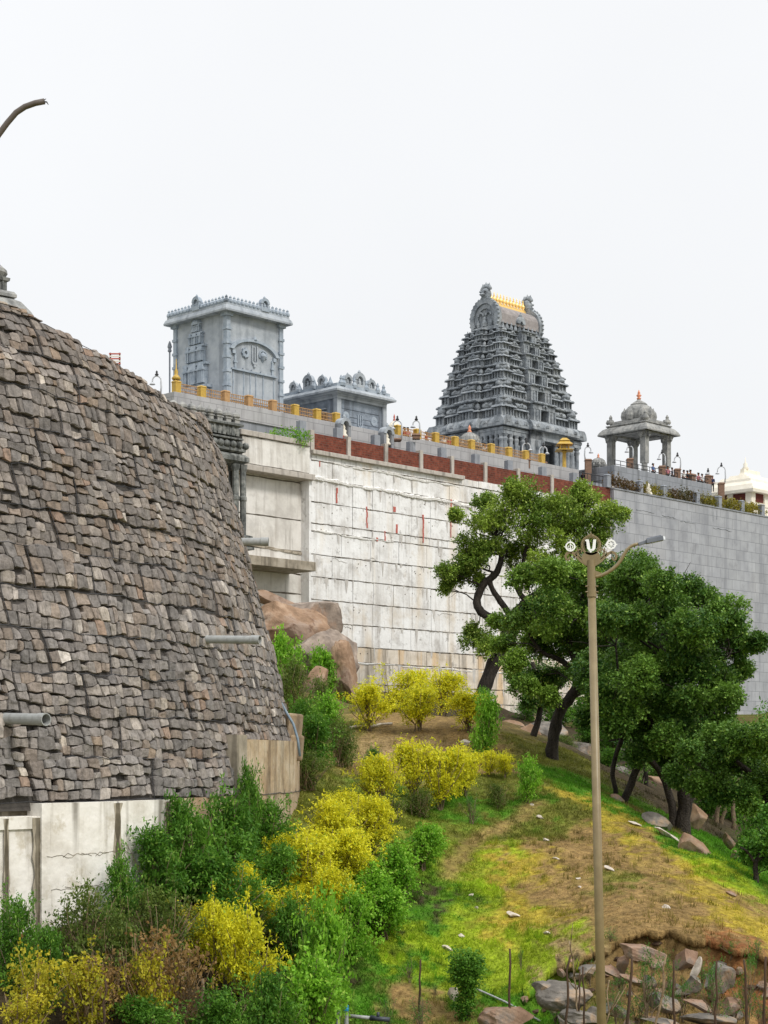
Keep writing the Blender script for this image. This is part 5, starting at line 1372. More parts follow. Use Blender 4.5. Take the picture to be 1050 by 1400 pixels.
# planters on the clad wall
PLX = [833, 877, 910, 955, 985, 1016, 1043.6]
for i, px in enumerate(PLX):
    pd = .1; s = ws(px, pd); z = Z_G + .12
    mb = MB(); mb.box(s - .3, -pd, z, s + .3, -pd + .5, z + 1.15); mb.frus(s - .36, -pd - .06, s + .36, -pd + .56, z + 1.15, z + 1.28, .12)
    o = mb.build('planter_post', M['grey_post'], None, bevel=.02); o.location = (OW[0], OW[1], 0); o.rotation_euler = (0, 0, ALPHA)
    tag(o, ['grey post where the brick parapet meets the clad wall', 'first grey planter post right of the brick parapet corner, below the left pavilion columns', 'grey planter post below the right pavilion column', 'grey planter post left of the cream shrine', 'grey planter post under the left half of the cream shrine', 'grey planter post under the right half of the cream shrine', 'last grey planter post at the right edge of the picture'][i], 'post', 'posts between the planters')
mb = MB(); s0, s1 = ws(788, -3.4), ws(905, -3.0)
a0, a1 = ws(842, -1.2), ws(872, -1.2)
for i in range(22):
    s = ws(792, -1.4) + i * .62; mb.tube([(s, 1.4, Z_G - .5), (s, 1.4, Z_G + 1.5)], .035, 5)
mb.tube([(ws(792, -1.4), 1.4, Z_G + 1.45), (ws(792, -1.4) + 13.2, 1.4, Z_G + 1.45)], .05, 5)
o = mb.build('iron_railing', M['dark_metal'], None); o.location = (OW[0], OW[1], 0); o.rotation_euler = (0, 0, ALPHA)
tag(o, 'dark iron railing under the pavilion platform near the brick corner', 'railing')
mb = MB(); s = ws(876, -.3)
st_ = thing('small_statue', 'small white seated statue between planters below the pavilion', 'statue', (*[c for c in (wall_pt(886, -.3)[2], wall_pt(886, -.3)[1])], Z_G + .12), ALPHA)
mb = MB(); mb.lathe([(.42, 0), (.45, .2), (.3, .42), (.34, .6), (.14, .82), (.2, .95), (.16, 1.12), (.03, 1.25)], 10); mb.build('figure', M['cream'], st_, smooth=True)

# people on the terraces -------------------------------------------------------------------
def skin_mesh(name, verts, edges, radii):
    me = bpy.data.meshes.new(name); me.from_pydata(verts, edges, [])
    o = bpy.data.objects.new(name, me); COL.objects.link(o)
    md = o.modifiers.new('skin', 'SKIN'); sb = o.modifiers.new('sub', 'SUBSURF'); sb.levels = 1; sb.render_levels = 1
    for i, r in enumerate(radii):
        me.skin_vertices[0].data[i].radius = (r, r) if not isinstance(r, tuple) else r
    me.skin_vertices[0].data[0].use_root = True
    bpy.context.view_layer.update()
    ev = o.evaluated_get(bpy.context.evaluated_depsgraph_get())
    m2 = bpy.data.meshes.new_from_object(ev); m2.name = name
    bpy.data.objects.remove(o)
    m2.polygons.foreach_set('use_smooth', [True] * len(m2.polygons))
    return m2
bv = [(0, 0, .95), (0, 0, 1.15), (0, .0, 1.38), (0, 0, 1.48), (0, -.01, 1.56), (0, -.015, 1.66), (0, -.01, 1.73),
      (.1, 0, .88), (.11, -.02, .5), (.11, .0, .08), (.11, -.14, .04), (-.1, 0, .88), (-.11, .02, .5), (-.11, .03, .08), (-.11, -.11, .04),
      (.19, 0, 1.40), (.25, .02, 1.12), (.24, -.16, .98), (.22, -.22, .94), (-.19, 0, 1.40), (-.25, .02, 1.12), (-.23, -.12, .94), (-.21, -.17, .88)]
be = [(0, 1), (1, 2), (2, 3), (3, 4), (4, 5), (5, 6), (0, 7), (7, 8), (8, 9), (9, 10), (0, 11), (11, 12), (12, 13), (13, 14), (2, 15), (15, 16), (16, 17), (17, 18), (2, 19), (19, 20), (20, 21), (21, 22)]
brd = [(.15, .1), (.14, .1), (.16, .1), .06, .085, .1, .07, .09, .06, .045, .04, .09, .06, .045, .04, .065, .045, .036, .035, .065, .045, .036, .035]
BODY = skin_mesh('person_body', bv, be, brd)
sv = [bv[i] for i in (0, 1, 2, 15, 16, 19, 20)]
SHIRT = skin_mesh('shirt', sv, [(0, 1), (1, 2), (2, 3), (3, 4), (2, 5), (5, 6)], [(.175, .125), (.165, .125), (.18, .12), .085, .07, .085, .07])
tv = [bv[i] for i in (0, 7, 8, 9, 11, 12, 13)]
TROUS = skin_mesh('trousers', tv, [(0, 1), (1, 2), (2, 3), (0, 4), (4, 5), (5, 6)], [(.17, .12), .105, .08, .065, .105, .08, .065])
HAIR = skin_mesh('hair', [(0, .02, 1.70), (0, .045, 1.62), (0, .0, 1.755)], [(0, 1), (0, 2)], [.1, .085, .06])
def person(px, d, label, shirt, z, rot, trousers='black', sc=1.0):
    s, Y, X = wall_pt(px, d)
    t = thing('person', label, 'person', (X, Y, z), rot, 'people on the temple terraces')
    t.scale = (sc,) * 3
    for nm, me, m in (('body', BODY, M['skin']), ('shirt', SHIRT, M['cloth_' + shirt]), ('trousers', TROUS, M['cloth_' + trousers]), ('hair', HAIR, M['hair'])):
        me2 = me.copy(); me2.materials.clear(); me2.materials.append(m)
        o = bpy.data.objects.new(nm, me2); COL.objects.link(o); o.parent = t
zp = PZ - .62
for (px, d, lb, sh, rot) in (
    (797, -7.0, 'person in black standing left of the swan neck lamp between gopuram and pavilion', 'black', .4),
    (893, -4.6, 'person in blue behind the platform edge between the right pavilion columns', 'blue', .9),
    (913, -4.6, 'person in pink at the platform edge right of the pavilion columns', 'pink', .2),
    (919, -4.7, 'person in navy at the platform edge just right of the pavilion', 'navy', 1.3),
    (935, -4.7, 'person in white at the platform edge right of the pavilion lamps', 'white', .5),
    (940, -4.6, 'person in black with a yellow headed neighbour on the right of the platform', 'black', .8),
    (944, -4.9, 'person in yellow standing tallest by the brown pedestal', 'yellow', .3),
    (955, -4.6, 'person in pink between brown pedestal and smallest lamp', 'pink', .6),
    (960, -4.7, 'person in white left of the smallest lamp', 'white', 1.0),
    (974, -4.6, 'person in navy right of the smallest lamp', 'navy', .2)):
    person(px, d, lb, sh, zp if d > -6 else Z_T - .75, rot, sc=1.12 if sh == 'yellow' else 1.0)
zt_ = Z_T - .72
for (px, d, lb, sh, rot) in (
    (553, -3.9, 'person in red sari right of the gold post near the second arch', 'red', .7),
    (557.5, -3.8, 'person in pink behind the parapet left of the brick wall lamp', 'pink', .3),
    (583, -4.0, 'person in red behind the parapet left of the gopuram', 'red', 1.2),
    (607, -3.9, 'person in white behind the gold railing at the left base of the gopuram', 'white', .4),
    (614, -4.2, 'person in red at the left base of the gopuram', 'red', .9),
    (663, -3.9, 'person in white behind the railing right of the small ribbed dome', 'white', .6)):
    person(px, d, lb, sh, zt_, rot)
person(466, -.9, 'person in red standing inside the left stone niche arch', 'red', Z_BT - 1.0, .3)

# ------------------------------------------------------------------ foreground lamp post with emblems
LY = 26.0
kx = LY / FPX
bx, by, bz = P(822.5, 1400, LY)
gzl = gz(bx, LY)
ztop = (HZ - 765.7) * kx
xt = (808 - CX) * kx
LPt = thing('lamp_post', 'tall bronze lamp post with white emblem discs and one curved lamp arm', 'lamp post', (bx + (bx - xt) / (ztop - bz) * (bz - gzl), LY, gzl))
HL = ztop - gzl; leanx = xt - LPt.location.x
def px2(cx_, cy_): return (leanx + (cx_ - 357) / 5.25 * kx, HL + (345 - cy_) / 5.25 * kx)
lean = lambda h: leanx * h / HL
mb = MB()
zcl = px2(357, 595)[1]
mb.tube([(lean(0), 0, 0), (lean(zcl), 0, zcl)], [.075, .058], 20, caps=True)
mb.build('pole', M['lamp_gold'], LPt, smooth=True)
mb = MB(); mb.tube([(lean(zcl), 0, zcl - .01), (lean(zcl) , 0, zcl + .01), (leanx, 0, HL)], [.064, .066, .055], 20); mb.tube([(lean(zcl), 0, zcl - .03), (lean(zcl), 0, zcl + .03)], .071, 20)
for cy_ in (535, 575):
    z = px2(0, cy_)[1]
    for q in (-1, 1): mb.tube([(lean(z) + q * .06, -.03, z), (lean(z) + q * .095, -.035, z)], .011, 6)
mb.build('sleeve', M['lamp_gold'], LPt, smooth=False)
mb = MB()
def ptz(c): x, z = px2(*c); return (x, 0, z)
arm = [(372, 466), (400, 463), (430, 455), (470, 438), (510, 412), (545, 380), (572, 345), (592, 308), (612, 275), (638, 250), (668, 235), (700, 228)]
mb.tube([ptz(c) for c in arm], [.026] * 8 + [.023] * 4, 12); mb.build('curved_arm', M['lamp_gold'], LPt, smooth=True)
mb = MB(); mb.prism([px2(*c) for c in ((373, 415), (400, 425), (455, 445), (430, 457), (373, 478))], -.008, .008); mb.build('gusset', M['lamp_gold'], LPt)
hd = thing('lamp_head', None, None); hd.parent = LPt
def slab(c0, c1, w0, w1, d0, d1):
    x0_, z0_ = px2(*c0); x1_, z1_ = px2(*c1); dx, dz = x1_ - x0_, z1_ - z0_; l = math.hypot(dx, dz); nx, nz = -dz / l, dx / l
    r = []
    for (x, z, w_, d_) in ((x0_, z0_, w0, d0), (x1_, z1_, w1, d1)):
        r.append([(x + nx * w_, -d_, z + nz * w_), (x + nx * w_, d_, z + nz * w_), (x - nx * w_, d_, z - nz * w_), (x - nx * w_, -d_, z - nz * w_)])
    return r
mb = MB(); mb.rings(slab((695, 232), (760, 212), .022, .026, .028, .032)); mb.rings(slab((752, 214), (872, 188), .033, .036, .06, .065))
mb.rings(slab((760, 207), (862, 184), .04, .04, .035, .035))
o = mb.build('lamp_housing', M['lamp_head'], LPt, bevel=.006); bpy.data.objects.remove(hd)
mb = MB(); mb.rings(slab((868, 190), (888, 188), .03, .022, .05, .03)); mb.rings(slab((790, 222), (866, 204), .006, .006, .045, .05)); mb.build('lens', M['glass'], o)
# ornamental plate
TH = .012
mb = MB()
plate = [(300, 300), (322, 285), (345, 292), (368, 292), (392, 282), (415, 296), (428, 330), (415, 365), (380, 398), (340, 398), (300, 365), (286, 330)]
mb.prism([px2(*c) for c in plate], -TH, TH)
def ribbon(pts, w0, w1):
    q = [Vector((*px2(*p),)) for p in pts]; n = len(q); L_, R_ = [], []
    for i in range(n):
        t_ = (q[min(i + 1, n - 1)] - q[max(i - 1, 0)]).normalized(); nn = Vector((-t_.y, t_.x)); w_ = w0 + (w1 - w0) * i / (n - 1)
        L_.append(q[i] + nn * w_); R_.append(q[i] - nn * w_)
    for i in range(n - 1):
        mb.prism([tuple(L_[i]), tuple(L_[i + 1]), tuple(R_[i + 1]), tuple(R_[i])], -TH * .8, TH * .8)
for q in (-1, 1):
    m_ = lambda pts: [(357 + q * x, y) for x, y in pts]
    ribbon(m_([(5, 385), (40, 370), (70, 350), (98, 322), (125, 298), (150, 288), (172, 296), (184, 318), (176, 340), (162, 345), (152, 334), (156, 322)]), .028, .012)
    ribbon(m_([(20, 350), (55, 345), (82, 325), (96, 296), (90, 272), (74, 268), (66, 280), (72, 292)]), .016, .009)
    ribbon(m_([(30, 335), (48, 330), (58, 316), (52, 304), (42, 308)]), .012, .007)
    ribbon(m_([(100, 318), (112, 300), (108, 284), (98, 284)]), .012, .007)
    ribbon(m_([(142, 300), (144, 288)]), .012, .01)
    ribbon(m_([(88, 300), (100, 268), (96, 256)]), .010, .006)
pl = mb.build('scroll_plate', M['lamp_gold'], LPt, bevel=.002)
mb = MB(); c = px2(357, 237)
k5 = kx / 5.25
mb.arc_band(c, 58 * k5, 73 * k5, 0, 2 * math.pi, -TH, TH, 40); mb.arc_band(c, 50 * k5, 54 * k5, R(-40), R(220), -TH * .6, TH * .6, 30)
for i in range(26):
    a = R(-30 + 240 * i / 25); mb.lathe([(.001, -.012), (.009, 0), (.001, .012)], 6, (c[0] + 66 * k5 * math.cos(a), -TH, c[1] + 66 * k5 * math.sin(a)))
x, z = px2(357, 164); mb.arc_band((x, z), .008, .02, 0, 2 * math.pi, -TH, TH, 14); mb.prism([(x - .03, z - .03), (x + .03, z - .03), (x + .012, z), (x - .012, z)], -TH * .9, TH * .9); mb.prism([(x - .008, z + .015), (x + .008, z + .015), (x, z + .06)], -TH * .8, TH * .8); mb.prism([(x - .04, z - .008), (x + .04, z - .008), (x + .04, z + .008), (x - .04, z + .008)], -TH * .7, TH * .7)
mb.build('ring_frame', M['lamp_gold'], LPt)
mb = MB(); y0, y1 = -.035, -.016
mb.prism([px2(*c) for c in ((313, 203), (318, 203), (318, 199), (340, 199), (351, 268), (336, 276), (327, 262), (322, 212), (313, 210))], y0, y1)
mb.prism([px2(*c) for c in ((372, 199), (392, 199), (387, 262), (379, 275), (364, 268))], y0, y1)
mb.prism([px2(*c) for c in ((329, 262), (350, 268), (365, 268), (386, 262), (374, 280), (340, 280))], y0 - .002, y1 + .002)
mb.prism([px2(*c) for c in ((344, 281), (362, 281), (358, 292), (348, 292))], y0, y1)
mb.build('white_forked_mark', M['emblem_white'], LPt)
mb = MB(); c = px2(208, 249)
mb.arc_band(c, 26 * k5, 36 * k5, 0, 2 * math.pi, -.022, -.004, 28)
mb.prism([(c[0] - .006, c[1] - 28 * k5), (c[0] + .006, c[1] - 28 * k5), (c[0] + .006, c[1] + 28 * k5), (c[0] - .006, c[1] + 28 * k5)], -.018, -.006)
mb.arc_band((c[0] + 4 * k5, c[1] - 2 * k5), 10 * k5, 16 * k5, R(-90), R(150), -.02, -.005, 12); mb.arc_band((c[0] - 5 * k5, c[1] - 6 * k5), 10 * k5, 15 * k5, R(60), R(250), -.02, -.005, 10)
mb.prism([(c[0] - 16 * k5, c[1] - 22 * k5), (c[0] + 16 * k5, c[1] - 22 * k5), (c[0] + 2 * k5, c[1] - 6 * k5), (c[0] - 2 * k5, c[1] - 6 * k5)], -.02, -.005)
for a in (90, 0, 180):
    a = R(a); mb.prism([(c[0] + 35 * k5 * math.cos(a) - .012, c[1] + 35 * k5 * math.sin(a) - .012), (c[0] + 35 * k5 * math.cos(a) + .012, c[1] + 35 * k5 * math.sin(a) - .012), (c[0] + 45 * k5 * math.cos(a), c[1] + 45 * k5 * math.sin(a) + .006)], -.02, -.006)
mb.build('conch_disc', M['emblem_white'], LPt)
mb = MB(); c = px2(500, 234)
mb.arc_band(c, 24 * k5, 36 * k5, 0, 2 * math.pi, -.022, -.004, 28); mb.arc_band(c, 0, 9 * k5, 0, 2 * math.pi, -.022, -.004, 14)
for i in range(8):
    a = R(45 * i + 22.5); mb.tube([(c[0] + 7 * k5 * math.cos(a), -.013, c[1] + 7 * k5 * math.sin(a)), (c[0] + 26 * k5 * math.cos(a), -.013, c[1] + 26 * k5 * math.sin(a))], .006, 6)
for a in (90, 0, 180, 270):
    a = R(a); ux, uz = math.cos(a), math.sin(a)
    mb.prism([(c[0] + 34 * k5 * ux - uz * .014, c[1] + 34 * k5 * uz + ux * .014), (c[0] + 34 * k5 * ux + uz * .014, c[1] + 34 * k5 * uz - ux * .014), (c[0] + 47 * k5 * ux, c[1] + 47 * k5 * uz)], -.02, -.006)
mb.build('wheel_disc', M['emblem_white'], LPt)
mb = MB(); mb.lathe([(.2, 0), (.2, .05), (.12, .09), (.09, .3)], 16); mb.build('base_flange', M['lamp_gold'], LPt)

# bare lamp arm entering at the top left
AY = 24.0; ka = AY / FPX
x, y, z = P(-40, 230, AY); gza = gz(x, AY)
LA = thing('lamp_arm_pole', 'grey brown curved lamp arm reaching into the picture at the upper left', 'lamp post', (x, AY, gza))
pts = [P(px, py, AY) for px, py in ((-40, 262), (-30, 232), (-16, 205), (-2, 184), (10, 168), (22, 154), (34, 146), (48, 141), (61, 138.5))]
mb = MB(); mb.tube([(p[0] - x, p[1] - AY, p[2] - gza) for p in pts], [.042] * 4 + [.04] * 5, 12)
mb.build('curved_arm', M['brown_arm'], LA, smooth=True)
mb = MB(); mb.tube([(0, 0, 0), (0, 0, pts[0][2] - gza + .3)], [.08, .055], 16); mb.build('pole', M['brown_arm'], LA, smooth=True)
mb = MB(); q = [P(px, py, AY) for px, py in ((60, 139), (64, 139.5), (66, 143))]; mb.tube([(p[0] - x, 0, p[2] - gza) for p in q], [.012, .01, .006], 6); q = [P(px, py, AY) for px, py in ((60, 137), (63, 135))]; mb.tube([(p[0] - x, 0, p[2] - gza) for p in q], [.008, .004], 6); mb.build('loose_wire', M['dark_metal'], LA)
# ------------------------------------------------------------------ foliage
def leaf_cloud(cen, rad, n_spray, n_leaf, leaf, rng, c0, c1, c2, width=.36, droop=.15, up=.5, spread=.9, fill=.45):
    """leaf faces spread through clumps: twigs point outward from each clump's centre and carry leaves"""
    cen = np.asarray(cen, float); rad = np.asarray(rad, float)
    if rad.ndim == 1: rad = np.repeat(rad[:, None], 3, 1)
    nc = len(cen); ns = nc * n_spray
    ci = np.repeat(np.arange(nc), n_spray)
    d = rng.normal(0, 1, (ns, 3)); d /= np.linalg.norm(d, axis=1, keepdims=True)
    r = rng.uniform(0, 1, ns) ** fill; r = np.where(rng.uniform(0, 1, ns) < .10, rng.uniform(1.0, 1.32, ns), r)
    sp = cen[ci] + d * rad[ci] * r[:, None]
    sd = d * .8 + rng.normal(0, .5, (ns, 3)); sd[:, 2] += up * .3; sd /= np.linalg.norm(sd, axis=1, keepdims=True)
    tone = np.clip(rng.uniform(-.15, 1.15, nc)[ci] * .6 + rng.uniform(0, 1, ns) * .4, 0, 1)
    n = ns * n_leaf; si = np.repeat(np.arange(ns), n_leaf)
    t = np.tile(np.linspace(0, 1, n_leaf), ns)
    base = sp[si] + sd[si] * (t[:, None] * leaf * 2.2) + rng.normal(0, leaf * .25, (n, 3))
    ax = sd[si] * .55 + rng.normal(0, spread * .62, (n, 3)); ax[:, 2] -= droop
    ax /= np.linalg.norm(ax, axis=1, keepdims=True)
    nn = rng.normal(0, .55, (n, 3)); nn[:, 2] += up + .7
    sdv = np.cross(ax, nn); sdv /= np.linalg.norm(sdv, axis=1, keepdims=True) + 1e-6
    L = leaf * rng.uniform(.65, 1.25, n)[:, None]
    nrm = np.cross(sdv, ax)
    m = base + ax * L * .5
    V = np.stack([base, m + sdv * L * width + nrm * L * .08, base + ax * L, m - sdv * L * width + nrm * L * .08], 1).reshape(-1, 3)
    F = np.arange(4 * n).reshape(-1, 4)
    tt = tone[si]
    C = np.asarray(c0)[None] * (1 - tt[:, None]) + np.asarray(c1)[None] * tt[:, None]
    k = (rng.uniform(0, 1, n) < .06)[:, None]
    C = np.where(k, np.asarray(c2)[None], C) * rng.uniform(.82, 1.18, n)[:, None]
    return V, F, np.repeat(C, 4, 0)
def branch_mesh(name, polys, m, parent, n=7):
    mb = MB()
    for pts, rad in polys: mb.tube(pts, rad, n)
    return mb.build(name, m, parent, smooth=True, recalc=False)
def wob(p, q, rng, k=.12, seg=4):
    p = np.asarray(p, float); q = np.asarray(q, float); L = np.linalg.norm(q - p)
    pts = [p + (q - p) * i / seg + (rng.normal(0, k * L / 3, 3) if 0 < i < seg else 0) for i in range(seg + 1)]
    return [tuple(x) for x in pts]

def in_poly(x, y, poly):
    c = False
    for (x0, y0), (x1, y1) in zip(poly, poly[1:] + poly[:1]):
        if (y0 > y) != (y1 > y) and x < (x1 - x0) * (y - y0) / (y1 - y0) + x0: c = not c
    return c
def fill(poly, step, r, seed, keep=.85):
    q = random.Random(seed); o = []
    xs = [p[0] for p in poly]; ys = [p[1] for p in poly]
    y = min(ys)
    while y < max(ys):
        x = min(xs)
        while x < max(xs):
            a, b = x + q.uniform(-.4, .4) * step, y + q.uniform(-.4, .4) * step
            if in_poly(a, b, poly) and q.random() < keep: o.append((a, b, r * q.uniform(.7, 1.15)))
            x += step
        y += step
    return o
def tree(name, label, Y, base, trunks, clumps, leaf, spr, lf, c0, c1, c2, seed, depth, group='trees in front of the retaining walls', flat=.85, cat='tree', sub=3, **kw):
    """trunks: lists of (px, py, radius px, dY); clumps: (px, py, radius px) at their real place in front of / behind the trunk"""
    rng = np.random.default_rng(seed)
    X0, Y0_, _ = P(base[0], base[1], Y); z0 = gz(X0, Y)
    t = thing(name, label, cat, (X0, Y, z0), 0, group)
    O = np.array([X0, Y, z0])
    polys = []; ends = []
    for tr in trunks:
        pts = [np.array(P(p[0], p[1], Y + (p[3] if len(p) > 3 else 0))) - O for p in tr]; rad = [p[2] * .84 / FPX * Y for p in tr]
        if tr is trunks[0] or tr[0][1] >= base[1] - 2: pts[0][2] = -.4 if abs(pts[0][2]) < 3 else pts[0][2]
        sp_, sr_ = [], []
        for i in range(len(pts) - 1):          # round the bends
            a_, b_, c_, d_ = pts[max(i - 1, 0)], pts[i], pts[i + 1], pts[min(i + 2, len(pts) - 1)]
            for u in (0, .25, .5, .75):
                q_ = .5 * (2 * b_ + (c_ - a_) * u + (2 * a_ - 5 * b_ + 4 * c_ - d_) * u * u + (3 * b_ - a_ - 3 * c_ + d_) * u ** 3)
                sp_.append(tuple(q_ + rng.normal(0, rad[i] * .10, 3))); sr_.append((rad[i] * (1 - u) + rad[i + 1] * u) * rng.uniform(.92, 1.1))
        sp_.append(tuple(pts[-1])); sr_.append(rad[-1])
        polys.append((sp_, sr_)); ends += [(p, r) for p, r in zip(pts[1:], rad[1:])]
    cen, rr = [], []
    for c in clumps:
        dY = rng.uniform(-1, 1) * depth
        pc = np.array(P(c[0], c[1], Y + dY)) - O; r = c[2] / FPX * (Y + dY)
        e, er = min(ends, key=lambda q: np.linalg.norm(q[0] - pc) + (.6 if q[0][2] > pc[2] else 0))
        b = wob(e, pc, rng, .16, 5); polys.append((b, list(np.linspace(min(er * .55, r * .12), r * .025, 6))))
        for j in range(3):
            q = pc + rng.normal(0, 1, 3) * r * .7; polys.append((wob(b[3], q, rng, .15, 3), [r * .035, r * .03, r * .022, r * .012]))
        for j in range(sub):               # break each clump into uneven lobes
            o = rng.normal(0, .45, 3) * r; cen.append(pc + o * (1, 1, .8)); rr.append(np.array([1, 1, flat]) * r * rng.uniform(.46, .92))
    branch_mesh('trunk', polys, M['bark'], t, 8)
    V, F, C = leaf_cloud(cen, rr, spr, lf, leaf, rng, c0, c1, c2, **kw)
    mesh_np('crown', V, F, C, M['tree_leaf'], t)
    return t

GA, GB_, GC_ = lin(84,116,42), lin(156,180,70), lin(190,206,106)
DA_, DB_, DC_ = lin(60,98,38), lin(136,168,64), lin(178,200,98)
EA, EB, EC = lin(52,88,34), lin(112,148,56), lin(152,180,86)
tree('leaning_tree', 'leaning dark limbed tree with loose crown right against the white wall', 134, (656, 950),
     [[(654, 955, 10), (668, 925, 11), (682, 895, 12), (698, 866, 13)],
      [(698, 866, 9), (682, 850, 8), (661, 840, 7), (652, 824, 6.5), (660, 802, 6), (679, 782, 5.5), (686, 758, 4.5), (676, 735, 3), (690, 705, 2)],
      [(698, 866, 12), (704, 842, 10), (724, 820, 8), (752, 800, 6), (770, 765, 5), (772, 730, 3.5), (790, 700, 2)],
      [(702, 850, 6), (684, 822, 5), (671, 800, 4), (674, 782, 3)], [(720, 822, 5), (705, 800, 4), (715, 770, 3), (725, 730, 2)]],
     [(690,688,27),(722,690,30),(660,712,20),(642,745,18),(628,758,16),(690,728,22),(738,718,22),(616,782,12),(612,800,9),(627,703,8),(655,762,16),(700,762,15),(735,765,20),
      (783,688,20),(806,692,22),(790,720,18),(828,708,16),(848,702,8),(822,735,18),(657,872,15),(672,884,14),(646,862,8),(748,800,20),(726,838,16),(765,745,16),(705,668,14),(665,690,14),(755,690,12),(640,775,14),(800,668,12),(672,712,22),(706,706,24),(668,745,18),(752,715,16),(720,745,18),(650,790,12),(625,790,10),(775,705,18),(815,715,20),(795,740,18),(735,690,22)],
     .17, 110, 8, GA, GB_, GC_, 3, 2.2, flat=.75)
tree('shade_tree', 'broad bushy tree in the middle of the slope, directly behind the lamp post', 77, (755, 1047),
     [[(755, 1050, 11), (756, 1015, 10), (766, 972, 9.5), (790, 944, 9), (830, 922, 8), (868, 900, 6)], [(766, 975, 6), (790, 925, 5.5), (778, 880, 5), (790, 840, 4), (800, 800, 2.5)],
      [(800, 938, 5), (770, 905, 4.5), (740, 890, 3), (720, 860, 2)], [(835, 920, 6), (850, 870, 4.5), (850, 820, 3)]],
     [(730,792,24),(715,830,20),(698,852,16),(748,770,16),(772,790,24),(795,778,22),(822,800,28),(850,782,24),(880,775,20),(760,830,28),(800,840,30),(845,832,30),(728,880,22),(770,880,26),(815,890,30),(862,870,30),(706,905,14),(742,925,16),(795,925,18),(690,880,12),(740,850,22),(720,935,10),(752,950,12),(830,855,26)] + fill([(705,840),(722,790),(760,765),(800,772),(860,768),(896,780),(890,930),(830,945),(780,915),(722,895)], 34, 25, 1, .9),
     .115, 170, 8, DA_, DB_, DC_, 5, 3.2, flat=.7)
tree('slender_tree', 'thin dark trunked tree just left of the broad bushy tree', 84, (724, 1032),
     [[(724, 1036, 6), (731, 1000, 5.5), (740, 965, 5), (734, 935, 4), (728, 905, 3)], [(738, 970, 3), (758, 945, 2.5), (775, 930, 2)]],
     [(715, 935, 13), (733, 915, 16), (700, 925, 9), (752, 935, 12), (720, 960, 9), (765, 925, 12)], .125, 80, 6, EA, EB, EC, 8, 1.2, flat=.75)
tree('shade_tree', 'tallest dark green tree with massive crown on the right, below the grey clad wall', 68, (930, 1143),
     [[(931, 1148, 15), (936, 1105, 12), (934, 1065, 10), (926, 1015, 9), (915, 965, 8), (905, 905, 6), (910, 850, 4)], [(934, 1070, 8), (960, 1020, 7), (980, 960, 5), (990, 900, 3)], [(928, 1020, 7), (890, 985, 6), (865, 950, 5)],
      [(920, 1146, 7), (918, 1100, 6), (905, 1060, 5), (880, 1030, 4)], [(938, 1110, 5), (955, 1070, 4), (975, 1050, 3)], [(852, 1100, 6), (866, 1062, 6), (880, 1030, 6), (905, 985, 5)], [(842, 1085, 4), (838, 1050, 4), (850, 1010, 4)]],
     [(900,795,24),(930,806,24),(960,815,22),(985,832,22),(996,852,18),(1006,885,16),(1008,918,15),(985,880,28),(950,860,30),(910,850,30),(900,900,32),(945,910,32),(988,932,28),(992,965,20),(960,960,30),(915,950,30),(870,930,28),(862,968,27),(900,1000,30),(945,1005,28),(828,955,24),(838,995,22),(875,1028,20),(918,1040,18),(800,985,14),(815,930,24),(880,960,30),(1030,880,10),(930,1060,14),(975,1010,24)] + fill([(890,800),(940,808),(990,838),(1008,890),(1004,940),(980,1000),(950,1030),(880,1030),(835,995),(830,900)], 36, 26, 2, .95) + fill([(820,790),(900,780),(930,900),(900,1010),(840,1000),(812,940)], 38, 25, 6, .9),
     .115, 170, 8, EA, EB, EC, 12, 3.4, flat=.7)
tree('spreading_tree', 'low spreading green tree cut by the right edge of the picture, under the big crown', 62, (1066, 1178),
     [[(1066, 1185, 9), (1060, 1140, 8), (1050, 1095, 7), (1030, 1060, 5), (1005, 1040, 3)], [(1052, 1100, 5), (1070, 1050, 4), (1050, 1010, 3)], [(1056, 1120, 4), (1015, 1090, 3), (985, 1075, 2)]],
     [(1000,1008,26),(1035,1000,28),(1062,1025,30),(972,1045,22),(1010,1050,30),(1045,1070,28),(985,1082,18),(1072,1085,28),(945,1030,16),(960,1075,13),(1025,1025,24),(1020,1095,18),(975,1015,16)],
     .11, 150, 8, EA, EB, EC, 17, 2.0, flat=.6)
tree('young_tree', 'small pale stemmed young tree on the right, at the foot of the dark grass', 56, (1035, 1228),
     [[(1035, 1231, 5), (1034, 1200, 4.5), (1034, 1178, 4), (1046, 1158, 3), (1055, 1140, 2)], [(1034, 1180, 3), (1022, 1165, 2.2), (1012, 1158, 1.4)]],
     [(1046, 1145, 15), (1058, 1130, 14), (1062, 1165, 15), (1022, 1160, 10), (1038, 1168, 10), (1048, 1112, 8), (1055, 1180, 8)], .115, 50, 6, lin(70,120,36,.85), lin(110,160,56,.9), lin(150,190,90,.9), 23, .7, flat=.75)
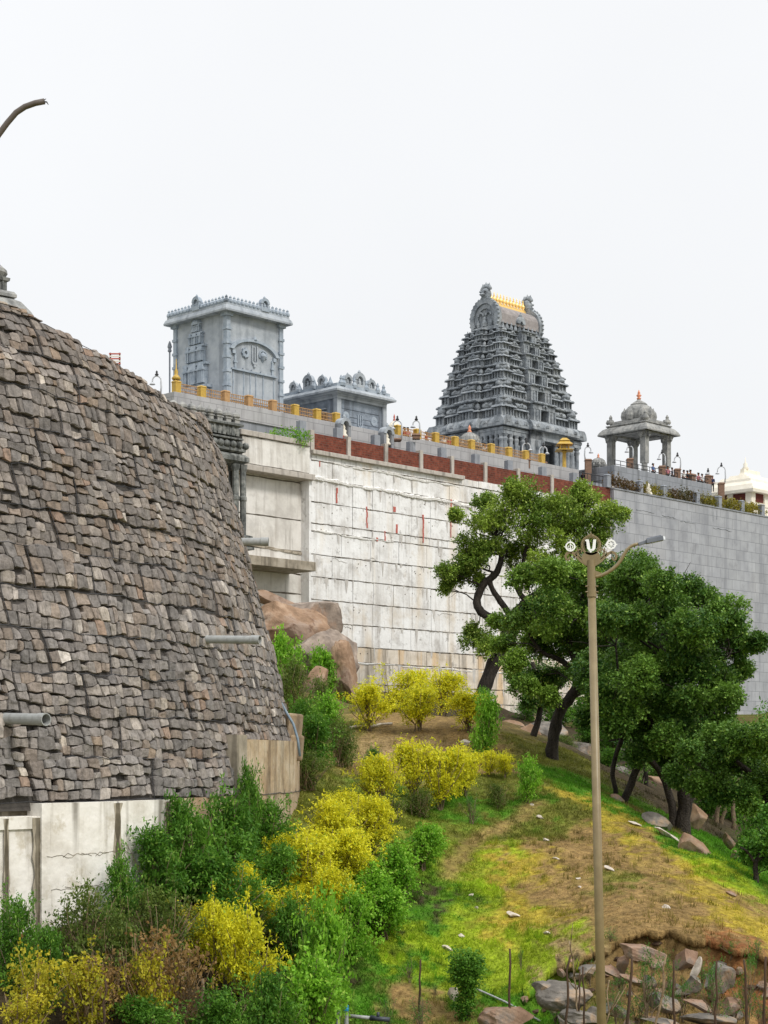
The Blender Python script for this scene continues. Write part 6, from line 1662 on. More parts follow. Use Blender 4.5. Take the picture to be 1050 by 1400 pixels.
for (px, py, Y, ys, sd) in ((868, 1145, 84, 1005, 2), (888, 1122, 88, 1020, 3), (978, 1148, 80, 1060, 4), (986, 1150, 82, 1050, 5), (1000, 1160, 84, 1040, 6)):
    X, _, _ = P(px, py, Y); rg_ = np.random.default_rng(sd); z = gz(X, Y); zt2 = (HZ - ys) / FPX * Y
    t = thing('thin_tree', {2: 'thin dark trunk in the shade left of the massive tree', 3: 'thin crooked trunk behind the left stems of the massive tree', 4: 'left of the pale slender trunks in the shade right of the massive tree', 5: 'middle pale slender trunk in the shade right of the massive tree', 6: 'rightmost pale slender trunk in the shade, above the standing boulders'}[sd], 'tree', (X, Y, z), 0, 'slender trunks in the shade')
    pts = wob((0, 0, -.3), (rg_.uniform(-.5, .5), 0, zt2 - z), rg_, .05, 6)
    branch_mesh('trunk', [(pts, list(np.linspace(.13, .06, 7)))] + [(wob(pts[4], np.array(pts[6]) + rg_.normal(0, .8, 3), rg_, .1, 3), [.05, .04, .03, .015]) for _ in range(3)], M['bark'] if sd < 4 else M['stem'], t)
    V, F, C = leaf_cloud([np.array(pts[6]) + rg_.normal(0, .7, 3) for _ in range(6)], [.7] * 6, 40, 6, .13, rg_, EA, EB, EC)
    mesh_np('crown', V, F, C, M['tree_leaf'], t)

# shrub kinds: each built a few times with its own foliage and stems, then set out one by one ------------
KINDS_ = {
 'yellow': dict(c=(lin(196,194,44), lin(240,234,56), lin(150,172,56)), leaf=.08, ncl=38, spr=22, lf=8, h=(.22, 1.0), w=.28, stem='stem', r=(.14, .30), up=1.0),
 'bright': dict(c=(lin(96,150,40), lin(144,194,56), lin(184,214,96)), leaf=.10, ncl=26, spr=26, lf=8, h=(.12, 1.0), w=.36, stem='stem', r=(.26, .42), up=.6),
 'dark': dict(c=(lin(68,114,36), lin(108,154,50), lin(152,190,80)), leaf=.115, ncl=30, spr=26, lf=8, h=(.06, 1.0), w=.21, stem='stem', r=(.24, .42), up=.5),
 'olive': dict(c=(lin(82,104,42,.85), lin(118,138,58,.9), lin(150,160,84,.9)), leaf=.085, ncl=30, spr=24, lf=6, h=(.06, 1.0), w=.26, stem='dry_twig', r=(.22, .36), up=.5),
 'dry': dict(c=(lin(134,106,66,.9), lin(168,136,84,.9), lin(126,130,56,.9)), leaf=.085, ncl=20, spr=16, lf=4, h=(.1, .95), w=.36, stem='dry_twig', r=(.24, .40), up=.2),
 'mixed': dict(c=(lin(146,150,44), lin(206,192,52), lin(140,110,60)), leaf=.095, ncl=26, spr=13, lf=6, h=(.15, 1.0), w=.36, stem='dry_twig', r=(.16, .32), up=.5),
 'weed': dict(c=(lin(60,116,40,.85), lin(98,150,60,.9), lin(140,176,92,.9)), leaf=.07, ncl=12, spr=14, lf=7, h=(.25, 1.0), w=.2, stem='stem', r=(.16, .28), up=.5),
}
PROTO = {}
for kn, K in KINDS_.items():
    for v in range(4):
        rng = np.random.default_rng(sum(map(ord, kn)) * 7 + v)
        cen, rr = [], []
        for i in range(K['ncl']):
            a = rng.uniform(0, 6.283); zz = K['h'][0] + (K['h'][1] - K['h'][0]) * rng.uniform(0, 1) ** .8
            prof = math.sqrt(max(1 - (((zz - .62) / .44) if kn in ('yellow', 'mixed') else ((zz - .5) / .54)) ** 2, .03)) * (.7 + .45 * math.sin(a * 2 + v * 2.1) * math.sin(a + zz * 4)); q = prof * rng.uniform(.15, 1) ** .6 * .8
            cen.append((q * math.cos(a), q * math.sin(a), zz * 1.5)); r_ = rng.uniform(*K['r']) * (.75 if zz > .8 else 1); rr.append((r_ * 1.25, r_ * 1.25, r_ * .7) if kn in ('yellow', 'mixed') else (r_, r_, r_ * .9))
        lean = rng.normal(0, .22, 2)
        cen = [(c[0] + lean[0] * (c[2] - .6), c[1] + lean[1] * (c[2] - .6), c[2]) for c in cen]
        for i in range(max(4, K['ncl'] // 4)):         # stray sprigs that break the outline
            a = rng.uniform(0, 6.283); el = rng.uniform(.15, 1.45); q = rng.uniform(.95, 1.2)
            cen.append((q * .95 * math.cos(a) * math.cos(el), q * .95 * math.sin(a) * math.cos(el), .75 + .9 * q * math.sin(el))); r_ = rng.uniform(.08, .17); rr.append((r_, r_, r_ * 1.3))
        cen_w = np.array([.35 if i >= K['ncl'] else 1 for i in range(len(cen))])
        V, F, C = leaf_cloud(cen[:K['ncl']], rr[:K['ncl']], K['spr'], K['lf'], K['leaf'], rng, *K['c'], width=K['w'], up=K['up'])
        V2, F2, C2 = leaf_cloud(cen[K['ncl']:], rr[K['ncl']:], max(4, K['spr'] // 4), K['lf'], K['leaf'], rng, *K['c'], width=K['w'], up=K['up'])
        F = np.concatenate([F, F2 + len(V)]); V = np.concatenate([V, V2]); C = np.concatenate([C, C2])
        fo = mesh_np('foliage', V, F, C, M['leaf'])
        pol = []
        for i in range(5):
            e = np.array(cen[i * 3 % len(cen)]); b = (rng.normal(0, .06), rng.normal(0, .06), -.25); mid = (e[0] * .35, e[1] * .35, e[2] * .5)
            pol.append((wob(b, mid, rng, .08, 3) + wob(mid, e, rng, .12, 3)[1:], list(np.linspace(.035, .008, 7))))
            for j in range(3): pol.append((wob(mid, np.array(cen[(i * 5 + j * 7) % len(cen)]), rng, .12, 3), [.018, .015, .010, .005]))
        for c in cen[K['ncl']:]: pol.append((wob((c[0] * .2, c[1] * .2, .3), c, rng, .1, 3), [.016, .013, .010, .005]))
        if kn in ('dry', 'olive'):
            for j in range(26):
                a = rng.uniform(0, 6.28); q = rng.uniform(.2, 1.0); pol.append((wob((rng.normal(0, .2), rng.normal(0, .2), 0), (q * math.cos(a), q * math.sin(a), rng.uniform(.5, 1.55)), rng, .1, 4), [.014, .012, .010, .007, .004]))
        stt = branch_mesh('stem', pol, M[K['stem']], None, 5)
        PROTO[kn, v] = (fo.data, stt.data)
        bpy.data.objects.remove(fo); bpy.data.objects.remove(stt)
rsh = random.Random(5)
cnt_ = {}
GROUPS = {'yellow': 'yellow leaved shrubs on the slope', 'bright': 'bright green shrubs on the slope', 'dark': 'dark green shrubs by the bastion and slope', 'olive': 'olive scrub by the bastion', 'dry': 'dry brown shrubs in the lower left', 'mixed': 'yellowing shrubs in the lower left', 'weed': 'thin young plants on the slope'}
def shrub(kind, px, py, wpx, hpx, label, Y=None, name=None):
    if Y is None: X, Yb, z = ground(px, py)
    else: X, Yb = (px - CX) / FPX * Y, Y; z = gz(X, Yb)
    w_ = wpx / FPX * Yb; h_ = hpx / FPX * Yb + max(0, (HZ - py) / FPX * Yb - z)
    if kind == 'yellow': w_ *= 1.22; h_ *= 1.08
    v = cnt_.get(kind, 0); cnt_[kind] = v + 1
    t = thing(name or {'yellow': 'yellow_shrub', 'bright': 'green_shrub', 'dark': 'dark_green_shrub', 'olive': 'scrub_bush', 'dry': 'dry_bush', 'mixed': 'yellowing_shrub', 'weed': 'young_plant'}[kind], label, 'plant' if kind == 'weed' else 'shrub', (X, Yb, z), rsh.uniform(0, 6.28), GROUPS[kind])
    t.scale = (w_ / 2.15 * rsh.uniform(.9, 1.12), w_ / 2.15 * rsh.uniform(.9, 1.12), h_ / 1.75)
    fo, st_ = PROTO[kind, v % 4]
    for nm, me in (('foliage', fo), ('stem', st_)):
        o = bpy.data.objects.new(nm, me); COL.objects.link(o); o.parent = t
    return t
S_ = shrub
# top row below the white wall
S_('yellow', 505, 1000, 67, 62, 'first yellow shrub of the top row, beside the brown boulder')
S_('yellow', 540, 1002, 75, 66, 'second yellow shrub of the top row below the white wall', 92)
S_('yellow', 572, 1000, 72, 62, 'third yellow shrub of the top row, in its middle')
S_('yellow', 605, 1003, 75, 60, 'yellow shrub of the top row just right of the middle', 90)
S_('yellow', 640, 1000, 72, 52, 'last yellow shrub of the top row, left of the tall green bush')
S_('dark', 655, 1000, 56, 54, 'green shrub behind the tall green bush under the leaning tree', 100)
S_('bright', 663, 1038, 44, 88, 'tall narrow bright green bush under the leaning tree trunk')
S_('yellow', 668, 1062, 38, 34, 'small yellow shrub at the foot of the tall green bush')
S_('yellow', 690, 1065, 36, 34, 'small yellow green shrub above the little path')
S_('bright', 722, 1098, 46, 60, 'round bright green shrub at the head of the worn path')
S_('olive', 680, 1105, 40, 34, 'low light green shrub left of the round bright green shrub')
S_('weed', 645, 1128, 46, 42, 'thin whitish young plant beside the worn path')
S_('dark', 512, 1058, 34, 34, 'small dark green shrub on the brown terrace under the top row')
# middle yellow clump
S_('yellow', 525, 1108, 74, 72, 'left yellow shrub of the middle clump')
S_('yellow', 565, 1098, 80, 78, 'second yellow shrub of the middle clump, above its bare stems')
S_('yellow', 600, 1108, 80, 84, 'large yellow shrub at the centre of the middle clump')
S_('yellow', 635, 1090, 56, 62, 'right yellow shrub of the middle clump beside the grass')
S_('olive', 575, 1118, 60, 40, 'sparse olive growth at the feet of the middle yellow clump')
S_('olive', 535, 1125, 50, 42, 'dry olive growth under the left of the middle yellow clump')
# green side of the gully beside the bastion
S_('bright', 388, 922, 62, 54, 'bright green bush below the orange boulder beside the bastion edge', 105)
S_('bright', 440, 925, 66, 40, 'bright green bush growing across the brown boulder', 118)
S_('bright', 462, 938, 40, 30, 'small green bush at the right face of the brown boulder', 119)
S_('olive', 402, 975, 78, 78, 'big grey olive scrub above the hose by the bastion', 92)
S_('olive', 440, 985, 66, 60, 'olive scrub below the brown boulder', 95)
S_('dark', 415, 1040, 62, 66, 'green bush just right of the concrete blocks', 76)
S_('bright', 450, 1050, 56, 62, 'fresh green bush in the gully left of the brown terrace', 78)
S_('dark', 430, 1100, 80, 72, 'green bush in the gully right of the rusty buttress', 64)
S_('olive', 465, 1105, 62, 66, 'olive green bush left of the middle yellow clump', 66)
S_('olive', 420, 1125, 70, 56, 'olive bush at the foot of the rusty buttress', 60)
S_('dark', 345, 1110, 44, 62, 'hanging dark green plant against the rusty buttress', 49.5)
# central diagonal band of yellow
S_('yellow', 500, 1168, 84, 76, 'yellow shrub at the upper end of the diagonal band')
S_('yellow', 455, 1180, 92, 84, 'large yellow shrub of the diagonal band, right of the dark green thicket', 52.5)
S_('yellow', 480, 1215, 90, 80, 'yellow shrub of the diagonal band above the round green shrubs', 51)
S_('yellow', 415, 1240, 110, 92, 'broad yellow shrub in the middle of the diagonal band', 49)
S_('yellow', 445, 1262, 80, 76, 'yellow shrub tucked behind the lower green shrubs', 48)
S_('yellow', 385, 1230, 70, 62, 'yellow shrub at the left side of the diagonal band', 49.5)
S_('yellow', 300, 1255, 80, 66, 'yellow shrub in front of the dark green thicket', 46)
S_('yellow', 335, 1345, 92, 100, 'yellow small tree with pale bare stems in the lower left', 42.6)
S_('yellow', 290, 1330, 72, 92, 'yellow shrub left of the pale stemmed yellow small tree', 42.8)
S_('yellow', 430, 1205, 84, 66, 'yellow shrub between the dark thicket and the upper diagonal band')
S_('yellow', 400, 1275, 84, 60, 'low yellow shrub beside the dark bush of the diagonal band')
S_('yellow', 360, 1290, 84, 70, 'yellow shrub joining the diagonal band to the pale stemmed small tree')
S_('yellow', 520, 1150, 60, 56, 'small yellow shrub leading from the diagonal band to the middle clump')
S_('yellow', 470, 1145, 64, 60, 'yellow shrub at the left of the upper diagonal band end')
S_('mixed', 250, 1305, 90, 70, 'yellowing shrub left of the yellow shrubs below the thicket')
S_('mixed', 455, 1290, 70, 60, 'yellowing shrub between the diagonal band and the green row')
S_('bright', 500, 1225, 60, 52, 'green shrub pushing into the right side of the diagonal band')
S_('olive', 340, 1300, 80, 60, 'olive shrub under the diagonal band beside the small tree')
# right hand green row
S_('bright', 578, 1190, 66, 62, 'green shrub at the upper end of the round green row')
S_('bright', 590, 1170, 40, 40, 'little green shrub behind the upper end of the green row')
S_('bright', 545, 1232, 84, 74, 'round green shrub in the middle of the green row')
S_('bright', 510, 1262, 86, 74, 'round green shrub third from the top of the green row')
S_('bright', 525, 1285, 84, 72, 'lower round green shrub with shade on the grass beneath it')
S_('bright', 478, 1318, 96, 96, 'green shrub at the left foot of the green row')
S_('bright', 448, 1335, 92, 104, 'tall green shrub left of the foot of the green row', 43.8)
S_('bright', 420, 1395, 120, 84, 'wide green shrub at the bottom edge left of the blue capped pipes', 41.5)
S_('dark', 370, 1405, 100, 76, 'dark green shrub at the bottom edge below the yellow small tree', 40.5)
S_('dark', 405, 1310, 90, 80, 'dark green shrub hidden between yellow and green rows', 45.5)
# dark thicket before the concrete footing
S_('dark', 215, 1245, 100, 110, 'left bush of the dark green thicket in front of the white footing', 44.5)
S_('dark', 262, 1215, 112, 122, 'second bush of the dark green thicket, in front of the white footing', 46)
S_('dark', 315, 1205, 116, 116, 'tall bush at the centre of the dark green thicket', 47.5)
S_('dark', 365, 1190, 96, 92, 'right bush of the dark green thicket below the rusty buttress', 50)
S_('dark', 300, 1262, 130, 96, 'low bush in front of the dark green thicket', 45)
S_('dark', 372, 1250, 90, 80, 'dark bush between thicket and diagonal yellow band', 48)
S_('dark', 165, 1255, 70, 82, 'small bush at the left end of the dark green thicket', 43)
# lower left
S_('olive', 215, 1300, 140, 92, 'olive bush below the left end of the thicket', 42)
S_('olive', 120, 1305, 130, 92, 'wide olive bush in front of the white footing', 40.5)
S_('olive', 165, 1330, 120, 90, 'olive scrub in the middle of the lower left', 40)
S_('dark', 20, 1310, 96, 80, 'dark green bush at the left edge below the white footing', 40)
S_('dark', 65, 1330, 80, 60, 'dark green bush beside the left edge bush', 39)
S_('dry', 190, 1375, 160, 112, 'brown dry bush at the bottom of the lower left', 39.5)
S_('dry', 245, 1400, 120, 120, 'tangled brown dry bush left of the pale bare stems', 40)
S_('dry', 130, 1400, 120, 90, 'dry rusty bush between yellow shrubs at the bottom left', 38.5)
S_('mixed', 45, 1390, 110, 92, 'yellow green shrub in the bottom left corner', 37.5)
S_('mixed', 115, 1385, 120, 84, 'yellow shrub at the bottom, right of the corner shrub', 38)
S_('mixed', 205, 1345, 90, 56, 'sparse yellow sprays rising from the brown dry bush', 39)
S_('mixed', 25, 1425, 110, 70, 'low yellow shrub cut by the bottom left corner', 36.5)
S_('dark', 210, 1425, 110, 60, 'green bush cut by the bottom edge under the dry bushes', 38.5)
S_('dark', 300, 1425, 120, 70, 'green bush at the bottom edge below the bare stems', 39.5)
# near bottom middle and right
X, Y, z = ground(637, 1396)
t = thing('topiary_bush', 'little clipped round headed bush with leafy stem on the grass', 'shrub', (X, Y, z)); k = Y / FPX; rng = np.random.default_rng(77)
cen = [(rng.uniform(-14, 14) * k, rng.uniform(-12, 12) * k, rng.uniform(56, 88) * k) for _ in range(18)] + [(rng.uniform(-6, 6) * k, rng.uniform(-6, 6) * k, q * k) for q in range(8, 56, 4)]
V, F, C = leaf_cloud(cen, [.2] * 18 + [.13] * 12, 34, 6, .075, rng, *KINDS_['dark']['c']); mesh_np('foliage', V, F, C, M['leaf'], t)
branch_mesh('stem', [([(0, 0, -.2), (.02, 0, .5), (-.02, 0, 1.1), (0, 0, 1.5)], [.05, .045, .035, .02])], M['bark'], t)
S_('weed', 560, 1345, 34, 36, 'small seedling above the thin stake on the grass')
S_('weed', 574, 1402, 50, 40, 'grey green weed at the bottom edge beside the thin stake', 44.5)
S_('weed', 530, 1392, 40, 34, 'green weed by the buried pipes', 44.6)
S_('weed', 595, 1362, 16, 14, 'tiny seedling on the bare brown patch')
S_('weed', 885, 1385, 70, 92, 'leafy sapling in front of the dark hollow in the rocks', 43)
S_('weed', 842, 1388, 50, 50, 'low leafy sapling left of the slate rocks', 43)
S_('weed', 915, 1360, 44, 64, 'second sapling right of the dark hollow', 44)
S_('weed', 978, 1385, 64, 80, 'sapling beside the grey block rock on the right', 43)
S_('weed', 1022, 1372, 52, 86, 'feathery sapling on the red soil near the right edge', 43.5)
S_('weed', 835, 1300, 30, 26, 'grass tuft hanging over the eroded bank right of the lamp post')
S_('weed', 1040, 1405, 60, 50, 'dry weed in the bottom right corner', 42.5)
S_('weed', 712, 1330, 18, 34, 'little sprig on the tall thin stake of the lower slope')
for i, (px, py, w_, h_) in enumerate(((748, 1372, 34, 26), (806, 1352, 40, 34), (850, 1358, 46, 40), (872, 1402, 60, 46), (932, 1398, 54, 60), (960, 1356, 40, 40), (1005, 1402, 60, 50), (1035, 1330, 40, 40), (905, 1330, 30, 30), (760, 1404, 40, 36), (1000, 1318, 34, 26), (830, 1400, 40, 36))):
    S_('weed', px, py, w_, h_, ['weed at the left lip of the eroded bank', 'weed between lamp post and cracked grey rock', 'bushy weed right of the lamp post among the rocks', 'leafy weed at the bottom edge below the dark hollow', 'tall weed at the bottom edge beside the slate slab', 'weed in front of the orange brown block', 'weed clump at the bottom edge on the right', 'weed on the red soil below the bank edge', 'small weed beside the pinkish block', 'weed at the bottom edge under the cracked grey rock', 'low weed at the top of the big grey brown block', 'weed at the bottom edge just right of the lamp post'][i])
# shaded undergrowth behind the ridge
for (px, py, Y, ws_, hs_, lb) in ((905, 1092, 96, 70, 50, 'dark undergrowth left behind the massive trunk'), (965, 1120, 82, 80, 70, 'undergrowth right behind the massive trunk'), (1010, 1130, 90, 90, 90, 'tall undergrowth behind the pale slender trunks'),
        (1050, 1160, 74, 90, 80, 'undergrowth at the right edge below the spreading tree'), (840, 1050, 118, 80, 50, 'shaded bush behind the broad bushy tree'), (800, 1035, 120, 60, 40, 'shaded bush right of the broad tree trunk'), (1030, 1195, 66, 60, 60, 'dark bush behind the young tree'), (985, 1065, 120, 110, 80, 'far shaded bush at the foot of the clad wall'), (1060, 1060, 112, 110, 90, 'far shaded bush at the right edge'), (910, 1050, 126, 110, 80, 'far shaded bush behind the massive crown')):
    S_('dark', px, py, ws_, hs_, lb, Y)

for (px, py, Y, ws_, hs_, lb) in ((762, 1005, 135, 70, 34, 'shaded bush behind the slender tree, low against the white wall'), (800, 1010, 132, 80, 46, 'shaded bush in the gap behind the broad bushy tree'), (845, 1025, 124, 90, 50, 'shaded bush behind the left stems of the massive tree'), (880, 1050, 112, 80, 44, 'low shaded bush in the brown litter left of the massive trunk'), (935, 1075, 100, 90, 56, 'shaded bush directly behind the massive trunk'), (1010, 1100, 100, 110, 80, 'wide shaded bush behind the slender trunks'), (775, 1030, 104, 50, 24, 'small shaded bush by the broad tree roots'), (830, 1075, 84, 50, 26, 'small shaded bush on the far side of the ridge'), (720, 1000, 128, 50, 26, 'low bush at the wall foot behind the slender tree')):
    S_('olive' if px % 2 else 'dark', px, py, ws_, hs_, lb, Y)
# ------------------------------------------------------------------ rocks
def rock(name, label, px, py, wpx, hpx, Y, m, seed, group=None, cat='rock', rot=0.0, tilt=0.0, cuts=11, deep=.8, sink=.0, sub=4, rough=.1):
    """py is the middle of the rock as seen"""
    rg_ = np.random.default_rng(seed)
    if Y is None:
        _, Y, _ = ground(px, py + hpx * .42)
    bm = bmesh.new(); bmesh.ops.create_icosphere(bm, subdivisions=sub, radius=1)
    V = np.array([v.co[:] for v in bm.verts])
    for i in range(cuts):
        nrm = rg_.normal(0, 1, 3); nrm /= np.linalg.norm(nrm); d = rg_.uniform(.32, .7)
        k = V @ nrm - d; V = V - np.where(k > 0, k * .96, 0)[:, None] * nrm
    for f_, a_ in ((1.3, rough), (3.1, rough * .45), (7, rough * .2)):
        V *= (1 + a_ * (fbm(V[:, 0] * f_ + V[:, 2] * f_ * .7 + seed, V[:, 1] * f_ + V[:, 2] * f_ * .9, seed, 3) - .5) * 2)[:, None]
    V = (V - (V.max(0) + V.min(0)) / 2) / ((V.max(0) - V.min(0)) / 2)
    w_, h_ = wpx / FPX * Y / 2, hpx / FPX * Y / 2
    V = V * (w_, w_ * deep, h_)
    for v, c in zip(bm.verts, V): v.co = c
    me = bpy.data.meshes.new(name); bm.to_mesh(me); bm.free(); me.materials.append(m)
    me.polygons.foreach_set('use_smooth', [False] * len(me.polygons))
    o = bpy.data.objects.new(name, me); COL.objects.link(o)
    o.location = P(px, py, Y); o.rotation_euler = (0, tilt, rot)
    return tag(o, label, cat, group)
BG = 'boulders beside the retaining wall'
rock('boulder', 'orange weathered boulder between the bastion edge and the white wall', 385, 872, 120, 104, 124, M['boulder_orange'], 2, BG, tilt=.35, rough=.22, sub=5, cuts=8)
rock('boulder', 'grey domed boulder top leaning on the orange boulder', 420, 852, 98, 78, 126, M['boulder_grey'], 4, BG, tilt=.3, sub=5, rough=.18, cuts=7)
rock('boulder', 'large grey brown boulder sloping down in front of the white wall', 428, 912, 122, 122, 121, M['boulder_grey'], 6, BG, tilt=.55, rough=.2, sub=5, cuts=8)
rock('boulder', 'tall brown upright boulder at the right end of the boulder pile', 467, 928, 46, 108, 119, M['boulder_orange'], 9, BG, cuts=6, sub=5, rough=.16)
rock('boulder', 'small tan boulder below the grey brown boulder', 432, 932, 34, 44, 116, M['boulder_orange'], 11, BG)
rock('rock_slab', 'flat tan slab wedged on top of the orange boulder under the concrete wall', 380, 822, 90, 20, 127, M['boulder_orange'], 13, BG, tilt=.22, cuts=4)
rock('rock_slab', 'thin pale slab under the tan slab beside the bastion edge', 362, 832, 30, 8, 128, M['white_rock'], 14, BG, tilt=.05, cuts=4)
SG = 'rocks along the ridge'
for a in (('dark boulder at the wall foot behind the slender tree', 748, 1000, 60, 34, 120, 'rock_grey', 36, .3), ('brown boulder left of the slender tree at the wall foot', 700, 996, 40, 24, 110, 'boulder_orange', 37, .4), ('dark boulder in the gap under the broad bushy tree', 790, 1032, 50, 36, 108, 'rock_grey', 38, .2), ('big dark boulder behind the left stems of the massive tree', 862, 1040, 56, 44, 104, 'rock_grey', 39, .3), ('brown boulder on the shaded litter slope', 900, 1072, 40, 24, 94, 'boulder_orange', 40, .4), ('dark brown boulder under the slender tree', 712, 1008, 56, 46, 88, 'boulder_orange', 21, .45), ('grey stone above the round bright green shrub', 710, 1042, 26, 22, 79, 'rock_pink', 22, .2), ('pinkish boulder at the foot of the broad tree', 738, 1026, 26, 30, 82, 'rock_pink', 23, .5), ('small pale stone beside the tall green bush', 636, 1016, 14, 11, None, 'white_rock', 24, .1),
          ('low pink rock on the ridge behind the lamp post', 845, 1092, 24, 10, None, 'rock_pink', 25, .5), ('jagged pale grey rock on the ridge beside the massive trunk', 898, 1124, 46, 24, 62, 'rock_grey', 26, .35), ('long pale slab lying down the ridge', 914, 1143, 42, 9, 60, 'white_rock', 27, .62), ('rounded brown boulder on the ridge below the massive trunk', 947, 1163, 52, 34, 58.5, 'boulder_orange', 28, .6),
          ('rust red boulder right behind the massive trunk', 948, 1120, 30, 38, 72, 'boulder_orange', 29, .5), ('upright pink boulder in the shade at the right', 997, 1150, 16, 24, 70, 'rock_pink', 30, 0), ('small pink boulder beneath the upright one', 1005, 1168, 13, 14, 69, 'rock_pink', 31, 0), ('flat pale stone in the dark grass of the ridge', 868, 1126, 20, 5, None, 'white_rock', 32, .4), ('brown boulders in the shade behind the broad tree', 800, 1050, 44, 30, 92, 'boulder_orange', 33, .4), ('dark rock at the foot of the lamp side trunks', 842, 1060, 34, 30, 90, 'rock_grey', 34, .3), ('small stones on the brown ground left of the young tree', 1000, 1222, 18, 7, None, 'rock_pink', 35, .3)):
    rock('rock', a[0], a[1], a[2], a[3], a[4], a[5], M[a[6]], a[7], SG, tilt=a[8])
WG_ = 'pale stones scattered on the grass'
for i, a in enumerate((('largest white stone on the slope, a tilted slab right of the lamp post', 835, 1188, 24, 7, .45), ('white stone on the brown slope near the eroded bank', 911, 1240, 15, 8, .3), ('small white stone high on the brown slope left of the lamp post', 747, 1148, 11, 5, .2), ('upper of two tiny stones beside the lamp post', 790, 1201, 9, 5, .2), ('lower of two tiny stones beside the lamp post', 793, 1213, 8, 5, .3), ('flat pinkish stone on the grass left of the lamp post', 702, 1251, 26, 9, .4), ('stone on the yellow grass edge, lower middle', 748, 1275, 13, 6, .2), ('pale stone below the head of the path', 738, 1117, 14, 7, .2), ('brownish flat stone in the middle of the slope', 761, 1174, 16, 5, .2),
        ('upper stone of the pair beside the green row', 644, 1224, 9, 8, .2), ('lower stone of the pair beside the green row', 651, 1241, 8, 6, .1), ('white stone on the bright grass, middle', 631, 1279, 12, 7, .3), ('larger flat pale stone on the bright grass', 611, 1297, 22, 10, .3), ('upright white slab on the bare patch beside the topiary', 619, 1359, 18, 26, .2), ('little stone at the edge of the worn path', 727, 1100, 10, 6, .1), ('tiny stone far left on the bright grass', 598, 1320, 7, 4, .1))):
    rock('stone', a[0], a[1], a[2], a[3] * .8, a[4] * .8, None, M['white_rock'], 50 + i, WG_, tilt=a[5], sub=3)
RG_ = 'rocks in the eroded bank at the lower right'
for i, a in enumerate((('pinkish boulder at the bottom edge beside the topiary', 690, 1392, 76, 36, 43.8, 'rock_pink', 0), ('big cracked grey rock at the left of the eroded bank', 772, 1362, 78, 40, 44.4, 'rock_grey', .05), ('dark grey rock under the left lip of the bank', 742, 1352, 34, 22, 44.6, 'rock_grey', .1), ('flat grey slab at the bottom edge left of the lamp post', 795, 1392, 66, 22, 43.2, 'rock_grey', .15), ('grey stone just right of the lamp post foot', 840, 1382, 36, 20, 43.4, 'rock_grey', .3), ('pink slab above the dark hollow', 878, 1302, 66, 20, 45.5, 'rock_pink', .1), ('pinkish block right of the dark hollow', 898, 1317, 24, 20, 46.2, 'rock_pink', .1), ('orange brown block right of the saplings', 938, 1314, 30, 34, 46.2, 'rock_pink', .3), ('narrow leaning pale stone between two blocks', 952, 1325, 12, 36, 45.8, 'white_rock', .35), ('big grey brown block on the right of the bank', 982, 1338, 46, 44, 45.4, 'rock_grey', .1),
        ('dark block below the orange brown block', 944, 1345, 28, 26, 45.4, 'rock_grey', 0), ('slanting slate slab in the middle of the rocks', 908, 1374, 54, 26, 43.8, 'rock_grey', .5), ('tan slab right of the slate slab', 952, 1372, 42, 16, 44, 'rock_pink', .4), ('tan block near the lower right', 1002, 1376, 30, 26, 43.6, 'rock_pink', .1), ('broad flat slab at the bottom right edge', 968, 1394, 84, 16, 43, 'rock_grey', .12), ('slate slab at the bottom middle of the rocks', 905, 1397, 60, 14, 42.9, 'rock_grey', .3), ('low grey rock left of the dark hollow', 836, 1328, 30, 14, 45.6, 'rock_pink', .3), ('dark rock under the bank lip beside the lamp post', 804, 1326, 26, 14, 45.8, 'rock_grey', 0), ('small pink rock at the left tip of the bank', 767, 1330, 14, 12, 45.9, 'rock_pink', .2), ('rough rock forming the left side of the dark hollow', 852, 1318, 18, 34, 46.0, 'rock_pink', .2), ('sloping pink slab under the dark hollow', 868, 1342, 44, 10, 45.2, 'rock_pink', .55), ('stone in the red soil at the right edge', 1044, 1345, 16, 10, 45, 'rock_pink', 0))):
    rock('rock', a[0], a[1], a[2], a[3], a[4], a[5], M[a[6]], 90 + i, RG_, tilt=a[7], cuts=9, rough=.15, sub=5 if a[3] > 30 else 4, rot=i * .7 % 1.1 - .5)
# many smaller stones packed between the big ones
for i in range(34):
    px, py = rsh.uniform(735, 1048), rsh.uniform(1312, 1400)
    if px < 770 and py < 1335: continue
    rock('rock', 'small broken stone lying among the larger rocks of the eroded bank', px, py, rsh.uniform(9, 30), rsh.uniform(7, 20), None, M[rsh.choice(['rock_grey', 'rock_pink', 'rock_grey'])], 400 + i, 'broken stones in the eroded bank', sub=3, tilt=rsh.uniform(-.4, .5), rot=rsh.uniform(-.6, .6))
# overhanging lip of turf along the broken edge
vs = []; rngl = np.random.default_rng(6); nL = 260; cl = []
for i in range(nL + 1):
    x = _sx[0] + (_sx[-1] - _sx[0]) * i / nL; y = float(np.interp(x, _sx, _sy)) + (float(fbm(np.array([x * 1.6]), np.array([float(np.interp(x, _sx, _sy)) * .3]), 5)[0]) - .5) * 1.2
    ov = .12 + .32 * float(vnoise(np.array([x * 2.3]), np.array([.5]), 8)[0]) + rngl.uniform(-.04, .04); th = .10 + .16 * float(vnoise(np.array([x * 3.1]), np.array([.5]), 9)[0]) + rngl.uniform(-.02, .02)
    zt = gz(x, y + .12); zb_ = gz(x, y + .5)
    vs.append([(x, y + .55, zb_ + .03), (x, y + .1, zt + .05), (x, y - ov, zt - .05 + rngl.uniform(-.02, .02)), (x, y - ov * .9, zt - .05 - th), (x, y + .12, zt - th - .1)])
mb = MB(); mb.rings(vs, close=False, caps=False)
lipc = ground_col(np.array([v[0] for v in mb.v]), np.array([v[1] + .5 for v in mb.v]))
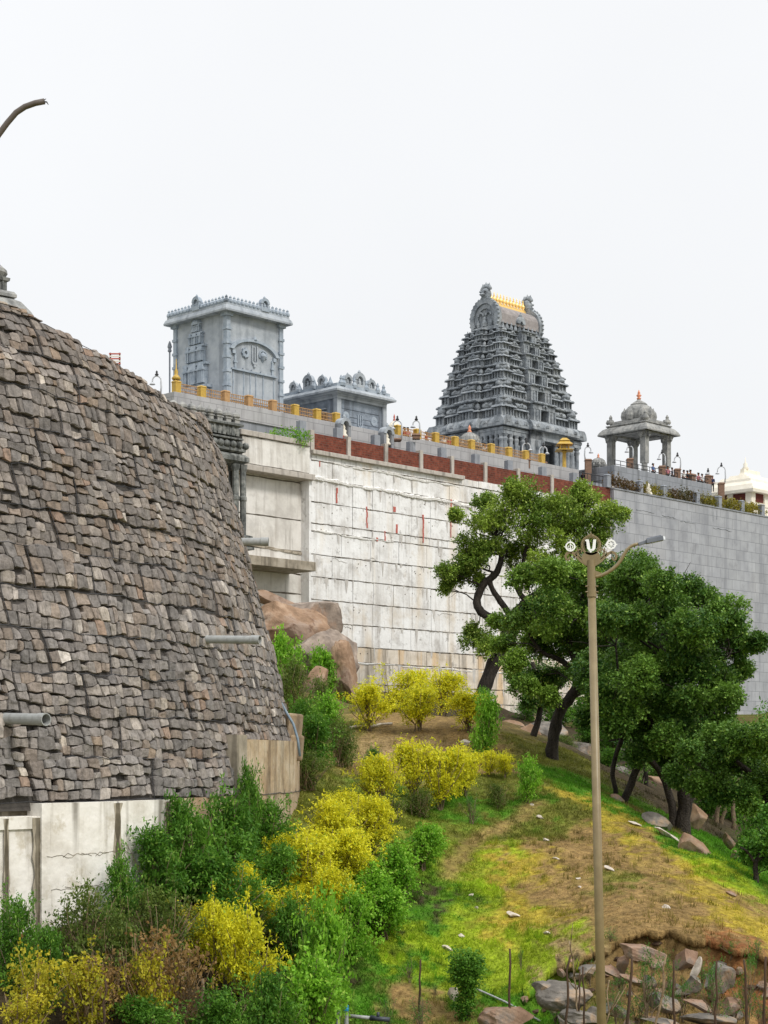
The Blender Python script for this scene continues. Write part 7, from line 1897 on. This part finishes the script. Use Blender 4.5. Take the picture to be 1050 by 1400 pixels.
lip = mesh_np('turf_lip', mb.v, np.array([f for f in mb.f if len(f) == 4]), lipc, M['terrain'], smooth=False); tag(lip, kind='structure')
# earth clods along the broken edge
for i in range(26):
    u = i / 25; x = float(_sx[0] + (_sx[-1] - _sx[0]) * u); y = float(np.interp(x, _sx, _sy)) - .25 - .3 * rsh.random()
    px = CX + x / y * FPX; z = gz(x, y) + .05; py = HZ - z / y * FPX
    rock('soil_clod', 'brown clod of earth along the broken turf edge of the bank', px, py, rsh.uniform(9, 22), rsh.uniform(6, 12), y, M['stake'] if i % 3 else M['rock_pink'], 200 + i, 'earth clods along the broken bank', sub=3, rough=.2, cat='clod')

# stakes, twigs, pipes -----------------------------------------------------------------------------------
KG = 'thin stakes planted in the slope'
for i, (pxa, ya, pxb, yb, Y, r, m, lb) in enumerate(((697, 1297, 697, 1402, 43.5, 2.0, 'stake', 'tall dark stake on the bright grass right of the topiary'), (780, 1306, 772, 1405, 42.5, 2.0, 'stake', 'leaning brown stake left of the lamp post'), (797, 1322, 799, 1405, 42.6, 1.6, 'stake', 'thin stake close to the left of the lamp post'), (793, 1325, 791, 1400, 43, 1.3, 'stake', 'thinnest stake between two stakes left of the lamp post'), (864, 1309, 857, 1408, 42.2, 2.4, 'stake', 'thick dark stake in front of the dark hollow'), (921, 1313, 921, 1405, 42.4, 1.8, 'stake', 'dark stake in the middle of the saplings'), (980, 1314, 979, 1405, 42.2, 1.8, 'stake', 'stake in front of the big grey brown block'), (1017, 1312, 1022, 1408, 42, 2.0, 'stake', 'stake at the left of the red soil'), (1047, 1308, 1043, 1408, 42, 2.2, 'stake', 'stake at the right edge of the picture'), (575, 1312, 574, 1380, 45.6, 1.8, 'stake', 'thin stake on the brown patch left of the topiary'), (778, 1286, 796, 1330, 43, 1.3, 'dry_twig', 'bent pale twig left of the lamp post'), (911, 1305, 893, 1405, 42.3, 1.8, 'dry_twig', 'pale branching twig among the saplings'),
        (143, 1335, 142, 1402, 37.6, 1.8, 'stake', 'dark stake among the yellow shrubs at the lower left'), (506, 968, 507, 1012, 96, 1.7, 'stake', 'stake under the first yellow shrub of the top row'), (488, 970, 487, 1008, 98, 1.5, 'stake', 'stake at the left end of the top yellow row'), (496, 960, 492, 1010, 94, 1.5, 'stake', 'thin stake second from the left in the top yellow row'), (277, 1338, 275, 1402, 41, 3.0, 'stem', 'pale bare stem standing below the yellow small tree'), (833, 1340, 826, 1395, 42, 1.2, 'dry_twig', 'thin pale twig right of the lamp post foot'))):
    A_ = np.array(P(pxa, ya, Y)); B_ = np.array(P(pxb, yb, Y)); g_ = gz(B_[0], Y); B_[2] = min(B_[2], g_ - .1)
    rg_ = np.random.default_rng(300 + i)
    t_ = MB(); pts = wob(B_, A_, rg_, .025 if m == 'stake' else .07, 6)
    t_.tube([tuple(np.array(p) - B_) for p in pts], [r / FPX * Y * k_ for k_ in np.linspace(1.1, .75, 7)], 6)
    if m == 'dry_twig':
        for j in range(4):
            b_ = np.array(pts[3 + j % 3]) - B_; t_.tube([tuple(p) for p in wob(b_, b_ + rg_.normal(0, .28, 3) + (0, 0, .3), rg_, .1, 3)], [.018, .014, .010, .006], 5)
    o = t_.build('stake' if m == 'stake' else 'bare_twig', M[m], None, smooth=True); o.location = B_
    tag(o, lb, 'stake' if m == 'stake' else 'twig', KG)
for (px, lb) in ((462, 'left blue capped valve pipe by the green shrubs at the bottom'), (473.5, 'right blue capped valve pipe by the green shrubs at the bottom')):
    X, Y, z = P(px, 1388, 43.6); t = thing('valve_pipe', lb, 'pipe', (X, Y, z), 0, 'blue capped valve pipes'); k = Y / FPX
    mb = MB(); mb.lathe([(3 * k, -.4), (3 * k, 7 * k)], 10); mb.build('pipe', M['pvc'], t, smooth=False)
    mb = MB(); mb.lathe([(4.0 * k, 6 * k), (4.2 * k, 9 * k), (3.4 * k, 10 * k), (3.4 * k, 13 * k), (1.6 * k, 14.5 * k)], 10); mb.build('cap', M['blue_cap'], t)
p0, p1 = np.array(P(478, 1389, 43.2)), np.array(P(530, 1394, 43))
t = thing('ground_pipe', 'white pipe with dark valve lying on the ground at the bottom edge', 'pipe', tuple(p0))
mb = MB(); mb.tube([(0, 0, 0), tuple((p1 - p0) * .55)], .045, 10); mb.build('pipe', M['pvc'], t, smooth=True)
mb = MB(); mb.tube([tuple((p1 - p0) * .55), tuple((p1 - p0) * .7), tuple((p1 - p0) * 1.05)], [.075, .06, .06], 10); mb.tube([tuple((p1 - p0) * .75), tuple((p1 - p0) * .75 + np.array((0, 0, .16)))], .04, 8); mb.build('valve', M['black_hose'], t, smooth=True)
pts = []
for px, py in ((648, 1357), (658, 1361), (672, 1367), (690, 1375), (712, 1386), (738, 1400)):
    g_ = ground(px, py); pts.append((g_[0], g_[1], g_[2] + .07))
mb = MB(); mb.tube(pts, .03, 7); tag(mb.build('garden_hose', M['pvc'], None, smooth=True), 'thin pale hose lying across the grass right of the topiary', 'hose')
pts = []
for px, py in ((478, 998), (490, 996), (505, 997), (520, 994), (536, 993)):
    g_ = ground(px, py); pts.append((g_[0], g_[1], g_[2] + .1))
mb = MB(); mb.tube(pts, .06, 7); tag(mb.build('water_pipe', M['white_rock'], None, smooth=True), 'white pipe on the brown terrace under the top yellow row', 'pipe')
# small weed tuft on the ledge above the carved hall
s, Y, X = wall_pt(391, -.4)
t = thing('ledge_plant', 'leafy green weed growing on the coping above the cream bay', 'plant', (X, Y, zb1 + .1), 0)
rng = np.random.default_rng(9)
V, F, C = leaf_cloud([(-1.0, 0, .1), (-.4, 0, .25), (.3, 0, .3), (1.0, 0, .2), (1.5, 0, .1)], [.55, .65, .65, .6, .4], 40, 6, .16, rng, *KINDS_['bright']['c'])
mesh_np('foliage', V, F, C, M['leaf'], t)
branch_mesh('stem', [(wob((0, 0, -.2), (x, 0, .5), rng), [.03, .03, .02, .015, .01]) for x in (-1, -.4, .3, 1)], M['stem'], t, 5)
# planting strips between the posts
HG = 'planted strips on the clad wall'
for i in range(len(PLX) - 1):
    a, b = ws(PLX[i], -.4), ws(PLX[i + 1], -.4); t = thing('planter_hedge', ['mixed reddish hedge left of the pavilion columns, above the clad wall', 'yellow green hedge below the right pavilion columns', 'flowering reddish hedge with white blooms, middle planter', 'yellow green hedge left of the cream shrine', 'yellow green hedge in front of the cream shrine', 'last hedge at the right edge in front of the cream shrine'][i], 'hedge', (OW[0], OW[1], Z_G), ALPHA, HG)
    rng = np.random.default_rng(70 + i); n_ = max(4, int((b - a) / .7))
    cen = [(a + .4 + (b - a - .8) * j / (n_ - 1), .55 + rng.uniform(-.15, .15), .45 + rng.uniform(0, .35)) for j in range(n_)]
    cols = (lin(110,110,40,.85), lin(164,150,50,.9), lin(196,190,90,.9)) if i not in (0, 2) else (lin(84,84,44,.85), lin(124,92,62,.9), lin(214,206,200,.9))
    V, F, C = leaf_cloud(cen, [.62] * n_, 60, 6, .18, rng, *cols); mesh_np('foliage', V, F, C, M['leaf'], t)
    branch_mesh('stem', [(wob((c[0], .55, 0), c, rng), [.03, .03, .02, .015, .01]) for c in cen], M['stem'], t, 5)
